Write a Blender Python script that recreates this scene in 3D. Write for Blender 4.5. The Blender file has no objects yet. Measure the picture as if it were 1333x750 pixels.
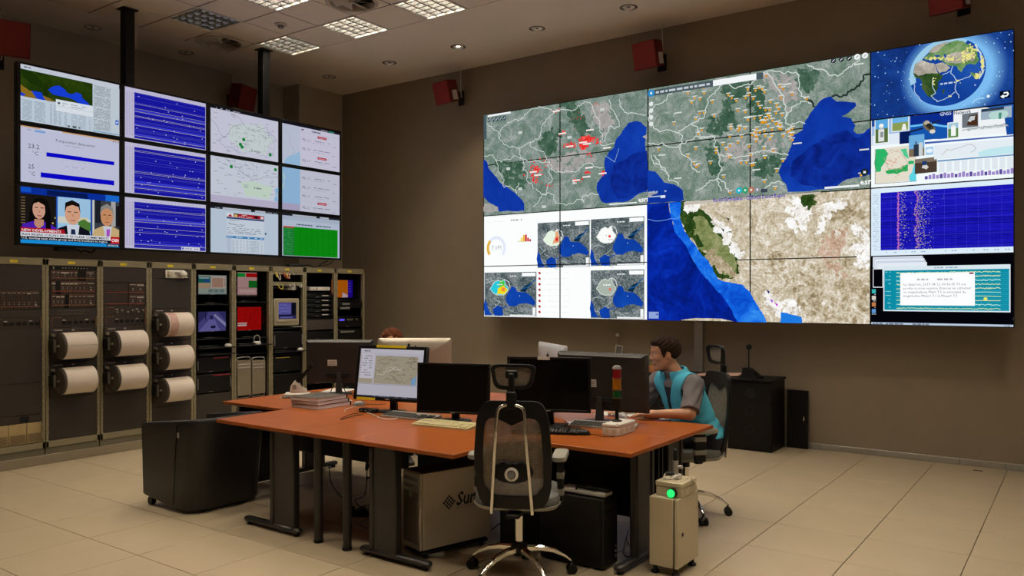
import bpy, bmesh, math, random
import numpy as np
from mathutils import Vector, Matrix, geometry

PI = math.pi
random.seed(7)
SC = bpy.context.scene
COL = SC.collection

# ------------------------------------------------------------------ camera
F, CX, HY, CAMH = 1045.0, 666.5, 383.5, 1.65          # focal length, horizon (pixels of the 1333x750 frame), eye height
YAW = math.atan2(747.5, 1045.0)
SN, CS = math.sin(YAW), math.cos(YAW)
cam_d = bpy.data.cameras.new('camera')
cam_d.sensor_width = 36.0
cam_d.lens = F / 1333.0 * 36.0
cam_d.shift_y = (HY - 375.0) / 1333.0
cam_d.clip_start = 0.05
cam = bpy.data.objects.new('camera', cam_d)
COL.objects.link(cam)
cam.location = (0, 0, CAMH)
cam.rotation_euler = (PI / 2, 0, YAW)
SC.camera = cam

# ------------------------------------------------------------------ world, exposure
w = bpy.data.worlds.new('world'); SC.world = w; w.use_nodes = True
w.node_tree.nodes['Background'].inputs[0].default_value = (0.05, 0.045, 0.04, 1)
w.node_tree.nodes['Background'].inputs[1].default_value = 0.3
SC.view_settings.view_transform = 'Standard'
SC.view_settings.look = 'None'
SC.view_settings.exposure = 0.0
SC.view_settings.gamma = 1.0
SC.view_settings.use_curve_mapping = False
SC.cycles.use_denoising = True
SC.cycles.max_bounces = 8
SC.cycles.sample_clamp_indirect = 6.0
LAMP_W = 40.0            # one recessed luminaire

# ------------------------------------------------------------------ pixel <-> place
def on_z(x, y, z):
    Z = F * (CAMH - z) / (y - HY); xc = (x - CX) / F * Z
    return (CS * xc - SN * Z, SN * xc + CS * Z)
def on_Y(x, y, Y):
    t = (x - CX) / F; Z = Y / (CS + SN * t)
    return (Z * (CS * t - SN), CAMH - (y - HY) / F * Z)        # world x, z
def on_X(x, y, X):
    t = (x - CX) / F; Z = -X / (SN - CS * t)
    return (Z * (CS + SN * t), CAMH - (y - HY) / F * Z)        # world y, z
def at_depth(x, y, Z):
    xc = (x - CX) / F * Z
    return Vector((CS * xc - SN * Z, SN * xc + CS * Z, CAMH - (y - HY) / F * Z))
def project(X, Y, Zw):
    Z = -SN * X + CS * Y; xc = CS * X + SN * Y
    if Z < 0.1: return (-9999, -9999)
    return (CX + F * xc / Z, HY + F * (CAMH - Zw) / Z)

# ------------------------------------------------------------------ materials
def lin(c):
    if isinstance(c, str):
        c = c.lstrip('#'); c = [int(c[i:i + 2], 16) / 255 for i in (0, 2, 4)]
        return tuple(v / 12.92 if v <= .04045 else ((v + .055) / 1.055) ** 2.4 for v in c)
    return tuple(c)
MATS = {}
def P(name, col, rough=.5, metal=0., var=.12, scale=18., bump=0., bscale=None, alpha=1., trans=0., coat=0., spec=.5, stretch=None):
    if name in MATS: return MATS[name]
    m = bpy.data.materials.new(name); m.use_nodes = True; MATS[name] = m
    nt = m.node_tree; N = nt.nodes; L = nt.links
    b = N['Principled BSDF']; col = lin(col)
    b.inputs['Roughness'].default_value = rough; b.inputs['Metallic'].default_value = metal
    b.inputs['Alpha'].default_value = alpha; b.inputs['Transmission Weight'].default_value = trans
    b.inputs['Coat Weight'].default_value = coat; b.inputs['Specular IOR Level'].default_value = spec
    tc = N.new('ShaderNodeTexCoord'); src = tc.outputs['Object']
    if stretch:
        mp = N.new('ShaderNodeMapping'); mp.inputs['Scale'].default_value = stretch
        L.new(src, mp.inputs['Vector']); src = mp.outputs['Vector']
    nz = N.new('ShaderNodeTexNoise'); nz.inputs['Scale'].default_value = scale; nz.inputs['Detail'].default_value = 5
    L.new(src, nz.inputs['Vector'])
    mx = N.new('ShaderNodeMix'); mx.data_type = 'RGBA'
    mx.inputs[6].default_value = (*[max(0, v * (1 - var)) for v in col], 1)
    mx.inputs[7].default_value = (*[min(1, v * (1 + var)) for v in col], 1)
    L.new(nz.outputs['Fac'], mx.inputs[0]); L.new(mx.outputs[2], b.inputs['Base Color'])
    if bump:
        n2 = N.new('ShaderNodeTexNoise'); n2.inputs['Scale'].default_value = bscale or scale * 6; n2.inputs['Detail'].default_value = 4
        L.new(src, n2.inputs['Vector'])
        bp = N.new('ShaderNodeBump'); bp.inputs['Strength'].default_value = bump; bp.inputs['Distance'].default_value = .01
        L.new(n2.outputs['Fac'], bp.inputs['Height']); L.new(bp.outputs['Normal'], b.inputs['Normal'])
    return m
def wood(name, c1, c2, rough=.3):
    if name in MATS: return MATS[name]
    m = bpy.data.materials.new(name); m.use_nodes = True; MATS[name] = m
    nt = m.node_tree; N = nt.nodes; L = nt.links; b = N['Principled BSDF']
    b.inputs['Roughness'].default_value = rough; b.inputs['Specular IOR Level'].default_value = .3
    tc = N.new('ShaderNodeTexCoord'); mp = N.new('ShaderNodeMapping'); mp.inputs['Scale'].default_value = (2.2, 26, 26)
    L.new(tc.outputs['Object'], mp.inputs['Vector'])
    nz = N.new('ShaderNodeTexNoise'); nz.inputs['Scale'].default_value = 1.0; nz.inputs['Detail'].default_value = 7; nz.inputs['Distortion'].default_value = 1.3
    L.new(mp.outputs['Vector'], nz.inputs['Vector'])
    cr = N.new('ShaderNodeValToRGB'); cr.color_ramp.elements[0].position = .3; cr.color_ramp.elements[1].position = .72
    cr.color_ramp.elements[0].color = (*lin(c1), 1); cr.color_ramp.elements[1].color = (*lin(c2), 1)
    L.new(nz.outputs['Fac'], cr.inputs[0]); L.new(cr.outputs[0], b.inputs['Base Color'])
    return m
def EM(name, col, s=1.):
    if name in MATS: return MATS[name]
    m = bpy.data.materials.new(name); m.use_nodes = True; MATS[name] = m
    N = m.node_tree.nodes; N.clear()
    e = N.new('ShaderNodeEmission'); e.inputs[0].default_value = (*lin(col), 1); e.inputs[1].default_value = s
    o = N.new('ShaderNodeOutputMaterial'); m.node_tree.links.new(e.outputs[0], o.inputs[0])
    return m
def EMATTR(name, s):
    """a lit screen: the picture's colours ride on the mesh"""
    if name in MATS: return MATS[name]
    m = bpy.data.materials.new(name); m.use_nodes = True; MATS[name] = m
    N = m.node_tree.nodes; N.clear(); L = m.node_tree.links
    a = N.new('ShaderNodeVertexColor'); a.layer_name = 'Col'
    e = N.new('ShaderNodeEmission'); e.inputs[1].default_value = s
    o = N.new('ShaderNodeOutputMaterial'); L.new(a.outputs[0], e.inputs[0]); L.new(e.outputs[0], o.inputs[0])
    return m
def EMNOISE(name, stops, scale, s=1., detail=12, rough=.65, dist=.4, fine=0, stretch=(1, 1, 1)):
    """a lit screen that shows terrain, sea or static: noise through a colour ramp"""
    if name in MATS: return MATS[name]
    m = bpy.data.materials.new(name); m.use_nodes = True; MATS[name] = m
    N = m.node_tree.nodes; N.clear(); L = m.node_tree.links
    tc = N.new('ShaderNodeTexCoord'); mp = N.new('ShaderNodeMapping'); mp.inputs['Scale'].default_value = stretch
    L.new(tc.outputs['Object'], mp.inputs['Vector'])
    nz = N.new('ShaderNodeTexNoise'); nz.inputs['Scale'].default_value = scale; nz.inputs['Detail'].default_value = detail
    nz.inputs['Roughness'].default_value = rough; nz.inputs['Distortion'].default_value = dist
    L.new(mp.outputs['Vector'], nz.inputs['Vector'])
    cr = N.new('ShaderNodeValToRGB'); el = cr.color_ramp.elements
    while len(el) < len(stops): el.new(.5)
    for e_, (p, c) in zip(el, stops): e_.position = p; e_.color = (*lin(c), 1)
    src = nz.outputs['Fac']
    if fine:
        n2 = N.new('ShaderNodeTexNoise'); n2.inputs['Scale'].default_value = scale * 9; n2.inputs['Detail'].default_value = 4
        L.new(mp.outputs['Vector'], n2.inputs['Vector'])
        mr = N.new('ShaderNodeMath'); mr.operation = 'MULTIPLY_ADD'; mr.inputs[1].default_value = fine; mr.inputs[2].default_value = -fine * .5
        ad = N.new('ShaderNodeMath'); ad.operation = 'ADD'
        L.new(n2.outputs['Fac'], mr.inputs[0]); L.new(mr.outputs[0], ad.inputs[0]); L.new(src, ad.inputs[1]); src = ad.outputs[0]
    L.new(src, cr.inputs[0])
    e = N.new('ShaderNodeEmission'); e.inputs[1].default_value = s
    o = N.new('ShaderNodeOutputMaterial'); L.new(cr.outputs[0], e.inputs[0]); L.new(e.outputs[0], o.inputs[0])
    return m

# ------------------------------------------------------------------ mesh builder
def RZ(a): return Matrix.Rotation(a, 4, 'Z')
def RX_(a): return Matrix.Rotation(a, 4, 'X')
def RY_(a): return Matrix.Rotation(a, 4, 'Y')
def T(x, y=0, z=0): return Matrix.Translation((x, y, z) if not isinstance(x, (tuple, Vector)) else x)
class MB:
    def __init__(s, org=(0, 0, 0)):
        s.v = []; s.f = []; s.mi = []; s.M = T(-Vector(org)); s.cur = 0
    def add(s, vs, fs, M=None):
        o = len(s.v); MM = s.M if M is None else s.M @ M
        s.v += [tuple(MM @ Vector(p)) for p in vs]
        s.f += [tuple(i + o for i in f) for f in fs]; s.mi += [s.cur] * len(fs)
        return s
    def bx(s, x0, x1, y0, y1, z0, z1, r=0, M=None):
        c = ((x0 + x1) / 2, (y0 + y1) / 2, (z0 + z1) / 2)
        return s.box(c, (abs(x1 - x0), abs(y1 - y0), abs(z1 - z0)), r, M)
    def box(s, c, d, r=0, M=None):
        hx, hy, hz = d[0] / 2, d[1] / 2, d[2] / 2
        if r <= 0:
            vs = [(a * hx + c[0], b * hy + c[1], e * hz + c[2]) for a in (-1, 1) for b in (-1, 1) for e in (-1, 1)]
            return s.add(vs, [(0, 1, 3, 2), (4, 6, 7, 5), (0, 4, 5, 1), (2, 3, 7, 6), (0, 2, 6, 4), (1, 5, 7, 3)], M)
        r = min(r, hx * .98, hy * .98, hz * .98)
        vs = []; ix = {}
        for a in (-1, 1):
            for b in (-1, 1):
                for e in (-1, 1):
                    for k in range(3):
                        ix[(a, b, e, k)] = len(vs)
                        p = [a * (hx - r), b * (hy - r), e * (hz - r)]; p[k] = (a * hx, b * hy, e * hz)[k]
                        vs.append(p)
        fs = []
        for a in (-1, 1):
            fs.append([ix[(a, b, e, 0)] for b, e in ((-1, -1), (1, -1), (1, 1), (-1, 1))])
            fs.append([ix[(b, a, e, 1)] for b, e in ((-1, -1), (1, -1), (1, 1), (-1, 1))])
            fs.append([ix[(b, e, a, 2)] for b, e in ((-1, -1), (1, -1), (1, 1), (-1, 1))])
        for a in (-1, 1):
            for b in (-1, 1):
                fs.append([ix[(a, b, -1, 0)], ix[(a, b, 1, 0)], ix[(a, b, 1, 1)], ix[(a, b, -1, 1)]])
                fs.append([ix[(a, -1, b, 0)], ix[(a, 1, b, 0)], ix[(a, 1, b, 2)], ix[(a, -1, b, 2)]])
                fs.append([ix[(-1, a, b, 1)], ix[(1, a, b, 1)], ix[(1, a, b, 2)], ix[(-1, a, b, 2)]])
                for e in (-1, 1): fs.append([ix[(a, b, e, k)] for k in range(3)])
        return s.add([(p[0] + c[0], p[1] + c[1], p[2] + c[2]) for p in vs], fs, M)
    def loft(s, rings, M=None, cap=True, closed=True):
        n = len(rings[0]); vs = [p for r in rings for p in r]; fs = []
        for i in range(len(rings) - 1):
            for j in range(n if closed else n - 1):
                k = (j + 1) % n
                fs.append((i * n + j, i * n + k, (i + 1) * n + k, (i + 1) * n + j))
        if cap and closed:
            fs.append(tuple(range(n))); fs.append(tuple((len(rings) - 1) * n + j for j in range(n)))
        return s.add(vs, fs, M)
    def cyl(s, p0, p1, r0, r1=None, n=16, cap=True, M=None):
        p0 = Vector(p0); p1 = Vector(p1); r1 = r0 if r1 is None else r1
        d = (p1 - p0).normalized(); u = d.orthogonal().normalized(); v = d.cross(u)
        ring = lambda p, r: [tuple(p + (u * math.cos(2 * PI * i / n) + v * math.sin(2 * PI * i / n)) * r) for i in range(n)]
        return s.loft([ring(p0, r0), ring(p1, r1)], M, cap)
    def tube(s, pts, r, n=8, M=None, sub=0, cap=True):
        pts = [Vector(p) for p in pts]
        if sub: pts = smooth_path(pts, sub)
        rs = r if isinstance(r, (list, tuple)) else None
        rings = []; u = None
        for i, p in enumerate(pts):
            d = (pts[min(i + 1, len(pts) - 1)] - pts[max(i - 1, 0)])
            d = d.normalized() if d.length > 1e-9 else Vector((0, 0, 1))
            u = d.orthogonal().normalized() if u is None else (u - d * u.dot(d)).normalized()
            v = d.cross(u)
            rr = r if rs is None else rs[min(len(rs) - 1, int(i * len(rs) / len(pts)))]
            rings.append([tuple(p + (u * math.cos(2 * PI * k / n) + v * math.sin(2 * PI * k / n)) * rr) for k in range(n)])
        return s.loft(rings, M, cap)
    def lathe(s, prof, n=24, M=None, cap=True):
        return s.loft([[(r * math.cos(2 * PI * k / n), r * math.sin(2 * PI * k / n), z) for k in range(n)] for r, z in prof], M, cap)
    def ell(s, c, r, n=16, M=None):
        m = n // 2; rings = []
        for i in range(m + 1):
            a = -PI / 2 + PI * (i + .02 if i == 0 else i - .02 if i == m else i) / m
            rings.append([(c[0] + r[0] * math.cos(a) * math.cos(2 * PI * k / n), c[1] + r[1] * math.cos(a) * math.sin(2 * PI * k / n), c[2] + r[2] * math.sin(a)) for k in range(n)])
        return s.loft(rings, M)
    def prism(s, poly, z0, z1, M=None):
        n = len(poly); vs = [(x, y, z0) for x, y in poly] + [(x, y, z1) for x, y in poly]
        tr = geometry.tessellate_polygon([[Vector((x, y, 0)) for x, y in poly]])
        fs = [tuple(t) for t in tr] + [tuple(i + n for i in reversed(t)) for t in tr]
        fs += [(i, (i + 1) % n, (i + 1) % n + n, i + n) for i in range(n)]
        return s.add(vs, fs, M)
    def build(s, name, mat, parent=None, ang=38, flip=True):
        me = bpy.data.meshes.new(name); me.from_pydata(s.v, [], s.f)
        for m in (mat if isinstance(mat, (list, tuple)) else [mat]): me.materials.append(m)
        if flip:
            bm = bmesh.new(); bm.from_mesh(me)
            for f, k in zip(bm.faces, s.mi): f.material_index = k; f.smooth = True
            bmesh.ops.recalc_face_normals(bm, faces=bm.faces); bm.to_mesh(me); bm.free()
        else:
            for p, k in zip(me.polygons, s.mi): p.material_index = k; p.use_smooth = True
        me.set_sharp_from_angle(angle=math.radians(ang))
        return link(name, me, parent)
def link(name, me, parent=None):
    o = bpy.data.objects.new(name, me); COL.objects.link(o)
    if parent is not None: o.parent = parent
    return o
def smooth_path(pts, sub):
    out = []
    for i in range(len(pts) - 1):
        a, b, c, d = pts[max(i - 1, 0)], pts[i], pts[i + 1], pts[min(i + 2, len(pts) - 1)]
        for k in range(sub):
            t = k / sub
            out.append(.5 * ((2 * b) + (c - a) * t + (2 * a - 5 * b + 4 * c - d) * t * t + (3 * b - a - 3 * c + d) * t ** 3))
    return out + [pts[-1]]
def thing(name, label, cat, loc=(0, 0, 0), rz=0., group=None):
    o = bpy.data.objects.new(name, None); COL.objects.link(o)
    o.empty_display_size = .1; o.location = loc; o.rotation_euler = (0, 0, rz)
    return tag(o, label, cat, group)
def tag(o, label, cat, group=None):
    o['label'] = label; o['category'] = cat
    if group: o['group'] = group
    return o
def struct(o):
    o['kind'] = 'structure'; return o
def copy_tree(o, parent=None):
    c = o.copy(); COL.objects.link(c); c.parent = parent
    for ch in list(o.children): copy_tree(ch, c)
    return c
def one(name, mb, mat, label, cat, loc=(0, 0, 0), rz=0., group=None, **k):
    o = mb.build(name, mat, None, **k); o.location = loc; o.rotation_euler = (0, 0, rz)
    return tag(o, label, cat, group)
def wiggle(pts, amp, it=3, closed=False, seed=0):
    rd = random.Random(seed * 31 + len(pts)); pts = list(pts)
    for _ in range(it):
        out = []
        n = len(pts)
        for i in range(n if closed else n - 1):
            a, b = pts[i], pts[(i + 1) % n]
            dx, dy = b[0] - a[0], b[1] - a[1]; k = rd.uniform(-amp, amp)
            out += [a, ((a[0] + b[0]) / 2 - dy * k, (a[1] + b[1]) / 2 + dx * k)]
        if not closed: out.append(pts[-1])
        pts = out
    return pts

# ------------------------------------------------------------------ flat pictures for lit screens (print on a surface)
_TXT = {}
def text_mesh(body, bold=False):
    if (body, bold) not in _TXT:
        cu = bpy.data.curves.new('t', 'FONT'); cu.body = body; cu.size = 1.0; cu.resolution_u = 1
        if bold: cu.offset = .018
        ob = bpy.data.objects.new('t', cu)
        me = bpy.data.meshes.new_from_object(ob)
        vs = [(v.co.x, v.co.y) for v in me.vertices]; fs = [tuple(p.vertices) for p in me.polygons]
        bpy.data.objects.remove(ob); bpy.data.curves.remove(cu); bpy.data.meshes.remove(me)
        _TXT[(body, bold)] = (vs, fs)
    return _TXT[(body, bold)]
class Art:
    def __init__(s, org, u, v, n, win=None, d0=.0006, step=.00018):
        s.o = Vector(org); s.u = Vector(u); s.w = Vector(v); s.n = Vector(n)
        s.v = []; s.f = []; s.c = []; s.m = []; s.d = d0; s.step = step; s.win = win; s.mats = []; s.lay = True
    def _add(s, pts, faces, col, mat):
        o = len(s.v)
        if s.lay: s.d += s.step
        s.v += [tuple(s.o + s.u * x + s.w * y + s.n * s.d) for x, y in pts]
        s.f += [tuple(i + o for i in f) for f in faces]
        if mat is not None and mat not in s.mats: s.mats.append(mat)
        k = 0 if mat is None else s.mats.index(mat) + 1
        c = (*lin(col), 1.) if col is not None else (0, 0, 0, 1)
        s.c += [c] * len(faces); s.m += [k] * len(faces)
    def clip(s, pts):
        if not s.win: return pts
        x0, x1, y0, y1 = s.win
        for ax, lim, sg in ((0, x0, 1), (0, x1, -1), (1, y0, 1), (1, y1, -1)):
            out = []
            for i in range(len(pts)):
                a, b = pts[i - 1], pts[i]
                ia, ib = (a[ax] - lim) * sg >= 0, (b[ax] - lim) * sg >= 0
                if ia != ib:
                    t = (lim - a[ax]) / (b[ax] - a[ax]); out.append((a[0] + (b[0] - a[0]) * t, a[1] + (b[1] - a[1]) * t))
                if ib: out.append(b)
            pts = out
            if len(pts) < 3: return []
        return pts
    def poly(s, pts, col=None, mat=None):
        pts = s.clip(list(pts))
        if len(pts) < 3: return
        tr = geometry.tessellate_polygon([[Vector((x, y, 0)) for x, y in pts]])
        s._add(pts, [tuple(t) for t in tr], col, mat)
    def rect(s, x0, y0, x1, y1, col=None, mat=None): s.poly([(x0, y0), (x1, y0), (x1, y1), (x0, y1)], col, mat)
    def ell(s, x, y, rx, ry, col=None, mat=None, n=12): s.poly([(x + rx * math.cos(2 * PI * k / n), y + ry * math.sin(2 * PI * k / n)) for k in range(n)], col, mat)
    def line(s, pts, wd, col, closed=False):
        pts = list(pts) + ([pts[0]] if closed else [])
        vs = []; fs = []
        for a, b in zip(pts, pts[1:]):
            if s.win:
                x0, x1, y0, y1 = s.win
                if not all(x0 <= p[0] <= x1 and y0 <= p[1] <= y1 for p in (a, b)): continue
            dx, dy = b[0] - a[0], b[1] - a[1]; l = math.hypot(dx, dy) or 1e-9
            ex, ey = dx / l * wd * .4, dy / l * wd * .4; nx, ny = -dy / l * wd / 2, dx / l * wd / 2
            o = len(vs); fs.append((o, o + 1, o + 2, o + 3))
            vs += [(a[0] - ex + nx, a[1] - ey + ny), (a[0] - ex - nx, a[1] - ey - ny), (b[0] + ex - nx, b[1] + ey - ny), (b[0] + ex + nx, b[1] + ey + ny)]
        if vs: s._add(vs, fs, col, None)
    def many(s, quads, col):
        """many small rectangles of one colour in one layer"""
        vs = []; fs = []
        for x0, y0, x1, y1 in quads:
            if s.win and not (s.win[0] <= x0 and x1 <= s.win[1] and s.win[2] <= y0 and y1 <= s.win[3]): continue
            o = len(vs); vs += [(x0, y0), (x1, y0), (x1, y1), (x0, y1)]; fs.append((o, o + 1, o + 2, o + 3))
        if vs: s._add(vs, fs, col, None)
    def text(s, body, x, y, size, col, align='l', bold=False, width=None):
        vs, fs = text_mesh(body, bold)
        if not vs: return
        wmax = max(v[0] for v in vs); k = size if width is None else width / wmax
        ox = {'l': 0, 'c': -wmax * k / 2, 'r': -wmax * k}[align]
        s._add([(x + ox + v[0] * k, y + v[1] * size) for v in vs], fs, col, None)
    def scribble(s, x0, y0, x1, h, col, seed=0, fill=.7, word=3.5):
        """a line of print too small to read"""
        rd = random.Random(seed); x = x0; q = []
        while x < x1:
            l = h * rd.uniform(1, word)
            if rd.random() < fill: q.append((x, y0, min(x + l, x1), y0 + h))
            x += l + h * .7
        s.many(q, col)
    def build(s, name, mat, parent):
        me = bpy.data.meshes.new(name); me.from_pydata(s.v, [], s.f)
        for m in [mat] + s.mats: me.materials.append(m)
        me.polygons.foreach_set('material_index', s.m)
        ca = me.color_attributes.new('Col', 'FLOAT_COLOR', 'CORNER')
        cols = [x for p, c in zip(me.polygons, s.c) for _ in range(p.loop_total) for x in c]
        ca.data.foreach_set('color', cols); me.update()
        return link(name, me, parent)

# ------------------------------------------------------------------ soft bodies: blended shapes turned into one surface
def sd_cap(Pn, a, b, r0, r1):
    a = np.array(a, float); b = np.array(b, float); ba = b - a
    h = np.clip(((Pn - a) @ ba) / (ba @ ba), 0, 1)
    return np.linalg.norm(Pn - a - h[..., None] * ba, axis=-1) - (r0 + (r1 - r0) * h)
def sd_ell(Pn, c, r, R=None):
    q = Pn - np.array(c, float)
    if R is not None: q = q @ np.array(R.to_3x3())          # world -> local (R is a rotation)
    r = np.array(r, float)
    k0 = np.linalg.norm(q / r, axis=-1); k1 = np.linalg.norm(q / (r * r), axis=-1)
    return k0 * (k0 - 1) / np.maximum(k1, 1e-9)
def smin(a, b, k):
    h = np.clip(.5 + .5 * (b - a) / k, 0, 1)
    return b + (a - b) * h - k * h * (1 - h)
def smax(a, b, k): return -smin(-a, -b, k)
def sdf_object(name, fn, lo, hi, h, mat, parent, M=None):
    lo = np.array(lo, float); n = np.ceil((np.array(hi) - lo) / h).astype(int) + 1
    ax = [lo[i] + h * np.arange(n[i]) for i in range(3)]
    Cf = 4                                                   # coarse pass first, then only the points near the surface
    axc = [lo[i] + h * (Cf * np.arange((n[i] + Cf - 1) // Cf) + (Cf - 1) / 2) for i in range(3)]
    Vc = fn(np.stack(np.meshgrid(*axc, indexing='ij'), -1))
    V = Vc.repeat(Cf, 0).repeat(Cf, 1).repeat(Cf, 2)[:n[0], :n[1], :n[2]].copy()
    near = np.abs(V) < h * Cf * 1.8
    ii = np.argwhere(near)
    V[near] = fn(lo + h * ii)
    c = [slice(0, -1), slice(1, None)]
    cs = tuple(n - 1); cnt = np.zeros(cs); pos = np.zeros(cs + (3,))
    for a3 in range(3):
        for p in (0, 1):
            for q in (0, 1):
                o = [0, 0, 0]; b1, b2 = [k for k in range(3) if k != a3]; o[b1] = p; o[b2] = q
                o2 = list(o); o2[a3] = 1
                va = V[tuple(c[k] for k in o)]; vb = V[tuple(c[k] for k in o2)]
                cr = (va < 0) != (vb < 0)
                t = np.where(cr, va / np.where(cr, va - vb, 1), 0)
                cnt += cr
                for k in range(3): pos[..., k] += np.where(cr, (t if k == a3 else o[k]), 0)
    act = cnt > 0; idx = -np.ones(cs, int); idx[act] = np.arange(act.sum())
    cell = np.stack(np.meshgrid(*[np.arange(k) for k in cs], indexing='ij'), -1)[act]
    vs = lo + h * (cell + pos[act] / cnt[act][:, None])
    S = V < 0; quads = []
    for a3 in range(3):
        b1, b2 = [k for k in range(3) if k != a3]
        sl = [slice(None)] * 3; sl[a3] = slice(0, -1); s2 = list(sl); s2[a3] = slice(1, None)
        E = np.argwhere(S[tuple(sl)] != S[tuple(s2)])
        E = E[(E[:, b1] > 0) & (E[:, b2] > 0) & (E[:, b1] < n[b1] - 1) & (E[:, b2] < n[b2] - 1)]
        def g(d1, d2):
            e = E.copy(); e[:, b1] -= d1; e[:, b2] -= d2
            return idx[e[:, 0], e[:, 1], e[:, 2]]
        q = np.stack([g(1, 1), g(0, 1), g(0, 0), g(1, 0)], 1)
        fl = S[E[:, 0], E[:, 1], E[:, 2]]
        if a3 == 1: fl = ~fl
        q[~fl] = q[~fl][:, ::-1]; quads.append(q)
    quads = np.concatenate(quads)
    me = bpy.data.meshes.new(name)
    if M is not None: vs = [tuple(M @ Vector(p)) for p in vs]
    me.from_pydata([tuple(p) for p in vs], [], [tuple(int(i) for i in q) for q in quads])
    me.materials.append(mat)
    me.polygons.foreach_set('use_smooth', [True] * len(me.polygons)); me.update()
    return link(name, me, parent)

# ================================================================== the room
CEIL = 4.84
WX, WY = -10.05, 8.87
XR, YF = 3.2, -3.4
m_wall_dark = P('taupe wall paint', (.265, .212, .148), .75, var=.10, scale=3.5, bump=.12, bscale=160)
m_wall_light = P('beige wall paint', (.44, .38, .31), .8, var=.05, scale=3, bump=.08, bscale=140)
m_ceil = P('ceiling plaster', (.80, .70, .60), .85, var=.04, scale=3)
m_tile_c = P('ceiling tile', (.80, .70, .60), .9, var=.05, scale=5, bump=.1, bscale=300)
m_gap = P('dark joint', (.05, .042, .034), .9)
m_tile_f = P('floor tile', (.475, .390, .262), .34, var=.10, scale=2.4, bump=.03, bscale=60)
m_joint_f = P('floor joint', (.10, .075, .05), .8)
m_alu = P('brushed aluminium', (.45, .44, .41), .38, .7)
m_black = P('black plastic', (.0035, .0032, .003), .45, var=.2, spec=.3)
m_blackm = P('black painted metal', (.0045, .004, .0038), .5, var=.2, spec=.3)
m_white = P('white plastic', (.72, .70, .65), .4, var=.04)
m_cream = P('cream plastic', (.60, .55, .42), .45, var=.05)
m_chrome = P('chrome', (.72, .70, .66), .12, 1., var=.03)
m_grey = P('mid grey plastic', (.20, .20, .19), .45)

# floor: slab with its tiles laid one by one
fl = struct(MB().bx(WX - .2, XR + .2, YF - .2, WY + .2, -.15, -.006).build('floor', m_joint_f))
TP, TX, TY = .612, -.60, 7.65
tile_me = None; far = MB()
for i in range(-6, 17):
    for j in range(-3, 19):
        x1 = TX - TP * i; x0 = x1 - TP; y1 = TY - TP * j; y0 = y1 - TP
        if x1 < WX or x0 > XR or y0 > WY or y1 < YF: continue
        cx, cy = (x0 + x1) / 2, (y0 + y1) / 2
        seen = any(-20 < q[0] < 1353 and 0 < q[1] < 770 for q in (project(a, b, 0) for a in (x0, cx, x1) for b in (y0, cy, y1)))
        whole = x0 > WX and x1 < XR and y1 < WY and y0 > YF
        if seen and whole:
            if tile_me is None:
                tile_me = MB().box((0, 0, -.005), (TP - .005, TP - .005, .010), .0015).build('tile', m_tile_f, fl)
                o = tile_me
            else:
                o = tile_me.copy(); COL.objects.link(o)
            o.location = (cx, cy, 0)
        else:
            far.bx(max(x0, WX) + .0025, min(x1, XR) - .0025, max(y0, YF) + .0025, min(y1, WY) - .0025, -.010, 0, .0015)
o = far.build('cut_tiles', m_tile_f, fl); o['kind'] = 'stuff'

struct(MB().bx(WX - .2, XR + .2, WY, WY + .2, 0, CEIL + .3).build('wall_back', m_wall_dark))
struct(MB().bx(WX - .2, WX, YF - .2, WY, 0, CEIL + .3).build('wall_left', m_wall_light))
struct(MB().bx(WX, -9.68, 8.0, WY, 0, CEIL, .004).build('wall_pier', m_wall_light))
struct(MB().bx(XR, XR + .2, YF - .2, WY, 0, CEIL + .3).build('wall_right', m_wall_light))
struct(MB().bx(WX, XR, YF - .2, YF, 0, CEIL + .3).build('wall_front', m_wall_light))
# aluminium cable channel that serves as skirting along the dark wall
bb = struct(MB().bx(-8.0, XR, WY - .028, WY, 0, .062, .004).build('baseboard_back', m_alu))
mb = MB()
for x in (-2.30, -1.0, -.62, .9): mb.bx(x, x + .006, WY - .030, WY - .027, 0, .062)
mb.build('joint_cover', m_grey, bb)

# ceiling: plaster border, grid of tiles, luminaires, round diffusers
GX, GY, GP = -9.22, 7.01, .60
NI, NJ = 19, 16
GX1, GY0 = GX + GP * NI, GY - GP * NJ
ce = MB()
ce.bx(WX - .2, XR + .2, GY, WY + .2, CEIL, CEIL + .02); ce.bx(WX - .2, GX, GY0, GY, CEIL, CEIL + .02)
ce.bx(GX1, XR + .2, GY0, GY, CEIL, CEIL + .02); ce.bx(WX - .2, XR + .2, YF - .2, GY0, CEIL, CEIL + .02)
ce = struct(ce.build('ceiling', m_ceil))
mb = MB()
for i in range(NI + 1): mb.bx(GX + GP * i - .012, GX + GP * i + .012, GY0, GY, CEIL + .006, CEIL + .012)
for j in range(NJ + 1): mb.bx(GX, GX1, GY - GP * j - .012, GY - GP * j + .012, CEIL + .0065, CEIL + .0125)
mb.build('tile_grid', m_gap, ce)
struct(MB().bx(WX - .2, XR + .2, YF - .2, WY + .2, CEIL + .30, CEIL + .32).build('ceiling_slab', m_gap))

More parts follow.
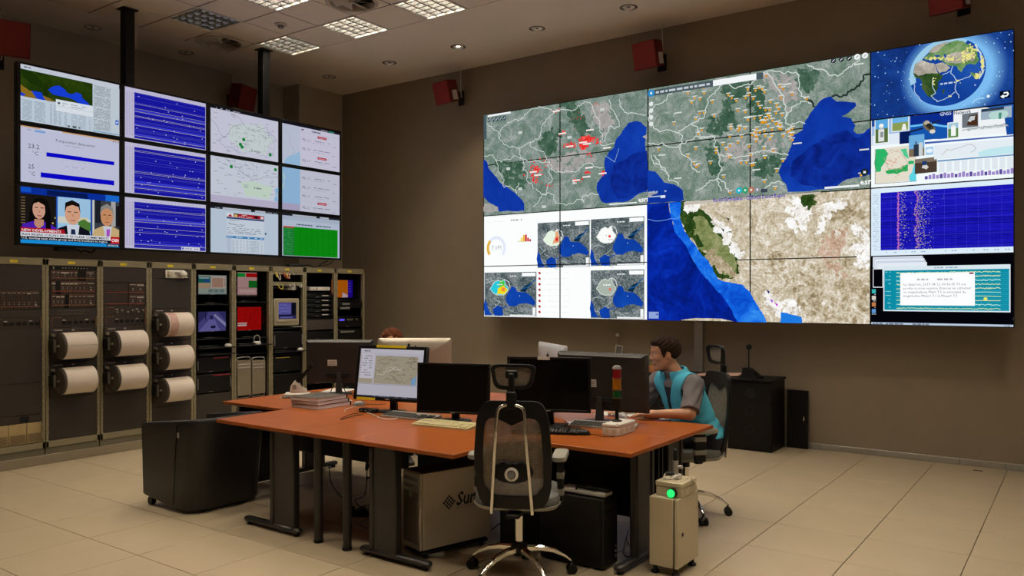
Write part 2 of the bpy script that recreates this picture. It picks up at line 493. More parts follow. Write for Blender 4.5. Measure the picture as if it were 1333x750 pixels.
LAMPS_SEEN = [(1, 2, 0.), (1, 0, .3), (3, 2, 1.), (3, 0, 1.), (5, 0, 1.)]
LAMPS_MORE = [(i, j, 1.) for i in (7, 11, 15) for j in (0, 4, 8)] + [(5, 4, 1.), (9, 2, 1.), (13, 2, 1.), (9, 6, 1.), (13, 6, 1.), (3, 6, .6), (5, 8, .8), (5, 2, 1.)]
DIFF = [(0, 1), (4, 1)]
used = {(i, j) for i, j, _ in LAMPS_SEEN + LAMPS_MORE}
tile_c = None; far = MB()
for i in range(NI):
    for j in range(NJ):
        if (i, j) in used: continue
        cx, cy = GX + GP * (i + .5), GY - GP * (j + .5)
        q = project(cx, cy, CEIL); hole = (i, j) in DIFF
        if hole or (-60 < q[0] < 1400 and -60 < q[1] < 400):
            if hole:
                mb = MB(); n = 40; ri = .262
                outer = []; inner = []
                for k in range(n):
                    a = 2 * PI * k / n; m_ = .291 / max(abs(math.cos(a)), abs(math.sin(a)))
                    outer.append((m_ * math.cos(a), m_ * math.sin(a), 0)); inner.append((ri * math.cos(a), ri * math.sin(a), 0))
                mb.loft([outer, inner, [(x, y, .014) for x, y, _ in inner], [(x, y, .014) for x, y, _ in outer]], cap=False)
                o = mb.build('ceiling_tile', m_tile_c, ce)
            elif tile_c is None:
                o = tile_c = MB().box((0, 0, .007), (GP - .018, GP - .018, .014), .002).build('ceiling_tile', m_tile_c, ce)
            else:
                o = tile_c.copy(); COL.objects.link(o)
            o.location = (cx, cy, CEIL)
        else:
            far.bx(cx - .291, cx + .291, cy - .291, cy + .291, CEIL, CEIL + .014, .002)
o = far.build('more_ceiling_tiles', m_tile_c, ce); o['kind'] = 'stuff'

m_refl = P('polished louvre aluminium', (.76, .75, .73), .16, .94, var=.03)
m_tube = EM('fluorescent tube', (1, .95, .86), 6.)
m_tube_off = P('unlit tube', (.7, .68, .62), .4)
def luminaire(i, j, power, label):
    cx, cy = GX + GP * (i + .5), GY - GP * (j + .5)
    t = thing('recessed_luminaire', label, 'ceiling light', (cx, cy, CEIL), 0, 'square louvred ceiling lights')
    mb = MB()
    for s in (-1, 1):
        mb.bx(s * .278, s * .297, -.297, .297, -.004, .10); mb.bx(-.278, .278, s * .278, s * .297, -.004, .10)
    mb.bx(-.297, .297, -.297, .297, .10, .105)
    mb.build('housing', m_white, t)
    for k in range(4):                                          # long reflectors between the tubes
        x = -.2085 + .139 * k
        MB().cyl((x, -.27, .082), (x, .27, .082), .013, n=10).build('tube', m_tube if power else m_tube_off, t)
    for k in range(5):
        x = -.278 + .139 * k
        mb = MB(); prof = [(x - .0095, 0), (x + .0095, 0), (x + .023, .055), (x - .023, .055)]
        mb.loft([[(a, y, b) for a, b in prof] for y in (-.277, .277)]); mb.build('reflector', m_refl, t)
    for k in range(6):
        y = -.232 + .0928 * k
        mb = MB(); prof = [(y - .009, -.001), (y + .009, -.001), (y + .016, .05), (y - .016, .05)]
        mb.loft([[(x, a, b) for a, b in prof] for x in (-.277, .277)]); mb.build('louvre_blade', m_refl, t)
    if power:
        ld = bpy.data.lights.new('luminaire_light', 'AREA'); ld.shape = 'SQUARE'; ld.size = .54
        ld.energy = LAMP_W * power; ld.color = (1., .87, .69); ld.spread = math.radians(138)
        lo = bpy.data.objects.new('light', ld); COL.objects.link(lo); lo.parent = t; lo.location = (0, 0, .0665)
    return t
lab = {(1, 2): 'unlit brownish square louvred ceiling light among the lit ones',
       (1, 0): 'dim square louvred ceiling light at the tile grid corner above the pole',
       (3, 2): 'bright square louvred ceiling light two tiles from the unlit one',
       (3, 0): 'bright square louvred ceiling light along the tile edge, next to the dim one',
       (5, 0): 'bright square louvred ceiling light along the tile edge beside a round diffuser'}
for i, j, p in LAMPS_SEEN: luminaire(i, j, p, lab[(i, j)])
for i, j, p in LAMPS_MORE: luminaire(i, j, p, 'lit square louvred ceiling light over the open floor outside the view')

m_diff = P('diffuser white', (.50, .44, .38), .6, var=.05)
for (i, j), lb in zip(DIFF, ('round white air diffuser in the ceiling between unlit and dim lights', 'round white air diffuser in the ceiling between two bright lights')):
    cx, cy = GX + GP * (i + .5), GY - GP * (j + .5)
    t = thing('air_diffuser', lb, 'air vent', (cx, cy, CEIL), 0, 'round ceiling air diffusers')
    MB().lathe([(.285, -.001), (.288, -.008), (.262, -.016), (.25, -.006), (.245, .06), (.262, .06), (.262, .0)], 40, cap=False).build('rim', m_diff, t)
    MB().lathe([(.25, .085), (.001, .086)], 32, cap=False).build('back_plate', m_gap, t)
    MB().lathe([(.002, -.012), (.03, -.010), (.032, .02), (.032, .08)], 16).build('hub', m_diff, t)
    for k in range(8):
        a = 2 * PI * k / 8; mb = MB(); c0, s0 = math.cos(a), math.sin(a); c1, s1 = math.cos(a + .62), math.sin(a + .62)
        mb.add([(c0 * .035, s0 * .035, .004), (c0 * .248, s0 * .248, -.004), (c1 * .248, s1 * .248, .052), (c1 * .035, s1 * .035, .03),
                (c0 * .035, s0 * .035, .006), (c0 * .248, s0 * .248, -.002), (c1 * .248, s1 * .248, .054), (c1 * .035, s1 * .035, .032)],
               [(0, 1, 2, 3), (7, 6, 5, 4), (0, 4, 5, 1), (1, 5, 6, 2), (2, 6, 7, 3), (3, 7, 4, 0)])
        mb.build('vane', m_diff, t)
cx, cy = GX + GP * 2.5, GY - GP * 1.5
t = thing('smoke_detector', 'small round smoke detector on a ceiling tile between the lights', 'smoke detector', (cx, cy, CEIL))
MB().lathe([(.07, -.002), (.072, -.012), (.055, -.02), (.001, -.021)], 28).build('base', m_diff, t)
MB().lathe([(.036, -.022), (.036, -.04), (.028, -.05), (.001, -.052)], 20).build('sensor_head', P('detector grey', (.22, .2, .18), .5), t)

m_spot_lit = EM('lit spot bulb', (1, .86, .62), 14.)
def downlight(x, y, lit, label):
    t = thing('recessed_downlight', label, 'downlight', (x, y, CEIL), 0, 'round recessed ceiling downlights')
    MB().lathe([(.10, 0), (.10, -.007), (.078, -.010), (.072, -.004), (.05, .035), (.048, .05)], 28, cap=False).build('ring', m_refl, t)
    MB().lathe([(.047, .052), (.001, .053)], 20, cap=False).build('back', m_gap, t)
    b = MB().ell((0, 0, .018), (.036, .036, .026), 14).build('bulb', m_spot_lit if lit else P('unlit bulb', (.25, .24, .22), .15, .5), t)
    for k in range(3):
        a = 2 * PI * k / 3 + .5
        MB().box((0, .055, .006), (.012, .022, .004), .001, RZ(a)).build('clip', m_refl, t)
    if lit:
        ld = bpy.data.lights.new('downlight_light', 'SPOT'); ld.energy = 60; ld.color = (1, .8, .55); ld.spot_size = math.radians(95); ld.spot_blend = .6; ld.shadow_soft_size = .03
        lo = bpy.data.objects.new('light', ld); COL.objects.link(lo); lo.parent = t; lo.location = (0, 0, -.02)
for k, lb in enumerate(('unlit round downlight in the ceiling corner by the pier', 'unlit round downlight between the corner and the lit downlight', 'lit round downlight in the plaster strip above a red speaker', 'unlit round downlight beside the lit one, away from the corner', 'unlit round downlight in the plaster strip second after the lit one')):
    downlight(-9.01 + 1.22 * k, 7.995, k == 2, lb)
for y, lb in ((4.88, 'unlit round downlight above the terrain map display'), (6.10, 'unlit round downlight beside the round diffuser at the tile edge')):
    downlight(-9.64, y, False, lb)

# ================================================================== equipment racks along the wall
RXF, RP, RY0 = -8.25, .532, 3.188
m_frame = P('olive rack enamel', (.235, .205, .125), .42, var=.08)
m_panel = P('dark brown rack panel', (.030, .0235, .017), .55, var=.25, scale=90, bump=.15, bscale=500)
m_kerb = P('rack kerb', (.26, .215, .145), .5)
m_brass = P('brass rail', (.34, .17, .08), .4, .6)
m_redrail = P('red rail', (.30, .055, .03), .45)
m_yellow = P('yellow label', (.75, .60, .02), .5)
m_screw = P('screw heads', (.5, .45, .35), .35, .8)
m_module = P('module front', (.032, .022, .015), .5, var=.3)
m_modtxt = P('pale print', (.42, .38, .32), .6)
m_hole = P('empty bay', (.002, .002, .002), .9)
KERB = one('rack_kerb', MB((-8.6, 5.6, 0)).bx(-9.05, -8.225, 3.1, 8.02, 0, .088, .004), m_kerb, 'long beige metal kerb on the floor under the rack row', 'plinth', (-8.6, 5.6, 0))
def rk(x, y, X=RXF): return on_X(x, y, X)
rack_labels = ['rack with a cream unit at the bottom, next to drum recorders', 'rack with three rows of modules over two white drums',
               'rack with two red rails over two white drums', 'rack with three white drums and a white device on top',
               'open rack with a lilac camera screen and red-striped units', 'open rack with a red map screen over two silver towers',
               'open rack with a beige CRT and yellow cables', 'open rack of black slot units with white labels', 'end rack with an orange and violet screen']
RACKS = []
def rack(k):
    y0 = RY0 + RP * k; y1 = y0 + RP; org = (-8.55, (y0 + y1) / 2, .088)
    t = thing('equipment_rack', 'olive steel ' + rack_labels[k], 'server rack', org, 0, 'olive steel racks along the wall')
    B = lambda: MB(org)
    B().bx(-9.0, RXF - .012, y0 + .006, y1 - .006, .088, .150).build('plinth', P('rack plinth', (.15, .135, .085), .5), t)
    for ya, yb in ((y0 + .002, y0 + .031), (y1 - .031, y1 - .002)):
        p = B().bx(RXF - .05, RXF, ya, yb, .152, 2.0, .004).build('post', m_frame, t)
        mb = B()
        for q in range(22):
            z = .22 + q * .08; yy = yb - .005 if ya < y0 + .01 else ya + .005
            mb.box((RXF + .001, yy, z), (.004, .006, .010))
        mb.build('screw_line', m_screw, p)['kind'] = 'stuff'
    B().bx(RXF - .05, RXF, y0 + .002, y1 - .002, 1.935, 2.0, .004).build('top_beam', m_frame, t)
    B().bx(RXF - .05, RXF, y0 + .002, y1 - .002, .152, .215, .004).build('bottom_beam', m_frame, t)
    B().bx(-9.0, RXF, y0 + .002, y1 - .002, 2.0, 2.006).build('roof', m_frame, t)
    mb = B(); mb.bx(-9.0, -8.99, y0 + .004, y1 - .004, .152, 2.0)
    mb.build('back_panel', m_hole, t)
    for ya in ([] if k == 8 else [y0 + .003]) + ([] if k == 7 else [y1 - .007]):
        B().bx(-8.99, RXF - .05, ya, ya + .004, .152, 2.0).build('side_panel', m_hole, t)
    yl = (y0 + y1) / 2 - .02
    lb = B().bx(RXF, RXF + .002, yl - .035, yl + .035, 1.955, 1.980).build('name_label', m_yellow, t)
    RACKS.append((t, y0, y1, org)); return t
for k in range(9): rack(k)
def part_panel(k, z0, z1, name='blank_panel', mat=None, depth=.006, x=RXF - .004, inset=.031, r=.001):
    t, y0, y1, org = RACKS[k]
    return MB(org).bx(x - depth, x, y0 + inset, y1 - inset, z0, z1, r).build(name, mat or m_panel, t)
def zk(k, py):
    """height on the rack front at the middle of rack k"""
    px = project(RXF, RY0 + RP * (k + .5), 1)[0]
    return rk(max(px, 10), py)[1]
def rows(k, ys, name='blank_panel', mat=None):
    for a, b in zip(ys, ys[1:]): part_panel(k, b + .0015, a - .0015, name, mat)
def module_row(k, z0, z1, spec, rail, full=True):
    """a card frame of plug-in modules; spec: widths with B for an empty bay"""
    t, y0, y1, org = RACKS[k]; a, b = y0 + .055, y1 - .055
    part_panel(k, z0 - .004, z1 + .004, 'card_frame', m_module, .02, RXF - .012)
    tot = sum(w_ for w_, _ in spec); y = a; x = RXF - .004
    for w_, kind in spec:
        wd = (b - a) * w_ / tot
        if kind == 'B': MB(org).bx(x - .004, x - .001, y + .002, y + wd - .002, z0, z1).build('empty_bay', m_hole, t)
        elif kind != ' ':
            o = MB(org).bx(x - .008, x + .001, y + .0025, y + wd - .0025, z0, z1, .001).build('module', m_module, t)
            mb = MB(org)
            mb.bx(x, x + .003, y, y + .0022, z0, z1); mb.bx(x, x + .003, y + .002, y + wd, z1 - .003, z1)
            mb.build('module_edge', m_brass, o)
            mb = MB(org); mb.bx(x + .001, x + .002, y + .008, y + wd - .008, z1 - .022, z1 - .014)
            if kind == 'k': mb.cyl((x, y + wd * .5, z0 + .04), (x + .012, y + wd * .5, z0 + .04), .008, n=10)
            if kind == 's': mb.bx(x + .001, x + .0025, y + .004, y + wd - .004, z1 - .03, z1 - .014)
            for q in range(2): mb.bx(x + .001, x + .002, y + wd * .4, y + wd * .6, z0 + .045 + q * .018, z0 + .051 + q * .018)
            mb.build('module_print', m_modtxt, o)['kind'] = 'stuff'
        y += wd
    MB(org).bx(x + .001, x + .004, a, b, z0 + .022, z0 + .029).build('card_rail', rail, t)
def connector_row(k, z0, z1, style=0):
    t, y0, y1, org = RACKS[k]; x = RXF - .004
    part_panel(k, z0, z1, 'connector_panel', m_module)
    mb = MB(org); mb.bx(x, x + .003, y0 + .06, y0 + .063, z0 + .006, z1 - .006); mb.bx(x, x + .003, y0 + .06, y0 + .15, z1 - .010, z1 - .006)
    mb.bx(x, x + .012, y1 - .05, y1 - .044, z0 + .004, z1 - .004); mb.build('panel_trim', m_brass, t)
    c = (z0 + z1) / 2
    for q in range(6):
        y = y0 + .175 + q * .052 + (q // 2) * .012
        if y > y1 - .07: break
        if style: MB(org).cyl((x, y, c + (.008 if q % 2 else -.008)), (x + .016, y, c + (.008 if q % 2 else -.008)), .009, n=10).build('switch', m_screw, t)
        else: MB(org).bx(x, x + .010, y - .017, y + .017, c - .016, c + .010, .003).build('socket', m_hole, t)
    mb = MB(org)
    for q in (0, 4): mb.bx(x + .001, x + .003, y0 + .16 + q * .055, y0 + .19 + q * .055, c + .014, c + .024)
    mb.build('panel_print', m_modtxt, t)['kind'] = 'stuff'

# rack 0: closed panels, one row of cards, cream unit at the bottom
Z = lambda k, *ys: [zk(k, y) for y in ys]
z = Z(0, 341, 379, 403, 414, 428, 462, 500, 542)
rows(0, [1.933, z[1]]); module_row(0, z[2], z[1], [(1, 'm')] * 7 + [(1, 's')] + [(1.7, 'k')], m_brass)
rows(0, [z[2] - .004, z[3]]); connector_row(0, z[4], z[3]); rows(0, [z[4], z[6], z[7]])
u1 = part_panel(0, z[7] - .075, z[7] - .003, 'power_panel', m_module, .006)
t, y0, y1, org = RACKS[0]
MB(org).bx(RXF - .004, RXF + .004, y0 + .30, y0 + .38, z[7] - .062, z[7] - .012, .004).build('breaker', m_hole, t)
for (ya, yb) in ((.035, .20), (.20, .36), (.36, .497)):
    c_ = MB(org).bx(RXF - .02, RXF + .002, y0 + ya + .002, y0 + yb - .002, .222, z[7] - .080, .004).build('cream_unit_cover', P('cream cover', (.40, .30, .14), .5), t)
    mb = MB(org)
    for q in range(9): mb.bx(RXF + .002, RXF + .004, y0 + ya + .012, y0 + yb - .012, .235 + q * .009, .239 + q * .009)
    mb.build('vent_slot', P('vent brown', (.10, .07, .035), .6), c_)['kind'] = 'stuff'
mb = MB(org); mb.tube([(RXF, y1 - .045, .25), (RXF + .02, y1 - .045, .26), (RXF + .02, y1 - .045, .40), (RXF, y1 - .045, .41)], .005)
mb.build('pull_handle', m_frame, t)

# rack 1
z = Z(1, 345, 352, 366, 383, 401, 412, 426, 470, 516)
part_panel(1, z[1], 1.933, 'lamp_panel', m_hole)
t, y0, y1, org = RACKS[1]
mb = MB(org)
for q in range(9): mb.cyl((RXF - .004, y0 + .16 + q * .03, (z[1] + 1.933) / 2), (RXF + .003, y0 + .16 + q * .03, (z[1] + 1.933) / 2), .005, n=8)
mb.bx(RXF - .004, RXF - .001, y0 + .07, y0 + .08, z[1] + .01, 1.925); mb.build('lamp_row', m_modtxt, t)['kind'] = 'stuff'
module_row(1, z[2] + .004, z[1] - .004, [(1, 'm'), (1, 'm'), (2, 's'), (1, 'm'), (1, 'm'), (1.9, 'B'), (2, 'm')], m_brass)
module_row(1, z[3] + .004, z[2] - .004, [(1, 's'), (1.1, 'B'), (1, 's'), (1, 's'), (1, 's'), (1, 's'), (1, 'm'), (1, 'm'), (2, 'k')], m_redrail)
module_row(1, z[4] + .004, z[3] - .004, [(1, 'm'), (1, 's'), (1, 's'), (1, 'B'), (1, 'm'), (1, 'm'), (1, 'm'), (1, 'm'), (2, 'k')], m_brass)
rows(1, [z[4], z[5]], 'dotted_panel'); mb = MB(org)
for q in range(15):
    for r_ in range(2): mb.box((RXF - .003, y0 + .12 + q * .018, (z[4] + z[5]) / 2 + r_ * .03 - .015), (.002, .004, .004))
mb.build('dot_row', m_modtxt, t)['kind'] = 'stuff'
connector_row(1, z[6], z[5]); rows(1, [z[6], z[7], z[8]], 'recorder_panel'); rows(1, [z[8], .217])

# rack 2
z = Z(2, 345, 368, 384, 399, 411, 424, 467, 511)
rows(2, [1.933, z[1]])
module_row(2, z[2] + .003, z[1] - .003, [(5, ' '), (1.6, 'm'), (1.7, 's')], m_redrail)
module_row(2, z[3] + .003, z[2] - .003, [(5, ' '), (1.6, 'm'), (1.7, 's')], m_redrail)
connector_row(2, z[4], z[3], 1); connector_row(2, z[5], z[4], 0); rows(2, [z[5], z[6], z[7]], 'recorder_panel'); rows(2, [z[7], .217])
# rack 3
z = Z(3, 363, 402, 444, 485, 528)
rows(3, [1.933, z[0], z[1]]); rows(3, z[1:], 'recorder_panel'); rows(3, [z[4], .217])

# drum recorders
m_paper = P('recorder paper', (.66, .58, .50), .7, var=.03)
m_drumend = P('drum end', (.085, .07, .055), .5)
m_trace = P('red trace ink', (.55, .20, .17), .7)
def drum(k, py, label, marks=None):
    t0, y0, y1, _ = RACKS[k]
    zc = zk(k, py); loc = (RXF + .02, (y0 + y1) / 2 - .048, zc)
    t = thing('drum_recorder', label, 'drum recorder', loc, 0, 'paper drum recorders in the racks')
    r = .131; xc = .100; a, b = -.140, .170
    MB().bx(-.019, .0, -.180, .225, -.155, .165, .003).build('mounting_plate', m_module, t)
    MB().cyl((xc, a, 0), (xc, b, 0), r - .003, n=48).build('drum', m_drumend, t)
    pp = MB(); pp.cyl((xc, a + .012, 0), (xc, b - .004, 0), r, n=48, cap=False); pp = pp.build('chart_paper', m_paper, t)
    MB().cyl((xc, a - .008, 0), (xc, a, 0), r - .012, n=40).build('end_disc', m_drumend, t)
    MB().cyl((xc, a - .030, 0), (xc, a - .006, 0), .012, n=12).build('axle', m_screw, t)
    MB().bx(.0, .085, -.205, -.168, -.055, .06, .006).build('motor_box', m_blackm, t)
    MB().bx(.085, .097, -.198, -.173, -.06, .065, .003).build('bracket', m_drumend, t)
    MB().bx(.0, .09, .180, .195, -.03, .05, .003).build('bearing_arm', m_blackm, t)
    kb = MB(); kb.cyl((.0, -.17, .105), (.045, -.17, .105), .014, n=12); kb.build('knob', m_screw, t)
    kb = MB(); kb.cyl((.06, .188, .075), (.085, .188, .075), .016, n=12); kb.build('thumb_screw', m_white, t)
    mb = MB(); mb.bx(.001, .003, -.15, -.07, .147, .155); mb.bx(.001, .003, .02, .045, .145, .157); mb.build('plate_print', m_modtxt, t)['kind'] = 'stuff'
    if marks == 'line':
        MB().bx(xc + r * .990, xc + r * .996 + .003, a + .012, b - .004, .008, .0095).build('paper_seam', m_module, pp)
    if marks == 'red':
        mb = MB(); rd = random.Random(3)
        for q in range(26):
            y = -.115 + q * .0036
            pts = []
            for s in range(20):
                an = -1.35 + 2.7 * s / 19; amp = rd.uniform(-.006, .006)
                pts.append((xc + (r + .0008) * math.cos(an), y + amp, (r + .0008) * math.sin(an)))
            mb.tube(pts, .00075, 4)
        mb.build('red_trace', m_trace, pp)['kind'] = 'stuff'
drum(1, 449, 'upper white paper drum in the three-row module rack', 'line'); drum(1, 493.5, 'lower white paper drum in the three-row module rack')
drum(2, 446, 'upper white paper drum in the rack with two red rails'); drum(2, 489.5, 'lower white paper drum in the rack with two red rails')
drum(3, 422, 'paper drum with a dense red seismic trace', 'red'); drum(3, 464.5, 'blank white paper drum just below the red-traced drum'); drum(3, 505.5, 'blank white paper drum at the bottom of the stack of three')
y_, z_ = rk(229, 357)
t = thing('wall_device', 'small white plastic device fixed above three drums', 'device', (RXF + .0005, y_, z_))
MB().bx(0, .012, -.13, .10, -.045, .045, .006).build('back_plate', m_white, t)
MB().ell((.045, .055, .0), (.045, .05, .04), 14).build('rounded_body', m_white, t)
MB().bx(.0, .04, -.11, -.06, -.03, .035, .008).build('clip', m_cream, t)
MB().bx(.01, .05, -.02, .03, .005, .02, .004).build('lever', m_grey, t)
MB().bx(-.0, .03, .08, .13, -.04, -.028, .004).build('lip', m_white, t)

# ================================================================== screens: one builder for every flat monitor
m_scr = EMATTR('lit desk screen', .62)
m_scr_rack = EMATTR('lit rack screen', .42)
m_off = P('switched-off glass', (.0022, .0021, .002), .16, var=.1, spec=.35)
m_silver = P('silver plastic', (.42, .40, .36), .35, .35, var=.05)
m_sticker = P('white sticker', (.62, .60, .56), .6, var=.05)
def monitor(name, label, loc, rz, w, h, zc, tilt=0., bez=.018, th=.045, art=None, body=None, base='oval', grp=None, lit=None, stand_back=.06, cat='monitor', sticker=False, depth=.018):
    t = thing(name, label, cat, loc, rz, grp); body = body or m_black
    M = T(0, 0, zc) @ RX_(-tilt)
    mb = MB(); mb.M = M
    mb.box((0, depth / 2, 0), (w, depth, h), .004)
    mb.loft([[(sx * w * a, y, sz * h * a) for sx, sz in ((-.5, -.5), (.5, -.5), (.5, .5), (-.5, .5))] for a, y in ((.99, depth), (.975, depth + (th - depth) * .6), (.90, th))])
    hs = mb.build('housing', body, t)
    mb = MB(); mb.M = M
    for s in (-1, 1):
        mb.box((s * (w / 2 - bez / 2), -.004, 0), (bez, .010, h), .002); mb.box((0, -.004, s * (h / 2 - bez / 2)), (w - 2 * bez, .010, bez), .002)
    bz = mb.build('bezel', body, t)
    if art:
        a = Art((M @ Vector((0, -.001, 0))), (1, 0, 0), M.to_3x3() @ Vector((0, 0, 1)), M.to_3x3() @ Vector((0, -1, 0)))
        art(a, w - 2 * bez, h - 2 * bez); a.build('screen', lit or m_scr, t)
    else:
        mb = MB(); mb.M = M; mb.box((0, -.0005, 0), (w - 2 * bez, .003, h - 2 * bez)); mb.build('screen', m_off, t)
    mb = MB(); mb.M = M; mb.box((0, -.0095, -h / 2 + bez / 2), (.035, .001, bez * .35)); mb.build('badge', m_silver, bz)
    if base:
        mb = MB(); zt = zc - h * .25
        mb.loft([[(-.028, stand_back - .012, .008), (.028, stand_back - .012, .008), (.028, stand_back + .018, .008), (-.028, stand_back + .018, .008)],
                 [(-.02, th * .9 - .02, zt), (.02, th * .9 - .02, zt), (.02, th * .9 + .012, zt), (-.02, th * .9 + .012, zt)]])
        mb.build('stand_neck', body, t)
        mb = MB()
        if base == 'oval': mb.lathe([(.001, .016), (.06, .014), (.105, .008), (.108, 0), (.001, 0)], 28, T(0, stand_back - .02, 0) @ Matrix.Diagonal((1.15, .85, 1, 1)))
        else: mb.box((0, stand_back - .03, .007), (.24, .17, .014), .005)
        mb.build('stand_base', body, t)
    if sticker:
        mb = MB(); mb.M = M; mb.box((w * .10, th + .0008, -h * .02), (.085, .001, .055)); st = mb.build('label_sticker', m_sticker, hs)
        mb = MB(); mb.M = M
        for q in range(3): mb.box((w * .10 + (q % 2) * .006, th + .0016, h * .005 - q * .013), (.066, .001, .005))
        mb.build('sticker_print', m_grey, st)['kind'] = 'stuff'
        mb = MB(); mb.M = M; mb.box((w * .02, th + .004, -h * .30), (.22, .012, .04), .004)
        mb.build('port_recess', m_hole, hs)
    return t

# ---- what stands in the open racks
XI = RXF - .10
def rspan(x0, x1, y0, y1, X=XI):
    """centre and size on a plane inside the rack, from a pixel box"""
    a, zt = on_X(x0, (y0), X); b, zb = on_X(x1, y1, X); m = (x0 + x1) / 2
    _, zt = on_X(m, y0, X); _, zb = on_X(m, y1, X)
    return (a + b) / 2, (zt + zb) / 2, b - a, zt - zb
def rack_monitor(x0, x1, y0, y1, label, art, kk, shelf_y, X=XI, **k):
    yc, zc, w_, h_ = rspan(x0, x1, y0, y1, X); zb = zk(kk, shelf_y) + .0005
    return monitor('rack_monitor', label, (X, yc, zb), PI / 2, w_, h_, zc - zb, bez=.008, art=art, lit=m_scr_rack, base='plate', stand_back=.08, **k)
def a_seis(a, w, h):
    a.rect(-w / 2, -h / 2, w / 2, h / 2, '#a9b3a8'); a.rect(-w / 2, h * .10, -w * .08, h * .42, '#1f6f63'); a.rect(-w * .47, h * .32, -w * .12, h * .38, '#b9ccd8')
    a.rect(-w * .3, h * .14, -w * .1, h * .28, '#2b5aa0'); a.rect(-w / 2, -h * .18, -w * .08, h * .08, '#c9a888')
    a.rect(-w * .05, -h * .18, w * .46, h * .45, '#d9c7bb'); a.rect(-w * .02, -h * .14, w * .38, h * .36, '#c49a84')
    for q in range(5): a.line(wiggle([(-w * .02 + q * w * .08, -h * .12), (w * .05 + q * w * .07, h * .34)], .3, 3, seed=q), .002, '#a5755f')
    for q in range(6): a.rect(w * .41, -h * .1 + q * h * .08, w * .45, -h * .06 + q * h * .08, '#b0443c')
    a.rect(-w / 2, -h * .5, w / 2, -h * .45, '#8ea0a0')
    for q in range(3): a.rect(-w * .15 + q * w * .2, -h * .4, w * .01 + q * w * .2, -h * .24, '#7b8f8b')
def a_cam(a, w, h):
    a.rect(-w / 2, -h / 2, w / 2, h / 2, '#5c57a0')
    a.poly([(-w * .5, -h * .5), (-w * .1, h * .1), (w * .1, h * .1), (w * .3, -h * .5)], '#7d78c4'); a.poly([(w * .05, h * .3), (w * .5, -h * .3), (w * .5, -h * .1), (w * .1, h * .38)], '#a9a6dc')
    a.poly([(-w * .5, h * .5), (-w * .5, -h * .1), (-w * .2, h * .3), (-w * .15, h * .5)], '#3a3672'); a.poly([(w * .2, h * .5), (w * .5, h * .0), (w * .5, h * .5)], '#423e80')
    a.rect(-w * .05, -h * .35, w * .12, -h * .22, '#1e1c44'); a.rect(-w * .25, h * .05, -w * .22, h * .4, '#24224d'); a.rect(-w * .08, h * .12, w * .02, h * .3, '#2c295c')
def a_quad(a, w, h):
    a.rect(-w / 2, -h / 2, w / 2, h / 2, '#d3a5a2'); a.rect(-w / 2, h * .31, -w * .1, h * .47, '#17a23a'); a.rect(-w * .06, h * .30, w / 2, h * .47, '#c51315')
    a.rect(w * .07, -h * .15, w / 2, h * .15, '#1c7a28'); a.rect(-w / 2, -h * .17, w / 2, -h * .155, '#8a6a66'); a.rect(-w / 2, -h / 2, w / 2, -h * .45, '#5d4f4c')
    a.rect(-w * .4, -h * .36, w * .4, -h * .24, '#dcb9b4')
def a_red(a, w, h):
    a.rect(-w / 2, -h / 2, w / 2, h / 2, '#c4110f')
    for q in range(7): a.line(wiggle([(-w * .1 + q * w * .08, -h * .4), (w * .0 + q * w * .07, h * .45)], .35, 4, seed=q + 3), .004, '#7e0c0a')
    a.rect(-w * .5, -h * .22, -w * .1, -h * .17, '#e8c7c0'); a.rect(-w * .5, -h * .32, -w * .12, -h * .25, '#e8d5d0')
def a_crt(a, w, h):
    a.rect(-w / 2, -h / 2, w / 2, h / 2, '#24243f'); a.rect(-w * .5, -h * .2, w * .22, h * .5, '#6d68c8')
    for q in range(8): a.line(wiggle([(-w * .46, -h * .12 + q * h * .07), (w * .18, -h * .12 + q * h * .07)], .12, 5, seed=q), .003, '#a9a4f0')
    a.rect(w * .26, -h * .2, w * .48, h * .48, '#141828'); a.rect(-w * .5, -h * .5, w * .5, -h * .28, '#3d3a78'); a.rect(-w * .4, -h * .42, w * .3, -h * .34, '#7a76c8')
def a_orange(a, w, h):
    a.rect(-w / 2, -h / 2, w / 2, h / 2, '#d9720f'); a.rect(w * .27, -h / 2, w / 2, h / 2, '#2a0fa6'); a.rect(-w / 2, -h * .4, -w * .3, h * .4, '#c9551a')
    a.poly([(w * .0, -h * .5), (w * .02, -h * .2), (w * .26, -h * .36), (w * .26, -h * .5)], '#e4c3cf')
    for q in range(4): a.rect(w * .30, h * .30 - q * h * .16, w * .42, h * .33 - q * h * .16, '#6d5ae0')
rack_monitor(257, 295.5, 357.5, 384, 'small rack screen with a map window and green panel', a_seis, 4, 396)
rack_monitor(257, 294.5, 405, 432, 'small rack screen showing a lilac surveillance picture', a_cam, 4, 441)
rack_monitor(308, 335, 354, 386, 'small rack screen with green, red and pink blocks', a_quad, 5, 393)
rack_monitor(308, 340.5, 399, 430.5, 'small rack screen filled with a red map', a_red, 5, 440)
rack_monitor(430.5, 459.5, 364, 388, 'rack screen with orange picture and violet sidebar', a_orange, 8, 391, X=RXF - .16)

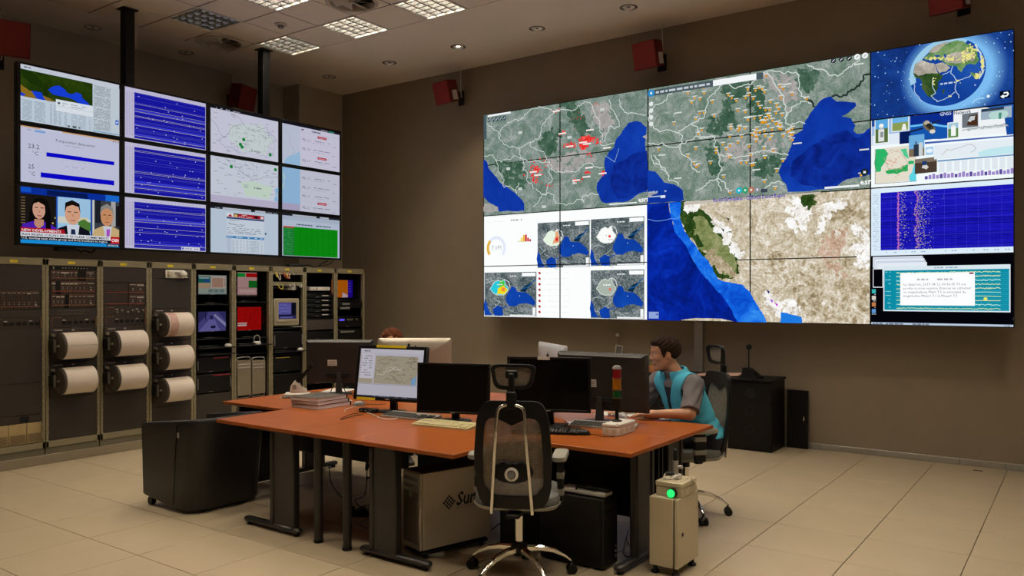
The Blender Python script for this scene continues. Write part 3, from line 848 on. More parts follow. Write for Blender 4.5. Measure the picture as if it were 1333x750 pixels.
def shelf_part(k, py, x=RXF - .02, z=None, out=0.):
    t, y0, y1, org = RACKS[k]; z = zk(k, py) if z is None else z
    return MB(org).bx(-8.85, x + out, y0 + .034, y1 - .034, z - .012, z, .002).build('shelf', m_blackm, t)
def unit(k, p0, p1, name='rack_unit', proud=0., mat=None, strip=None, scol=None):
    t, y0, y1, org = RACKS[k]; za, zb = zk(k, p0) - .004, zk(k, p1) + .004
    o = MB(org).bx(-8.8, RXF - .012 + proud, y0 + .036, y1 - .036, zb, za, .004).build(name, mat or m_black, t)
    x = RXF - .012 + proud
    if strip: MB(org).bx(x, x + .004, y0 + .036 + strip[0], y0 + .036 + strip[1], za - .022, za - .010).build('strip', scol, o)
    mb = MB(org); mb.bx(x, x + .002, y0 + .19, y0 + .25, zb + .008, zb + .014); mb.build('unit_print', m_grey, o)
    for yy in (y0 + .05, y1 - .05): MB(org).box((x + .006, yy, (za + zb) / 2), (.012, .010, (za - zb) * .6), .002).build('grip', m_grey if proud else m_black, o)
    return o
m_redstrip = P('red strip', (.28, .02, .03), .4); m_ystrip = P('yellow strip', (.62, .52, .10), .5)
for k, ys in ((4, (396, 441, 463)), (5, (393, 440, 460, 517)), (6, (374, 427, 461)), (7, (381, 414)), (8, (391, 412, 428))):
    for y in ys: shelf_part(k, y)
unit(4, 464, 485, 'power_supply_unit', .01, strip=(.22, .42), scol=m_redstrip); unit(4, 486.5, 511, 'power_supply_unit', .01, strip=(.21, .44), scol=m_redstrip)
rows(4, [zk(4, 512), .217]); rows(5, [zk(5, 518), .217])
unit(6, 431, 454, proud=.012); unit(6, 463, 484, strip=(.04, .26), scol=m_ystrip); unit(6, 486, 524); rows(6, [zk(6, 525), .217])
for q in range(5): unit(7, 383 + q * 6.2, 388.2 + q * 6.2, 'slot_unit', strip=(.26, .37), scol=m_sticker)
part_panel(7, zk(7, 429), zk(7, 416), 'grey_panel', P('grey brown panel', (.055, .045, .038), .5), .006)
for a_, b_ in ((431, 443), (445, 470), (472, 500)): unit(7, a_, b_)
for a_, b_ in ((393, 401), (414, 426), (429, 445), (447, 480), (482, 505)): unit(8, a_, b_)
def loose(name, label, cat, x, y, mbf, mat, X=XI, grp=None):
    yy, zz = on_X(x, y, X); mb = MB(); mbf(mb)
    return one(name, mb, mat, label, cat, (X, yy, zz), 0, grp)
# network boxes, cables and the beige CRT
t, y0, y1, org = RACKS[6]
for p in ((351.5, 357.5), (367, 372)):
    part_panel(6, zk(6, p[1]), zk(6, p[0]), 'patch_panel', P('patch panel', (.24, .22, .15), .5), .01)
cabm = [P('yellow cable', (.62, .50, .06), .5), P('white cable', (.55, .53, .46), .5), P('red cable', (.45, .05, .03), .5)]
rd = random.Random(11)
for q in range(12):
    ya = y0 + rd.uniform(.06, .42); yb = ya + rd.uniform(-.14, .14); yb = min(max(yb, y0 + .06), y1 - .06); za = zk(6, rd.choice((354, 355, 369)))
    zm = za - rd.uniform(.03, .09)
    mb = MB(); mb.tube([(RXF - .004, ya - org[1], za - org[2]), (RXF + .03, ya * .7 + yb * .3 - org[1], zm - org[2]), (RXF + .025, ya * .2 + yb * .8 - org[1], zm + .01 - org[2]), (RXF - .004, yb - org[1], za - .01 - org[2])], .005, 6, sub=5)
    mb.v = [(p[0] - org[0], p[1], p[2]) for p in mb.v]
    mb.build('patch_cable', cabm[q % 3 if q < 8 else 1], t)
loose('network_switch', 'small white network box with cables in the CRT rack', 'network box', 379, 375.5, lambda m: (m.bx(-.1, .02, -.07, .07, -.02, .02, .004), m.bx(.02, .024, -.05, -.02, -.01, .01)), m_white)
yc, zc, w_, h_ = rspan(357, 390, 388.5, 424, RXF - .02)
t = thing('crt_monitor', 'old beige CRT monitor with a blue screen in a rack', 'monitor', (RXF - .02, yc, zc - h_ / 2))
m_beige = P('aged beige plastic', (.36, .32, .22), .5)
mb = MB(); mb.bx(-.03, 0, -w_ / 2, w_ / 2, 0, h_, .012)
mb.loft([[(-.03, sy * w_ * .47, h_ / 2 + sz * h_ * .46) for sy, sz in ((-1, -1), (1, -1), (1, 1), (-1, 1))], [(-.36, sy * w_ * .28, h_ / 2 + sz * h_ * .28) for sy, sz in ((-1, -1), (1, -1), (1, 1), (-1, 1))]])
mb.build('case', m_beige, t)
mb = MB()
for s in (-1, 1): mb.bx(0, .012, s * w_ * .40 - .02, s * w_ * .40 + .02, .05, h_ - .02, .004)
mb.bx(0, .012, -w_ * .36, w_ * .36, h_ - .055, h_ - .02, .004); mb.bx(0, .012, -w_ * .36, w_ * .36, .05, .085, .004); mb.build('front_frame', m_beige, t)
a = Art((.002, 0, h_ / 2 + .012), (0, 1, 0), (0, 0, 1), (1, 0, 0)); a_crt(a, w_ * .72, h_ * .62); a.build('screen', m_scr_rack, t)
mb = MB(); mb.cyl((.0, -w_ * .36, .025), (.006, -w_ * .36, .025), .007, n=10); mb.build('power_button', m_grey, t)
loose('paper_card', 'white card lying under the beige CRT', 'card', 384.5, 425.5, lambda m: m.bx(-.06, .06, -.07, .07, .0, .004), m_sticker, RXF - .03)
# labelled white boxes in the slot rack
for q, x in enumerate((406, 416, 424)):
    loose('network_box', 'small white network box lying on top of the black slot units', 'network box', x, 378.5, lambda m: (m.bx(-.12, .03, -.055, .055, 0, .05, .005), m.bx(.03, .034, -.035, .035, .012, .036)), [m_white, m_grey], RXF - .05, 'white boxes above the slot units')
# end rack devices
t, y0, y1, org = RACKS[8]
m_blueled = EM('blue display glow', (.12, .08, .9), 1.0)
zq = zk(8, 414); MB(org).bx(RXF - .012, RXF - .008, y0 + .07, y0 + .16, zq - .035, zq - .012).build('blue_readout', m_blueled, t)
for q, (yy, p) in enumerate(((.22, 414), (.26, 414.5), (.30, 414), (.38, 414))):
    MB(org).cyl((RXF - .012, y0 + yy, zk(8, p) - .02), (RXF + .0, y0 + yy, zk(8, p) - .02), .012, n=10).build('knob', m_screw, t)
for p, a_, b_ in ((395, .08, .22), (400.5, .04, .22), (431, .05, .3)): MB(org).bx(RXF - .012, RXF - .006, y0 + a_ + .04, y0 + b_ + .04, zk(8, p + 2), zk(8, p - .5), .002).build('faceplate', m_grey, t)
# keyboard trays with mice, headset, silver towers
def tray(k, py, out):
    t, y0, y1, org = RACKS[k]; z = zk(k, py)
    return MB(org).bx(-8.6, RXF + out, y0 + .03, y1 - .02, z - .014, z, .003).build('keyboard_tray', m_blackm, t), z
for k, py, lbk in ((4, 452, 'black keyboard on the tray with the white mouse, under the lilac screen'), (4, 460.5, 'black keyboard on the lower tray above the red-striped units'), (5, 448.5, 'black keyboard under the headset over the silver towers'), (6, 457, 'black keyboard on the tray of the CRT rack')):
    tray(k, py, .06)
    t, y0, y1, org = RACKS[k]; z = zk(k, py)
    kb = MB((0, 0, 0)); kb.bx(-.09, .05, -.18, .10, 0, .018, .004)
    one('rack_keyboard', kb, m_blackm, lbk, 'keyboard', (RXF - .03, (y0 + y1) / 2 - .03, z + .0005), 0, 'keyboards on rack trays')
def mouse_mesh(mb): mb.ell((0, 0, .004), (.055, .03, .028), 14)
for k, py, lb in ((4, 452, 'white mouse on the tray below the surveillance screen'), (6, 457, 'white mouse on the tray of the CRT rack')):
    t, y0, y1, org = RACKS[k]; mb = MB(); mb.lathe([(.002, .034), (.02, .031), (.032, .018), (.034, 0), (.001, 0)], 16, Matrix.Diagonal((1.6, 1, 1, 1)))
    one('white_mouse', mb, m_white, lb, 'mouse', (RXF - .01, y1 - .075, zk(k, py) + .0005))
t, y0, y1, org = RACKS[5]
t = thing('headset', 'white headset resting on a tray over the silver towers', 'headset', (RXF - .01, y0 + .33, zk(5, 448.5) + .0005))
MB().lathe([(.001, .0), (.05, 0), (.05, .025), (.03, .035), (.001, .036)], 18).build('ear_cup', m_white, t)
MB().tube([(0, -.045, .03), (0, -.035, .09), (0, .0, .11), (0, .035, .09), (0, .045, .03)], .005, 8, sub=5).build('headband', m_silver, t)
m_towerg = P('silver tower metal', (.25, .21, .15), .42, .35, var=.1, scale=200)
for q, (xa, xb) in enumerate(((309, 327.6), (328.4, 346))):
    X = RXF + .01; ya, _ = on_X(xa, 490, X); yb, _ = on_X(xb, 490, X); m_ = (xa + xb) / 2
    zt = on_X(m_, 467, X)[1]; zb = zk(5, 517) + .001
    t = thing('workstation_tower', 'silver workstation tower with loop handles on a rack shelf', 'computer', (X, (ya + yb) / 2, zb), 0, 'pair of silver towers in the rack')
    hw = (yb - ya) / 2 - .003; H_ = zt - zb
    MB().bx(-.42, 0, -hw, hw, .03, H_ - .02, .006).build('case', m_towerg, t)
    for s in (-1, 1):
        MB().tube([(-.02, s * (hw - .01), H_ - .03), (-.02, s * (hw - .012), H_ + .01), (-.02, 0, H_ + .02)], .007, 8, sub=4).build('top_handle', m_silver, t)
        MB().tube([(-.02, s * (hw - .01), .04), (-.02, s * (hw - .012), .006), (-.02, 0, .006)], .005, 8, sub=4).build('foot_loop', m_silver, t)
    for d in (.06, .10): MB().bx(0, .004, -hw + .012, hw - .012, H_ - d - .016, H_ - d, .002).build('optical_drive', m_silver, t)
    for d in (.09, .12, .15): MB().cyl((0, -hw + .02, d), (.003, -hw + .02, d), .006, n=8).build('port', m_screw, t)
# adapter and black cables on top of the racks
o = MB(); o.bx(-.05, .05, -.12, .10, 0, .035, .008); o.tube([(0, .10, .02), (0, .22, .03), (-.02, .36, .012), (-.05, .52, .07), (-.12, .66, .105)], .008, 8, sub=6)
o.tube([(-.02, .33, .012), (-.05, .60, .05), (-.12, .75, .105)], .006, 8, sub=6)
yy, zz = on_X(384, 348, RXF - .1)
one('power_adapter', o, m_blackm, 'black power adapter with cables on top of the racks', 'power adapter', (RXF - .1, yy, 2.0065))

# ================================================================== bank of twelve displays hanging over the racks
m_lcd = EMATTR('lit hanging display', .88)
BX, BY0, BZ0, BW, BH = -8.45, 3.546, 2.130, 1.0435, .598
class Scr:
    """draws in fractions of a screen, x to the right, y down"""
    def __init__(s, a, w, h): s.a, s.W, s.H = a, w, h
    def m(s, p): return ((p[0] - .5) * s.W, (.5 - p[1]) * s.H)
    def rect(s, x0, y0, x1, y1, c=None, mat=None): s.a.poly([s.m(p) for p in ((x0, y0), (x1, y0), (x1, y1), (x0, y1))], c, mat)
    def poly(s, pts, c=None, mat=None): s.a.poly([s.m(p) for p in pts], c, mat)
    def line(s, pts, w, c, closed=False): s.a.line([s.m(p) for p in pts], w * s.H, c, closed)
    def ell(s, x, y, rx, ry, c, n=18): s.poly([(x + rx * math.cos(2 * PI * k / n), y + ry * math.sin(2 * PI * k / n)) for k in range(n)], c)
    def text(s, b, x, y, sz, c, al='l', bold=False, width=None): p = s.m((x, y)); s.a.text(b, p[0], p[1], sz * s.H, c, al, bold, width * s.W if width else None)
    def many(s, q, c): s.a.many([(*s.m((x0, y1)), *s.m((x1, y0))) for x0, y0, x1, y1 in q], c)
    def scrib(s, x0, y, x1, h, c, seed=0, fill=.75):
        p = s.m((x0, y)); q = s.m((x1, y)); s.a.scribble(p[0], p[1], q[0], h * s.H, c, seed, fill)
def scr_catalogue(s):
    s.rect(0, 0, 1, 1, '#bccbd9'); s.rect(0, 0, 1, .075, '#c9d0dc'); s.scrib(.01, .05, .12, .02, '#5a6270', 1); s.scrib(.15, .045, .6, .008, '#a8b0bc', 2)
    s.rect(0, .085, .712, .56, None, EMNOISE('map land', [(.3, '#1d3008'), (.5, '#33500f'), (.62, '#3e5a14'), (.75, '#6d5a1e')], 7., .5))
    s.poly(wiggle([(0, .09), (.1, .10), (.2, .28), (.22, .36), (.1, .33), (.02, .22)], .12, 3, True, 1), '#1c3208')
    s.poly(wiggle([(0, .36), (.06, .42), (.12, .46), (.25, .5), (.31, .56), (.0, .56)], .1, 3, True, 2), '#8d6d22')
    for pts, sd in (([(.10, .44), (.2, .44), (.22, .52), (.24, .6), (.15, .56)], 3), ([(.0, .5), (.05, .53), (.03, .56), (0, .56)], 5),
                    ([(.26, .37), (.33, .27), (.37, .25), (.42, .29), (.46, .36), (.5, .36), (.55, .31), (.6, .33), (.60, .39), (.66, .46), (.712, .55), (.6, .52), (.5, .45), (.4, .44), (.3, .43)], 4)):
        s.poly(wiggle(pts, .07, 2, True, sd), '#1740d8')
    s.poly(wiggle([(.24, .5), (.32, .55), (.31, .62), (.26, .6)], .1, 2, True, 6), '#8a6a2c')
    s.rect(0, .57, .712, 1, '#c3d2e0')
    for x0, x1, n in ((.02, .11, 22), (.13, .235, 22), (.28, .30, 22), (.315, .345, 22), (.36, .39, 14), (.42, .445, 14), (.49, .55, 12), (.56, .64, 12), (.67, .69, 12)):
        for k in range(n):
            y = .63 + k * .36 / n if n > 15 else .72 + k * .27 / n
            s.scrib(x0, y, x1, .008, '#8593a2', k, .9)
    s.rect(.335, .51, .712, .72, '#dfe7ee'); s.scrib(.4, .57, .65, .014, '#8a949e', 4); s.scrib(.4, .61, .62, .014, '#9aa4ae', 5); s.ell(.365, .575, .014, .022, '#56616c'); s.rect(.345, .63, .712, .634, '#9aa6b2')
    s.rect(.716, .08, 1, 1, '#c3cfd8')
    for k in range(44):
        if k % 11 != 10: s.scrib(.725, .12 + k * .0195, .9, .009, '#6f7a85', k, .85)
    s.rect(.955, .70, .99, .79, '#1b5ad0'); s.ell(.972, .745, .010, .02, '#d8e4f4')
    s.many([(.45, .955, .475, .985), (.50, .95, .54, .99), (.56, .955, .58, .985)], '#59626c'); s.rect(.716, .97, 1, .985, '#5b9bd0')
def scr_temp(s):
    s.rect(0, 0, 1, 1, '#c3c6de'); s.rect(0, 0, 1, .022, '#d0a177'); s.rect(.19, 0, .4, .03, '#d0d3e6'); s.rect(.135, .045, .235, .085, '#7ea4d8')
    s.scrib(.05, .065, .12, .012, '#8a8da5', 1); s.text('Temperaturi datacenter', .535, .205, .075, '#4a4a58', 'c'); s.scrib(.43, .255, .62, .012, '#9a9cae', 3)
    s.text('23.2', .07, .385, .115, '#3c3c4a'); s.text('\u00b0C', .107, .50, .10, '#3c3c4a')
    s.rect(.245, .425, .945, .495, '#0a08c8'); s.rect(.245, .42, .6, .43, '#0a08c8')
    s.text('25', .07, .75, .115, '#3c3c4a'); s.text('\u00b0C', .077, .87, .10, '#3c3c4a')
    s.rect(.19, .795, .945, .885, '#0a08c8'); s.scrib(.43, .64, .62, .012, '#9a9cae', 4)
    s.many([(.28 + k * .056, .525, .295 + k * .056, .53) for k in range(12)] + [(.235 + k * .06, .915, .25 + k * .06, .92) for k in range(12)] + [(.225, .27 + k * .055, .232, .278 + k * .055) for k in range(4)] + [(.17, .66 + k * .055, .177, .668 + k * .055) for k in range(4)], '#8d8fa3')
    s.many([(.93, .03, .94, .05), (.955, .03, .965, .05), (.985, .03, .995, .05)], '#555768')
def scr_news(s):
    s.rect(0, 0, 1, 1, '#04060f'); s.rect(0, .0, 1, .12, '#0a2f9c'); s.rect(.25, .02, .66, .11, '#071a52'); s.rect(.0, .0, .1, .09, '#1251c8'); s.rect(.85, .0, 1, .12, '#1a6ad0')
    s.rect(0, .12, .34, .80, '#1b1714')                                           # first reporter
    s.many([(.005, .18 + k * .05, .045, .20 + k * .05) for k in range(10)], '#6e5c42'); s.many([(.30, .6, .315, .63), (.325, .5, .335, .53)], '#c9a96a')
    s.poly([(.06, .82), (.09, .4), (.13, .2), (.2, .17), (.26, .22), (.285, .4), (.30, .82)], '#0d0a0a')
    s.poly([(0, .80), (.02, .66), (.12, .60), (.26, .60), (.34, .70), (.34, .80)], '#4a1fb0'); s.poly([(.13, .56), (.22, .56), (.22, .66), (.17, .74), (.13, .66)], '#c08a72')
    s.ell(.175, .38, .062, .175, '#cf9c86'); s.poly([(.10, .33), (.13, .2), (.2, .18), (.245, .3), (.25, .42), (.225, .3), (.17, .25), (.13, .28)], '#0d0a0a')
    s.poly([(.225, .2), (.27, .3), (.285, .5), (.29, .78), (.24, .72), (.235, .45)], '#0d0a0a')
    s.rect(.135, .345, .165, .36, '#3a2018'); s.rect(.19, .345, .22, .36, '#3a2018'); s.rect(.158, .49, .20, .505, '#8a3030'); s.rect(.173, .4, .183, .44, '#b57f6a')
    s.rect(.34, .12, .355, .86, '#1d4fae')
    s.rect(.355, .12, .69, .80, '#9ec6e6'); s.rect(.355, .5, .69, .60, '#c9d4cc'); s.rect(.36, .48, .45, .56, '#d6d2c4'); s.rect(.58, .47, .66, .54, '#d4c9a6')
    s.poly(wiggle([(.56, .56), (.62, .50), (.69, .56), (.69, .72), (.56, .72)], .1, 3, True, 3), '#4d7a34')
    s.poly([(.355, .84), (.36, .70), (.44, .64), (.58, .64), (.68, .72), (.69, .84)], '#12151f'); s.poly([(.445, .62), (.575, .62), (.56, .84), (.46, .84)], '#cfd6e2')
    s.poly([(.49, .70), (.53, .70), (.54, .84), (.485, .84)], '#1d2a4a'); s.ell(.505, .42, .078, .20, '#d6a183'); s.poly([(.425, .40), (.43, .22), (.5, .16), (.575, .22), (.585, .40), (.565, .28), (.5, .25), (.445, .29)], '#17100d')
    s.rect(.455, .375, .49, .39, '#3a2018'); s.rect(.52, .375, .555, .39, '#3a2018'); s.rect(.48, .535, .53, .548, '#9a5248'); s.rect(.498, .42, .513, .47, '#be8669')
    s.rect(.69, .12, .705, .86, '#1d4fae')
    s.rect(.705, .12, 1, .80, '#3c4148'); s.rect(.71, .12, .73, .8, '#cfcfd0'); s.rect(.74, .12, .80, .55, '#1d2128'); s.rect(.91, .12, .96, .6, '#a9a6a6'); s.rect(.965, .2, 1, .6, '#16181c')
    s.poly([(.70, .84), (.73, .68), (.82, .60), (.92, .60), (1, .66), (1, .84)], '#c9ac7a'); s.poly([(.82, .6), (.92, .6), (.90, .84), (.85, .84)], '#c9cdd8'); s.poly([(.86, .66), (.90, .66), (.89, .84), (.86, .84)], '#a84fc0')
    s.ell(.865, .42, .068, .185, '#c98f66'); s.poly([(.79, .40), (.80, .24), (.865, .17), (.93, .24), (.942, .42), (.92, .30), (.865, .25), (.815, .30)], '#8d8a86')
    s.rect(.825, .38, .855, .395, '#40241a'); s.rect(.88, .38, .91, .395, '#40241a'); s.rect(.845, .52, .89, .532, '#8f4a3a'); s.rect(.86, .42, .873, .47, '#b07850')
    s.poly([(.0, .72), (.42, .72), (.43, .80), (0, .80)], '#b01020'); s.text('NEW DEVELOPMENTS', .01, .785, .062, '#f0e6e6', bold=True, width=.38)
    s.rect(0, .80, .91, .875, '#dfe2ea'); s.text('IRAN BEGINS SCALING BACK NUCLEAR COMMITMENTS', .01, .860, .062, '#15161c', bold=True, width=.875)
    s.rect(0, .875, .96, .935, '#0c0e18'); s.text('U.S. moving navy strike group and B-52 bombers to region', .01, .922, .052, '#d3d6de', bold=True, width=.86)
    s.rect(0, .935, 1, 1, '#1a8ed8'); s.rect(.905, .80, 1, .935, '#c00d18'); s.text('CNN', .952, .895, .085, '#ffffff', 'c', bold=True, width=.08); s.rect(.86, .94, 1, .985, '#101c3a'); s.text('NEWSROOM', .93, .978, .035, '#e6e8f0', 'c', bold=True)
def scr_helicorder(seed):
    def f(s):
        rd = random.Random(seed)
        s.rect(0, 0, 1, 1, '#c4c0dc'); s.rect(.11, .075, .995, .985, '#1a18a6')
        s.many([(.02 + .03 * j, .09 + k * .03, .035 + .03 * j, .098 + k * .03) for k in range(29) for j in range(3)], '#7d79a8')
        s.many([(.15 + .045 * k, .035, .165 + .045 * k, .043) for k in range(18)], '#8a86b0')
        for k in range(38):
            y = .09 + k * .0235; u = rd.random()
            c = '#d8cfb8' if u < .09 else ('#6c70c8' if u < .40 else '#100f80')
            s.line(wiggle([(.112, y), (.4, y), (.7, y), (.993, y)], .012, 4, seed=k + seed * 40), .004 if u < .1 else .0026, c)
        for q in range(3): y = rd.uniform(.3, .9); s.rect(.112, y, .994, y + .03, '#3a3ed0'); s.line([(.112, y + .04), (.994, y + .04)], .005, '#e4d9b8')
        q = []
        for k in range(26):
            x, y = rd.uniform(.13, .96), rd.uniform(.1, .96); q.append((x, y, x + .012, y + .012))
        s.many(q, '#d4d8f4')
        if seed == 3: s.rect(.68, .92, .92, .985, '#d8d8e8'); s.ell(.70, .952, .012, .02, '#2b57c0'); s.scrib(.73, .965, .9, .02, '#7a80a0', 3)
    return f
def county(s, seed, xs, ys, n=9, col='#6f7286'):
    rd = random.Random(seed)
    pts = {}
    nx, ny = n, max(2, int(n * .6))
    for i in range(nx + 1):
        for j in range(ny + 1): pts[i, j] = (xs[0] + (xs[1] - xs[0]) * (i + rd.uniform(-.3, .3)) / nx, ys[0] + (ys[1] - ys[0]) * (j + rd.uniform(-.3, .3)) / ny)
    for (i, j), p in pts.items():
        for d in ((1, 0), (0, 1)):
            q = pts.get((i + d[0], j + d[1]))
            if q and rd.random() < .62: s.line(wiggle([p, q], .16, 3, seed=i * 7 + j), .0035, col)
def places(s, seed, n, ys=(.06, .95), col='#7d8094'):
    rd = random.Random(seed)
    for k in range(n):
        x, y = rd.uniform(.02, .92), rd.uniform(*ys); s.scrib(x, y, min(x + rd.uniform(.03, .07), .99), .012, col, k + seed, .95)
def scr_map_top(s):
    s.rect(0, 0, 1, 1, '#c9cadc'); s.rect(0, 0, 1, .055, '#15131c'); s.scrib(.03, .045, .42, .02, '#a8a8b4', 2, .6)
    s.poly(wiggle([(.3, .3), (.75, .2), (.95, .5), (.8, .9), (.45, .9), (.25, .6)], .1, 3, True, 2), '#c8d2d4')
    for ps in ([(.12, .72), (.22, .60), (.32, .36), (.46, .28), (.52, .35), (.64, .40), (.70, .33), (.82, .24), (.92, .40), (.97, .52)], [(.12, .72), (.2, .86), (.3, .84), (.42, .96)], [(0, .30), (.1, .45), (.2, .66)], [(.28, .08), (.44, .2), (.48, .28)]): s.line(wiggle(ps, .12, 3, seed=len(ps)), .0055, '#5a5d70')
    county(s, 5, (.3, .92), (.36, .92)); places(s, 3, 44, (.1, .95))
    for x, y in ((.47, .62), (.42, .74), (.445, .79), (.87, .86)): s.ell(x, y, .024, .04, '#178a3c'); s.ell(x, y, .008, .014, '#0d5f28')
    s.text('Romania', .58, .86, .075, '#3f4252')
def scr_map_low(s):
    s.rect(0, 0, 1, 1, '#c9cedc'); s.poly(wiggle([(.4, .5), (.6, .44), (.9, .5), (.85, .8), (.5, .8)], .1, 3, True, 4), '#c2d6c6'); s.rect(0, .84, 1, 1, '#b9b2cc')
    county(s, 9, (.36, .72), (.0, .36), 7); places(s, 8, 50, (.05, .82))
    s.line(wiggle([(.2, .02), (.3, .12), (.5, .32), (.62, .4), (.8, .3), (1, .26)], .1, 3, seed=4), .006, '#5a5d70'); s.poly(wiggle([(.94, .56), (1, .5), (1, .84), (.93, .82), (.96, .7)], .1, 2, True, 3), '#8fb8dc')
    for x, y in ((.29, .18), (.955, .10)): s.ell(x, y, .024, .04, '#178a3c'); s.ell(x, y, .008, .014, '#0d5f28')
    s.text('Bulgaria', .62, .60, .065, '#3f4252')
def list_rows(s, ys, tags):
    for k, (y, b) in enumerate(ys):
        s.text('ML ' + b, .335, y + .02, .085, '#5a5c6c'); s.scrib(.52, y - .015, .82, .014, '#4a4c5c', k); s.scrib(.52, y + .035, .72, .009, '#8a8c9c', k + 4); s.scrib(.87, y + .05, .94, .012, '#6a6c7c', k + 9)
    for y in tags: s.rect(.60, y - .03, .76, y + .025, '#b01832'); s.scrib(.62, y + .01, .74, .016, '#e8b8c0', 3, 1)
def scr_list_top(s):
    s.rect(0, 0, 1, 1, '#c9c6da'); s.rect(0, 0, 1, .06, '#15131c'); s.rect(.80, .02, .90, .05, '#2f8a70'); s.rect(.66, .025, .78, .045, '#9a9aa6')
    s.poly(wiggle([(0, .06), (.30, .06), (.30, .99), (0, .99)], .0, 1, True), '#bcc3d6'); s.poly(wiggle([(.02, 1), (.1, .82), (.30, .66), (.30, 1)], .06, 3, True, 3), '#97bcdc')
    s.line(wiggle([(.05, .2), (.12, .5), (.2, .62), (.18, .8)], .15, 3, seed=2), .005, '#8b90a8'); s.scrib(.32, .135, .65, .03, '#5a5c6c', 5)
    s.rect(.32, .17, 1, .175, '#aaa8bc'); list_rows(s, ((.36, '1.2'), (.58, '1.8'), (.86, '0.9')), (.235, .745))
def scr_list_low(s):
    s.rect(0, 0, 1, 1, '#c2c3d4'); s.rect(0, .0, .30, .84, '#8fb6da'); s.rect(0, .84, .30, 1, '#a9a2c0'); s.poly(wiggle([(0, .1), (.06, .25), (.03, .5), (0, .55)], .1, 2, True, 5), '#a9c6cc')
    list_rows(s, ((.20, '1.2'), (.42, '1.0'), (.63, '1.0'), (.91, '2.1')), (.775,)); s.rect(.32, .74, 1, .744, '#aaa8bc')
def scr_web(s):
    s.rect(0, 0, 1, 1, '#b9c8d8'); s.rect(0, 0, 1, .05, '#23222c'); s.rect(.17, .008, .58, .046, '#b4bac6'); s.rect(.64, .008, .8, .046, '#b4bac6'); s.scrib(.02, .04, .14, .02, '#8a8c98', 2); s.scrib(.82, .04, .98, .02, '#8a8c98', 3)
    s.rect(.225, .11, .78, 1, '#c6d1df'); s.rect(.225, .12, .325, .205, '#d8dae2'); s.poly([(.235, .2), (.28, .14), (.31, .2)], '#b01828'); s.rect(.325, .12, .78, .205, '#a01525'); s.rect(.335, .14, .38, .2, '#c9b46a'); s.rect(.33, .12, .4, .14, '#1d1214')
    s.scrib(.40, .155, .52, .02, '#e0b8b8', 2); s.scrib(.40, .19, .6, .02, '#d89aa0', 3); s.ell(.66, .165, .03, .035, '#3a1018'); s.rect(.725, .14, .77, .195, '#d6cad0'); s.rect(.225, .21, .78, .245, '#2d3f70')
    for k, (y, x1) in enumerate(((.28, .40), (.35, .33), (.37, .5), (.40, .46), (.45, .72), (.49, .72), (.53, .74), (.565, .68))): s.scrib(.235 if k != 3 else .36, y, x1, .012, '#5d6878' if k != 3 else '#1d2430', k)
    s.rect(.225, .62, .78, .67, '#3d7fb4'); s.scrib(.24, .655, .76, .02, '#b8d4ea', 4, .6); s.rect(.79, .50, .815, .545, '#3a4a60')
    for x0, x1 in ((.30, .34), (.36, .39), (.42, .44), (.47, .48), (.51, .54), (.56, .70), (.73, .75)):
        for k in range(12): s.scrib(x0, .72 + k * .023, x1, .008, '#7d8a9a', k, .85)
    s.rect(.225, .67, .29, 1, '#b4c0d4')
def scr_green(s):
    s.rect(0, 0, 1, 1, '#b3bfd2'); s.rect(0, 0, 1, .05, '#23222c'); s.rect(.17, .008, .58, .046, '#b4bac6'); s.rect(.64, .008, .8, .046, '#b4bac6'); s.rect(.0, .05, 1, .15, '#a8b4c8')
    s.scrib(.17, .255, .84, .028, '#4a5468', 2, .9); s.rect(.02, .30, .20, .335, '#b8483c'); s.rect(.02, .335, .20, .99, '#1c7a34'); s.rect(.20, .30, .965, .99, '#0c8a12')
    s.many([(.30 + k * .10, .30, .304 + k * .10, .985) for k in range(7)], '#0a6e10')
    for k in range(15): s.scrib(.03, .365 + k * .042, .18, .01, '#49a85c', k, .7); s.scrib(.22, .365 + k * .042, .95, .006, '#0a6e10', k + 5, .4)
bank = [[(scr_catalogue, 'hanging display with a terrain map over an earthquake table'), (scr_helicorder(1), 'blue helicorder display in the top row of the hanging bank'), (scr_map_top, 'hanging display with a county map marked Romania'), (scr_list_top, 'hanging display listing magnitudes with a dark menu bar on top')],
        [(scr_temp, 'hanging display with 23.2 and 25 degree temperature bars'), (scr_helicorder(2), 'blue helicorder display in the middle row of the hanging bank'), (scr_map_low, 'hanging display with a pale map marked Bulgaria'), (scr_list_low, 'hanging display listing magnitudes beside a pale blue sea')],
        [(scr_news, 'hanging display showing a three-person news broadcast'), (scr_helicorder(3), 'blue helicorder display in the bottom row of the hanging bank'), (scr_web, 'hanging display with a web page under a red banner'), (scr_green, 'hanging display filled with a bright green table')]]
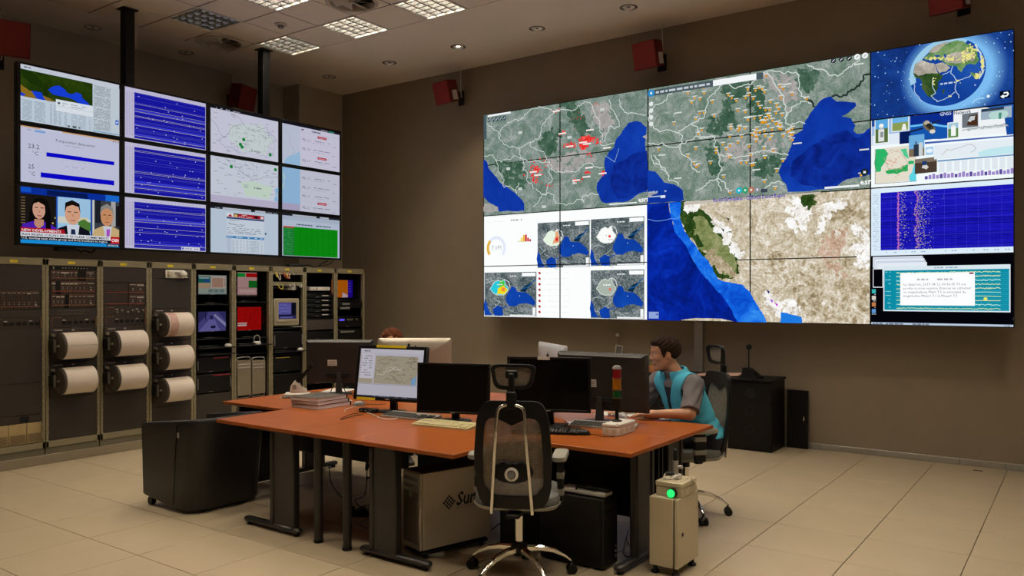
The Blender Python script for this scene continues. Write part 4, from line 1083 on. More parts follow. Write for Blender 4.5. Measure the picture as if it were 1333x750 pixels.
for r in range(3):
    for c in range(4):
        fn, lb = bank[r][c]
        loc = (BX, BY0 + BW * (c + .5), BZ0 + BH * (2 - r))
        t = thing('hanging_display', lb, 'display', loc, 0, 'displays hanging above the racks')
        w_, h_, b = BW - .004, BH - .004, .0285
        mb = MB(); mb.bx(-.075, -.006, -w_ / 2, w_ / 2, .002, BH - .002, .004); mb.bx(-.115, -.075, -w_ * .4, w_ * .4, .08, BH - .08, .01); mb.build('housing', m_blackm, t)
        bz = MB()
        for s in (-1, 1): bz.bx(-.006, .006, s * (w_ / 2 - b / 2) - b / 2, s * (w_ / 2 - b / 2) + b / 2, .002, BH - .002, .002)
        bz.bx(-.006, .006, -w_ / 2 + b, w_ / 2 - b, .002, .002 + b * .8, .002); bz.bx(-.006, .006, -w_ / 2 + b, w_ / 2 - b, BH - .002 - b * .7, BH - .002, .002)
        bz.build('bezel', m_black, t)
        zb, zt = .002 + b * .8, BH - .002 - b * .7
        a = Art((-.002, 0, (zb + zt) / 2), (0, 1, 0), (0, 0, 1), (1, 0, 0), (-(w_ / 2 - b), w_ / 2 - b, -(zt - zb) / 2, (zt - zb) / 2), step=.00004)
        fn(Scr(a, w_ - 2 * b, zt - zb)); a.build('screen', m_lcd, t)
# the two poles and the rails that carry the displays
t = thing('display_mount', 'black ceiling poles and rails carrying the hanging displays', 'mount', (-8.72, 5.7, BZ0))
for y in (4.80, 6.63):
    p = MB((-8.72, 5.7, BZ0)).bx(-8.775, -8.665, y - .055, y + .055, BZ0 + .05, CEIL - .012, .004).build('pole', m_blackm, t)
    MB((-8.72, 5.7, BZ0)).bx(-8.80, -8.64, y - .09, y + .09, CEIL - .012, CEIL, .003).build('ceiling_flange', m_blackm, p)
    for k in range(3): MB((-8.72, 5.7, BZ0)).bx(-8.668, -8.567, y - .06, y + .06, BZ0 + BH * (k + .5) - .06, BZ0 + BH * (k + .5) + .06, .004).build('bracket', m_blackm, t)
for k in range(3): MB((-8.72, 5.7, BZ0)).bx(-8.66, -8.60, BY0 + .3, BY0 + 4 * BW - .3, BZ0 + BH * (k + .5) - .03, BZ0 + BH * (k + .5) + .03, .004).build('rail', m_blackm, t)
mb = MB(); mb.bx(-.05, .05, -.09, .09, -.036, 0, .006); mb.tube([(0, .12, -.01), (.02, .16, -.035), (.0, .2, -.02), (.01, .26, -.04), (-.02, .32, -.01)], .009, 8, sub=5)
yy, _ = on_X(88, 322, BX)
one('signal_box', mb, m_blackm, 'small black box with cable under the news display', 'device', (BX - .06, yy, BZ0 + .001))

# ================================================================== large video wall
m_wall = EMATTR('lit video wall', 1.0)
VY, VX0, VX1, VZ0, VZ1 = 8.58, -6.607, -.532, 1.350, 4.064
PW, PH = (VX1 - VX0) / 5, (VZ1 - VZ0) / 4
VORG = Vector((-3.57, VY, VZ0))
VW = thing('video_wall', 'huge wall of twenty display panels showing maps and seismic data', 'video wall', VORG)
panel0 = None
for c in range(5):
    for r in range(4):
        if panel0 is None:
            mb = MB(); b = .0055
            mb.bx(-PW / 2 + .0005, PW / 2 - .0005, .003, .10, .0005, PH - .0005)
            for s in (-1, 1): mb.bx(s * (PW / 2 - b / 2) - b / 2, s * (PW / 2 - b / 2) + b / 2, -.006, .003, 0, PH)
            mb.bx(-PW / 2 + b, PW / 2 - b, -.006, .003, 0, b); mb.bx(-PW / 2 + b, PW / 2 - b, -.006, .003, PH - b, PH)
            o = panel0 = mb.build('display_panel', m_black, VW)
        else: o = panel0.copy(); COL.objects.link(o)
        o.location = Vector((VX0 + PW * (c + .5), VY, VZ0 + PH * r)) - VORG
mb = MB(VORG)
for x in np.linspace(VX0 + .5, VX1 - .5, 8): mb.bx(x - .03, x + .03, VY + .10, WY, VZ0 + .1, VZ1 - .1)
mb.build('wall_frame', m_blackm, VW)
def win(c0, c1, r0, r1):
    """a window of the wall: columns from one end, rows from the top"""
    w4 = (VX0 + PW * c0 + .001, VX0 + PW * c1 - .001, VZ1 - PH * r1 + .001, VZ1 - PH * r0 - .001)
    return Art(Vector((0, VY + .0025, 0)) - VORG, (1, 0, 0), (0, 0, 1), (0, -1, 0), w4, d0=.0004, step=.00003), w4
def crop(x0, y0, k): return lambda p: on_Y(x0 + p[0] / k, y0 + p[1] / k, VY)
def CP(f, pts): return [f(p) for p in pts]
e_land = EMNOISE('satellite land', [(.26, '#4a6656'), (.42, '#657a6e'), (.52, '#7a8a82'), (.62, '#929c97'), (.78, '#b2b6b2')], 6., 1.08, 13, .72, .8, .45)
e_land_b = EMNOISE('satellite land bright', [(.26, '#4c6856'), (.42, '#677c6e'), (.52, '#7d8c82'), (.62, '#959e98'), (.78, '#b6b8b4')], 6., 1.10, 13, .72, .8, .45)
e_forest = EMNOISE('satellite forest', [(.3, '#274533'), (.5, '#3e5c49'), (.7, '#647c6c')], 9., 1.1, 12, .72, .6, .4)
e_plain = EMNOISE('satellite plain', [(.3, '#7f8480'), (.5, '#a39f9c'), (.7, '#b8b0ae')], 9., 1.05, 12, .72, .6, .4)
e_sea = EMNOISE('satellite sea', [(.35, '#0d2f9a'), (.6, '#1340b4'), (.75, '#1a4fbe')], 2., .9)
e_sea_deep = EMNOISE('satellite deep sea', [(.35, '#0a1f78'), (.55, '#0f2f9c'), (.75, '#1742b4')], 4., .9, 10, .7, .8)
e_ocean = EMNOISE('ocean floor', [(.36, '#04186e'), (.5, '#06249a'), (.62, '#0a34bc'), (.8, '#1a54dc')], 2.2, .95, 12, .72, 1.0, .15)
e_shelf = EMNOISE('ocean shelf', [(.36, '#0a48c8'), (.5, '#1468e8'), (.7, '#3c9cf8')], 5., .95, 10, .7, .8)
e_desert = EMNOISE('desert relief', [(.26, '#8a7a5e'), (.40, '#b0a286'), (.50, '#c6baa2'), (.60, '#ddd4c4'), (.72, '#fbf8f4')], 4.5, 1.05, 13, .74, 2.6, .5)
e_brown = EMNOISE('desert brown', [(.28, '#74654a'), (.42, '#968666'), (.54, '#b6a68a'), (.70, '#e0d6c4')], 4.5, 1.05, 13, .74, 2.6, .5)
e_pink = EMNOISE('desert pink', [(.3, '#9c7c62'), (.5, '#c8a890'), (.7, '#e6d4c8')], 5., 1., 12, .7, .8, .6)
e_snow = EMNOISE('salt flat', [(.36, '#b9ae9c'), (.45, '#eeeae4'), (.6, '#ffffff')], 7., 1., 10, .7, .8, .4)
e_valley = EMNOISE('green valley', [(.3, '#5c6c34'), (.5, '#86905c'), (.7, '#b4ac80')], 6., .95, 10, .7, .5, .4)
e_pine = EMNOISE('pine mountains', [(.3, '#16300c'), (.5, '#2e4a1c'), (.7, '#5a6a34')], 8., .95, 10, .7, .5, .5)
BORDER = '#d3dcd8'
def blobs(a, f, pts, mat, n=70, r=(8, 26), seed=1):
    """feathered patch: many small ragged blobs scattered inside an outline"""
    rd = random.Random(seed); xs = [p[0] for p in pts]; ys = [p[1] for p in pts]; k = 0; tries = 0
    inside = lambda x, y: sum(((a_[1] > y) != (b_[1] > y)) and x < (b_[0] - a_[0]) * (y - a_[1]) / (b_[1] - a_[1]) + a_[0] for a_, b_ in zip(pts, pts[1:] + pts[:1])) % 2
    while k < n and tries < n * 8:
        tries += 1; x, y = rd.uniform(min(xs) - 12, max(xs) + 12), rd.uniform(min(ys) - 12, max(ys) + 12)
        if not inside(x + rd.uniform(-14, 14), y + rd.uniform(-14, 14)): continue
        k += 1; rr = rd.uniform(*r) * rd.uniform(.4, 1); an = rd.uniform(0, PI); el = rd.uniform(1, 2.4); m_ = 9
        q = []
        for i in range(m_):
            t_ = 2 * PI * i / m_; q_ = rr * rd.uniform(.55, 1.25); u, v = q_ * math.cos(t_) * el, q_ * math.sin(t_)
            q.append((x + u * math.cos(an) - v * math.sin(an), y + u * math.sin(an) + v * math.cos(an)))
        a.poly(CP(f, q), None, mat)
def net(a, f, lines, w=.0075, col=BORDER, amp=.24):
    for k, l in enumerate(lines): a.line(CP(f, wiggle(l, amp, 4, seed=k + len(l))), w, col)

# --- window 1: red epicentres over the Balkans
a, (X0, X1, Z0, Z1) = win(0, 2, 0, 2); f = crop(625, 130, 5.173)
a.rect(X0, Z0, X1, Z1, None, e_land)
blobs(a, f, [(560, 30), (620, 20), (680, 120), (715, 210), (690, 240), (640, 190), (600, 110)], e_forest, seed=1)
blobs(a, f, [(430, 250), (480, 190), (540, 220), (520, 330), (460, 370), (420, 330)], e_forest, seed=2)
blobs(a, f, [(480, 400), (700, 340), (800, 380), (700, 460), (560, 490), (470, 450)], e_plain, seed=3)
blobs(a, f, [(740, 60), (860, 30), (900, 140), (830, 240), (800, 150)], e_plain, seed=4)
blobs(a, f, [(120, 440), (260, 420), (330, 560), (260, 620), (150, 560)], e_forest, seed=6)
a.poly(CP(f, wiggle([(1125, 185), (1085, 150), (1040, 145), (1000, 155), (975, 190), (950, 230), (915, 270), (905, 320), (870, 350), (845, 390), (838, 440), (845, 480), (820, 520), (790, 560), (785, 590), (800, 640), (815, 680), (850, 698), (1000, 682), (1060, 640), (1125, 622)], .08, 2, True, 5)), None, e_sea)
a.poly(CP(f, wiggle([(1125, 340), (1060, 355), (980, 400), (900, 440), (880, 500), (890, 600), (930, 670), (1000, 660), (1060, 630), (1125, 612)], .08, 3, True, 7)), None, e_sea_deep)
a.poly(CP(f, wiggle([(25, 400), (50, 420), (60, 460), (100, 510), (140, 560), (200, 600), (270, 660), (300, 700), (300, 748), (250, 752), (130, 752), (100, 710), (60, 690), (22, 650)], .07, 2, True, 8)), None, e_sea)
a.poly(CP(f, wiggle([(30, 700), (70, 700), (120, 720), (125, 752), (20, 752)], .1, 2, True, 3)), None, e_plain)
a.poly(CP(f, wiggle([(1095, 250), (1125, 235), (1125, 265)], .1, 2, True, 3)), None, e_plain)
net(a, f, [[(265, 330), (330, 290), (400, 260), (420, 200), (450, 130), (500, 90), (540, 60), (600, 70), (650, 60), (720, 15)], [(720, 15), (770, 80), (810, 150), (815, 220), (810, 290), (830, 310), (905, 290)],
           [(265, 330), (290, 400), (290, 470), (330, 560), (360, 600)], [(290, 400), (380, 410), (440, 420), (470, 420), (480, 470), (560, 490), (640, 490), (690, 450), (760, 430), (830, 455)],
           [(130, 260), (200, 320), (265, 330)], [(130, 260), (150, 190), (210, 150), (300, 100), (360, 60), (420, 40)], [(30, 380), (90, 370), (110, 410), (180, 400), (280, 395)], [(110, 410), (140, 500), (250, 630)],
           [(380, 600), (450, 640), (470, 560), (490, 530), (460, 430)], [(360, 720), (420, 640), (500, 640), (510, 700)], [(510, 700), (600, 700), (700, 690), (690, 650), (760, 630), (800, 640)], [(870, 0), (880, 60), (920, 120), (940, 180)],
           [(940, 0), (960, 60), (1010, 90), (1120, 100)], [(820, 290), (850, 240), (870, 180), (940, 180)], [(30, 130), (80, 180), (130, 260)], [(380, 30), (440, 60), (500, 90)], [(260, 560), (250, 630)], [(340, 290), (380, 340), (440, 370), (440, 420)]])
a.many([(p[0], p[1], p[0] + .06, p[1] + .035) for p in CP(f, [(180, 475), (590, 265), (260, 610), (625, 570), (260, 232), (810, 78), (420, 730)])], '#c8d0cc')
rd = random.Random(5)
for cx, cy, sx, sy, n, r in ((370, 480, 35, 45, 46, 7), (720, 265, 40, 22, 70, 9), (610, 310, 35, 18, 30, 7), (700, 315, 28, 18, 26, 8), (800, 285, 22, 16, 12, 6), (660, 120, 60, 60, 8, 3.5), (560, 225, 20, 20, 8, 6), (745, 370, 25, 18, 10, 5), (655, 540, 30, 12, 10, 7), (730, 490, 18, 14, 7, 8), (835, 495, 14, 12, 8, 10), (430, 420, 30, 30, 8, 6), (480, 580, 20, 25, 5, 6), (520, 70, 30, 25, 6, 4), (790, 30, 30, 15, 4, 4), (380, 560, 30, 20, 10, 6)):
    for k in range(int(n * 1.5)):
        q = f((cx + rd.gauss(0, sx * .55), cy + rd.gauss(0, sy * .55))); s = r * rd.uniform(.3, 1.0) * .0021
        a.ell(q[0], q[1], s, s, '#e8322e' if k % 5 else '#f06058', n=8)
for p in ((745, 205), (700, 288), (725, 298), (608, 315), (520, 78), (860, 325), (740, 458), (722, 520), (652, 543), (365, 487), (395, 508), (830, 497), (560, 228)):
    q = f(p); a.rect(q[0] - .055, q[1] - .009, q[0] + .055, q[1] + .009, '#f4e8e6')
a.line(CP(f, [(940, 330), (912, 420), (845, 375)]), .006, '#8fb2dc'); a.rect(*f((875, 710)), *f((1062, 688)), '#eef2f4')
q = f((1070, 690)); a.text('esri', q[0], q[1], .085, '#ffffff', bold=True)
a.rect(*f((58, 118)), *f((212, 80)), '#eef4f6'); a.rect(*f((30, 270)), *f((50, 100)), '#46585e')
for k in range(5):
    q = f((67 + k * 26, 138 - k * 3.5)); a.rect(q[0] - .022, q[1] - .026, q[0] + .022, q[1] + .026, '#2c3f52'); a.line([(q[0] - .010, q[1] - .012), (q[0] + .010, q[1] + .012)], .008, '#dfe8ee')
a.build('epicentre_map_window', m_wall, VW)

# --- window 2: yellow station markers over the Black Sea region
a, (X0, X1, Z0, Z1) = win(2, 4, 0, 2); f = crop(835, 60, 3.658)
a.rect(X0, Z0, X1, Z1, None, e_land_b)
for pts, m_ in (([(530, 190), (560, 190), (600, 330), (570, 370), (520, 280)], e_forest), ([(340, 330), (400, 270), (450, 320), (400, 400), (330, 460), (320, 400)], e_forest), ([(380, 480), (560, 420), (700, 430), (640, 500), (500, 540), (380, 530)], e_plain),
                ([(580, 150), (740, 130), (760, 260), (700, 330), (640, 220)], e_plain), ([(310, 480), (360, 470), (370, 600), (330, 620)], e_forest), ([(540, 560), (660, 520), (650, 600), (560, 610)], e_forest), ([(760, 130), (850, 110), (830, 200), (760, 190)], e_forest), ([(400, 170), (500, 180), (500, 240), (420, 260)], e_forest)):
    blobs(a, f, pts, m_, 60, (6, 20), len(pts) + int(pts[0][0]))
a.poly(CP(f, wiggle([(870, 250), (905, 240), (930, 265), (1020, 270), (1025, 285), (985, 320), (955, 335), (1000, 345), (1020, 380), (1010, 405), (1030, 420), (1060, 415), (1096, 385), (1096, 612), (1040, 625), (960, 645), (900, 683), (700, 695), (690, 660), (670, 640), (655, 600), (670, 560), (690, 540), (705, 500), (720, 460), (715, 430), (770, 400), (775, 370), (800, 330), (830, 290)], .07, 2, True, 4)), None, e_sea)
a.poly(CP(f, wiggle([(1096, 400), (1030, 440), (980, 400), (880, 430), (800, 480), (720, 550), (710, 620), (760, 660), (850, 680), (950, 645), (1096, 600)], .08, 3, True, 9)), None, e_sea_deep)
a.poly(CP(f, wiggle([(22, 590), (70, 600), (110, 650), (160, 660), (200, 690), (205, 732), (180, 742), (22, 752)], .07, 2, True, 8)), None, e_sea)
a.poly(CP(f, wiggle([(22, 700), (60, 690), (80, 700), (40, 720), (22, 720)], .1, 2, True, 8)), None, e_plain)
net(a, f, [[(180, 410), (240, 370), (300, 340), (320, 270), (360, 210), (390, 180), (440, 200), (500, 185), (560, 140), (600, 125)], [(600, 125), (640, 190), (680, 240), (690, 330), (690, 370), (780, 370)], [(180, 410), (190, 470), (240, 560), (280, 600)],
           [(190, 465), (300, 440), (350, 430), (370, 520), (460, 530), (540, 510), (610, 500), (700, 520)], [(40, 360), (90, 410), (180, 415)], [(40, 360), (50, 300), (120, 260), (200, 220), (270, 190)], [(30, 465), (100, 460), (190, 465)], [(60, 520), (120, 600), (180, 660)],
           [(370, 520), (385, 590), (360, 640), (380, 690)], [(260, 690), (330, 640), (400, 650), (420, 700)], [(600, 125), (700, 120), (750, 150), (750, 210), (790, 260), (820, 280)], [(690, 340), (740, 280), (790, 265)], [(790, 90), (860, 110), (960, 130), (1040, 60)], [(240, 370), (280, 430), (350, 430)], [(560, 680), (620, 650), (680, 660)], [(50, 520), (60, 560), (130, 620)]], .009)
net(a, f, [[(1096, 130), (1060, 140), (1040, 190), (1000, 210), (980, 235), (910, 240)], [(790, 260), (815, 270), (825, 290)]], .016, '#20302c')
rd = random.Random(9); sea_ok = lambda x, y: x < 735 - max(0, (y - 430)) * .35
pts = [(rd.gauss(620, 85), rd.gauss(390, 80)) for _ in range(58)] + [(rd.uniform(250, 720), rd.uniform(180, 580)) for _ in range(58)] + [(225, 228), (243, 272), (158, 372), (87, 495), (225, 525), (262, 350), (395, 625), (720, 232), (790, 255), (1048, 617), (640, 680), (690, 685), (425, 700), (510, 208), (597, 145)]
for x, y in pts:
    if not (sea_ok(x, y) or x in (1048, 790, 720)) or not (170 if x < 560 else 120) < y < 705: continue
    q = f((x, y)); a.rect(q[0] - .026, q[1] + .018, q[0] + .026, q[1] + .029, '#d8dcd4'); a.ell(q[0], q[1], .0135, .0135, '#d8921e', n=8)
    if rd.random() < .5: a.ell(q[0] + .003, q[1] + .003, .006, .006, '#f4c84a', n=6)
q0, q1 = f((35, 228)), f((590, 122)); a.poly([(X0 + .01, Z1 - .10), (X0 + PW * 1.12, Z1 - .10), (X0 + PW * 1.12, Z1 - .03), (X0 + .01, Z1 - .03)], '#4a5860')
a.rect(X0 + PW * .66, Z1 - .098, X0 + PW * 1.06, Z1 - .032, '#f2f6f6'); a.ell(X0 + .05, Z1 - .065, .042, .042, '#2f8cc8', n=20); a.ell(X0 + .05, Z1 - .065, .014, .014, '#e8f4fa')
a.scribble(X0 + .11, Z1 - .078, X0 + PW * .63, .024, '#c4ccd0', 4, 1.)
for k in range(4): a.ell(X0 + .05, Z1 - .19 - k * .078, .027, .027, '#dfe6e4', n=14)
for k, c_ in enumerate(('#2a3238', '#2a3238', '#2a3238', '#eef2f2', '#eef2f2')):
    q = f((917 + k * 37.5, 69 - k * 6)); a.ell(q[0], q[1] - .006, .026 if k < 3 else .029, .026 if k < 3 else .029, c_, n=18); a.line([(q[0] - .010, q[1] - .014), (q[0] + .010, q[1] + .002)], .006, '#eef2f2' if k < 3 else '#5a6468')
for k, c_ in enumerate(('#1ab4c8', '#2aa06e', '#b4765c', '#8a8d92')): q = f((468 + k * 29, 689 - k * 1.5)); a.ell(q[0], q[1], .034, .034, c_, n=18); a.ell(q[0], q[1], .012, .012, '#e8eeee', n=8)
q = f((572, 690)); a.rect(q[0], q[1] - .02, q[0] + .07, q[1] + .02, '#3a4450'); q = f((1065, 602)); a.ell(q[0], q[1], .036, .036, '#16242c', n=18); a.rect(q[0] - .012, q[1] - .012, q[0] + .012, q[1] + .012, '#dfe8ec')
a.rect(*f((875, 682)), *f((1040, 660)), '#eef2f4'); q = f((1043, 662)); a.text('esri', q[0], q[1], .085, '#ffffff', bold=True)
q = f((40, 722)); a.rect(q[0], q[1], q[0] + .2, q[1] + .012, '#b8ccd8'); a.scribble(q[0], q[1] + .05, q[0] + .22, .018, '#9ab4d0', 4); q = f((95, 725)); a.rect(q[0], q[1], q[0] + .06, q[1] + .03, '#dfe8ee')
a.many([(p[0], p[1], p[0] + .09, p[1] + .014) for p in CP(f, [(490, 345), (675, 190), (530, 595), (160, 325), (85, 525), (160, 635), (1040, 500), (1015, 95), (725, 470)])], '#d8dedb')
a.build('station_map_window', m_wall, VW)

# --- window 3: white dashboard with four small shake maps
a, (X0, X1, Z0, Z1) = win(0, 2, 2, 4); f = crop(625, 260, 4.841)
a.rect(X0, Z0, X1, Z1, '#fbfefd')
e_mini = EMNOISE('small map land', [(.3, '#3a4a50'), (.45, '#5c6a6e'), (.55, '#7e888a'), (.7, '#a4a8a8')], 5., .85, 12, .7, .4, .8)
e_mini_sea = EMNOISE('small map sea', [(.35, '#0c3aa0'), (.6, '#1248b4'), (.75, '#1a54bc')], 3., .9)
def minimap(px, fill, extra):
    p0 = f((px[0], px[3])); p1 = f((px[2], px[1])); x0, x1 = p0[0], p1[0]
    zs = [f((px[0], px[1]))[1], f((px[2], px[1]))[1]]; z1 = sum(zs) / 2 - .005; z0 = z1 - (f((px[0], px[1]))[1] - f((px[0], px[3]))[1])
    W_, H_ = x1 - x0, z1 - z0; g = lambda u, v: (x0 + u * W_, z1 - v * H_)
    a.rect(x0, z0, x1, z1, None, e_mini)
    for k in range(14):
        rd = random.Random(k + int(px[0])); q = (rd.uniform(.02, .35), rd.uniform(.05, .95)); a.line([g(*p) for p in wiggle([q, (q[0] + .12, q[1] + rd.uniform(-.15, .15))], .25, 3, seed=k)], .007, '#aeb8ba')
    for k in range(8):
        rd = random.Random(k + 77); q = (rd.uniform(.4, .9), rd.uniform(.8, .96)); a.line([g(*p) for p in wiggle([q, (q[0] + .1, q[1] + .02)], .3, 3, seed=k)], .006, '#9aa4a6')
    a.poly([g(*p) for p in wiggle([(.42, .62), (.47, .46), (.53, .32), (.60, .34), (.64, .44), (.72, .46), (.80, .46), (.90, .55), (.985, .68), (.95, .76), (.80, .70), (.68, .72), (.60, .78), (.48, .77), (.44, .70)], .06, 2, True, 3)], None, e_mini_sea)
    a.poly([g(*p) for p in wiggle([(.70, .42), (.80, .30), (.92, .25), (.84, .36), (.80, .46), (.72, .44)], .08, 2, True, 4)], '#0c2c48'); a.line([g(*p) for p in wiggle([(.74, .38), (.98, .18)], .1, 3)], .012, '#1a5a96')
    a.poly([g(*p) for p in wiggle([(.0, .62), (.05, .70), (.08, .85), (.16, .98), (.0, .98)], .08, 2, True, 6)], None, e_mini_sea); a.poly([g(*p) for p in wiggle([(.17, .83), (.26, .76), (.36, .82), (.36, .99), (.20, .99)], .1, 2, True, 7)], None, e_mini_sea)
    a.line([g(*p) for p in wiggle([(.36, .80), (.46, .78)], .1, 2)], .01, '#1248b4')
    rom = wiggle([(.11, .38), (.20, .22), (.28, .18), (.33, .22), (.39, .16), (.42, .28), (.48, .36), (.44, .46), (.38, .52), (.26, .52), (.18, .48)], .07, 2, True, 9)
    a.poly([g(*p) for p in rom], fill); extra(g)
    a.line([g(*p) for p in wiggle([(.39, .16), (.48, .22), (.50, .34)], .1, 2)], .008, '#e8ecec'); a.line([g(*p) for p in rom], .007, '#dfe6e2', True)
    a.rect(*g(.73, .10), *g(.985, .02), '#fbfdfd'); a.rect(*g(.93, .96), *g(.985, .80), '#f2f4f4'); a.rect(*g(.5, .995), *g(.985, .965), '#eef0f0'); a.scribble(*g(.62, .55), g(.76, .5)[0], .012, '#9ab4dc', 2); a.scribble(*g(.5, .10), g(.66, .1)[0], .014, '#e0e4e4', 3)
def ex_warm(g):
    a.poly([g(*p) for p in wiggle([(.36, .2), (.41, .2), (.44, .34), (.42, .46), (.30, .48), (.34, .36)], .12, 2, True, 2)], '#e6a878'); a.poly([g(*p) for p in wiggle([(.34, .34), (.41, .32), (.42, .42), (.35, .44)], .15, 2, True, 3)], '#e0705c'); a.ell(*g(.38, .38), .016, .016, '#d01818'); a.scribble(*g(.24, .48), g(.34, .48)[0], .01, '#c86a50', 2)
def ex_none(g): a.ell(*g(.36, .38), .018, .018, '#e04840'); a.scribble(*g(.22, .37), g(.34, .37)[0], .012, '#9aa0a0', 2); a.scribble(*g(.34, .46), g(.43, .46)[0], .012, '#c0b4b4', 3)
def ex_cool(g):
    a.poly([g(*p) for p in wiggle([(.30, .2), (.38, .17), (.42, .30), (.36, .36), (.28, .32)], .1, 2, True, 2)], '#48c848'); a.poly([g(*p) for p in wiggle([(.26, .36), (.38, .30), (.46, .38), (.40, .50), (.24, .51)], .1, 2, True, 4)], '#f0dc20'); a.poly([g(*p) for p in wiggle([(.34, .34), (.42, .36), (.40, .44), (.33, .42)], .12, 2, True, 5)], '#f08c3c'); a.scribble(*g(.25, .29), g(.4, .29)[0], .012, '#e8f0f0', 3)
minimap((362, 136, 690, 418), '#e6f4e2', ex_warm); minimap((698, 112, 1035, 406), '#fafcfa', ex_none); minimap((28, 455, 355, 725), '#28c8dc', ex_cool)
minimap((698, 440, 1035, 740), '#a8b4a8', lambda g: (a.ell(*g(.37, .40), .018, .018, '#e07060'), a.scribble(*g(.24, .32), g(.38, .32)[0], .014, '#f2f4f4', 3, 1)))
c0 = f((102, 305)); rr = .158
def arc(a0, a1, col, r0=rr, r1=rr * .74): a.poly([(c0[0] + r0 * math.cos(t_), c0[1] + r0 * math.sin(t_)) for t_ in np.linspace(a0, a1, 24)] + [(c0[0] + r1 * math.cos(t_), c0[1] + r1 * math.sin(t_)) for t_ in np.linspace(a1, a0, 24)], col)
arc(-.7, PI * .75, '#e2e9f8'); arc(PI * .75, PI + .65, '#e2b03c'); a.text('7.0M', c0[0], c0[1] - .025, .085, '#aab2b4', 'c')
for k, (h_, c_) in enumerate(((.02, '#f4e8a0'), (.05, '#f4dc50'), (.085, '#f0b428'), (.09, '#c81c1c'), (.05, '#d8402c'), (.03, '#b81616'))): q = f((245 + k * 13, 264)); a.rect(q[0], q[1], q[0] + .028, q[1] + h_, c_)
a.line([f((235, 266)), f((325, 262))], .004, '#c4b8b8'); a.scribble(*f((195, 134)), f((265, 134))[0], .016, '#8a9496', 3); a.scribble(*f((40, 112)), f((300, 105))[0], .008, '#dfe6e4', 5); a.scribble(*f((45, 145)), f((160, 145))[0], .007, '#e2e8e6', 6)
for k in range(8):
    q = f((375, 463 + k * 35)); a.poly([(q[0] - .02, q[1] + .012), (q[0] + .012, q[1] + .018), (q[0] + .02, q[1] - .012), (q[0] - .008, q[1] - .018)], '#b02a2a'); a.scribble(q[0] + .06, q[1] - .006, q[0] + .45, .006, '#dfe6e4', k, .7)
a.build('dashboard_window', m_wall, VW)

# --- window 4: relief map of a Pacific coast
a, (X0, X1, Z0, Z1) = win(2, 4, 2, 4); f = crop(835, 240, 4.055)
a.rect(X0, Z0, X1, Z1, None, e_desert)
for pts, m_ in (([(570, 340), (760, 330), (960, 340), (1215, 380), (1215, 735), (860, 735), (800, 600), (700, 470), (600, 450)], e_brown), ([(930, 340), (1000, 230), (1090, 240), (1060, 340), (1000, 400), (1100, 470), (1060, 500), (960, 430)], e_pink), ([(985, 130), (1120, 110), (1180, 170), (1080, 180), (1000, 180)], e_brown),
                ([(215, 90), (330, 140), (380, 190), (450, 260), (510, 370), (520, 470), (480, 500), (400, 490), (330, 400), (290, 320), (230, 240), (205, 170)], e_pine), ([(280, 170), (330, 170), (400, 260), (480, 360), (505, 420), (500, 470), (440, 480), (380, 420), (330, 320), (290, 240)], e_valley), ([(340, 380), (500, 490), (480, 470), (420, 400), (370, 350)], e_brown),
                ([(790, 80), (860, 70), (880, 150), (870, 240), (810, 250), (780, 170)], e_snow), ([(380, 180), (440, 230), (500, 330), (540, 380), (520, 390), (460, 310), (390, 210)], e_snow), ([(930, 260), (970, 150), (1000, 110), (1080, 100), (1000, 130), (960, 230)], e_snow), ([(1130, 220), (1180, 250), (1200, 290), (1160, 270)], e_snow), ([(1120, 330), (1215, 320), (1215, 440), (1150, 420)], e_snow),
                ([(650, 560), (700, 590), (740, 620), (820, 610), (850, 650), (820, 700), (740, 690), (680, 640)], e_snow), ([(1060, 540), (1120, 500), (1190, 560), (1120, 590)], e_brown), ([(860, 70), (885, 65), (910, 100), (890, 110)], e_pine), ([(230, 110), (300, 90), (310, 120), (260, 140)], e_snow)):
    if m_ in (e_valley, e_pine): a.poly(CP(f, wiggle(pts, .12, 3, True, len(pts))), None, m_)
    blobs(a, f, pts, m_, 130 if m_ in (e_brown,) and pts[0][0] == 570 else 70, (5, 22), len(pts) + int(pts[0][0]))
a.poly(CP(f, wiggle([(20, 80), (150, 80), (165, 170), (190, 260), (260, 330), (300, 420), (370, 500), (420, 560), (520, 600), (560, 740), (20, 740)], .08, 3, True, 3)), None, e_ocean)
a.poly(CP(f, wiggle([(150, 90), (218, 82), (208, 170), (235, 250), (290, 320), (330, 380), (380, 440), (410, 500), (480, 520), (540, 530), (580, 570), (620, 640), (650, 690), (668, 738), (520, 738), (480, 660), (400, 560), (340, 490), (290, 420), (230, 310), (180, 250), (160, 170)], .07, 3, True, 5)), None, e_shelf)
a.poly(CP(f, wiggle([(740, 675), (790, 685), (850, 700), (852, 742), (738, 742)], .06, 2, True, 5)), '#1f7ae0')
a.poly(CP(f, [(230, 95), (950, 30), (950, 50), (230, 112)]), '#c4bcae')
p0, p1 = f((384, 87)), f((762, 56)); vs, fs_ = text_mesh('Recent Earthquakes - California Desert Region', True); wm = max(v[0] for v in vs); L_ = p1[0] - p0[0]
a._add([(p0[0] + v[0] / wm * L_, (p0[1] + p1[1]) / 2 - .02 + v[1] * .06) for v in vs], fs_, '#3a2ca8', None)
for p, c_ in (((672, 565), '#1c1c7a'), ((715, 632), '#c83cd8'), ((690, 612), '#9c3cd8'), ((460, 182), '#1c1c1c'), ((434, 240), '#1c1c1c')): q = f(p); a.poly(wiggle([(q[0] - .02, q[1] + .02), (q[0] + .02, q[1]), (q[0] + .01, q[1] - .03)], .1, 1, True), c_)
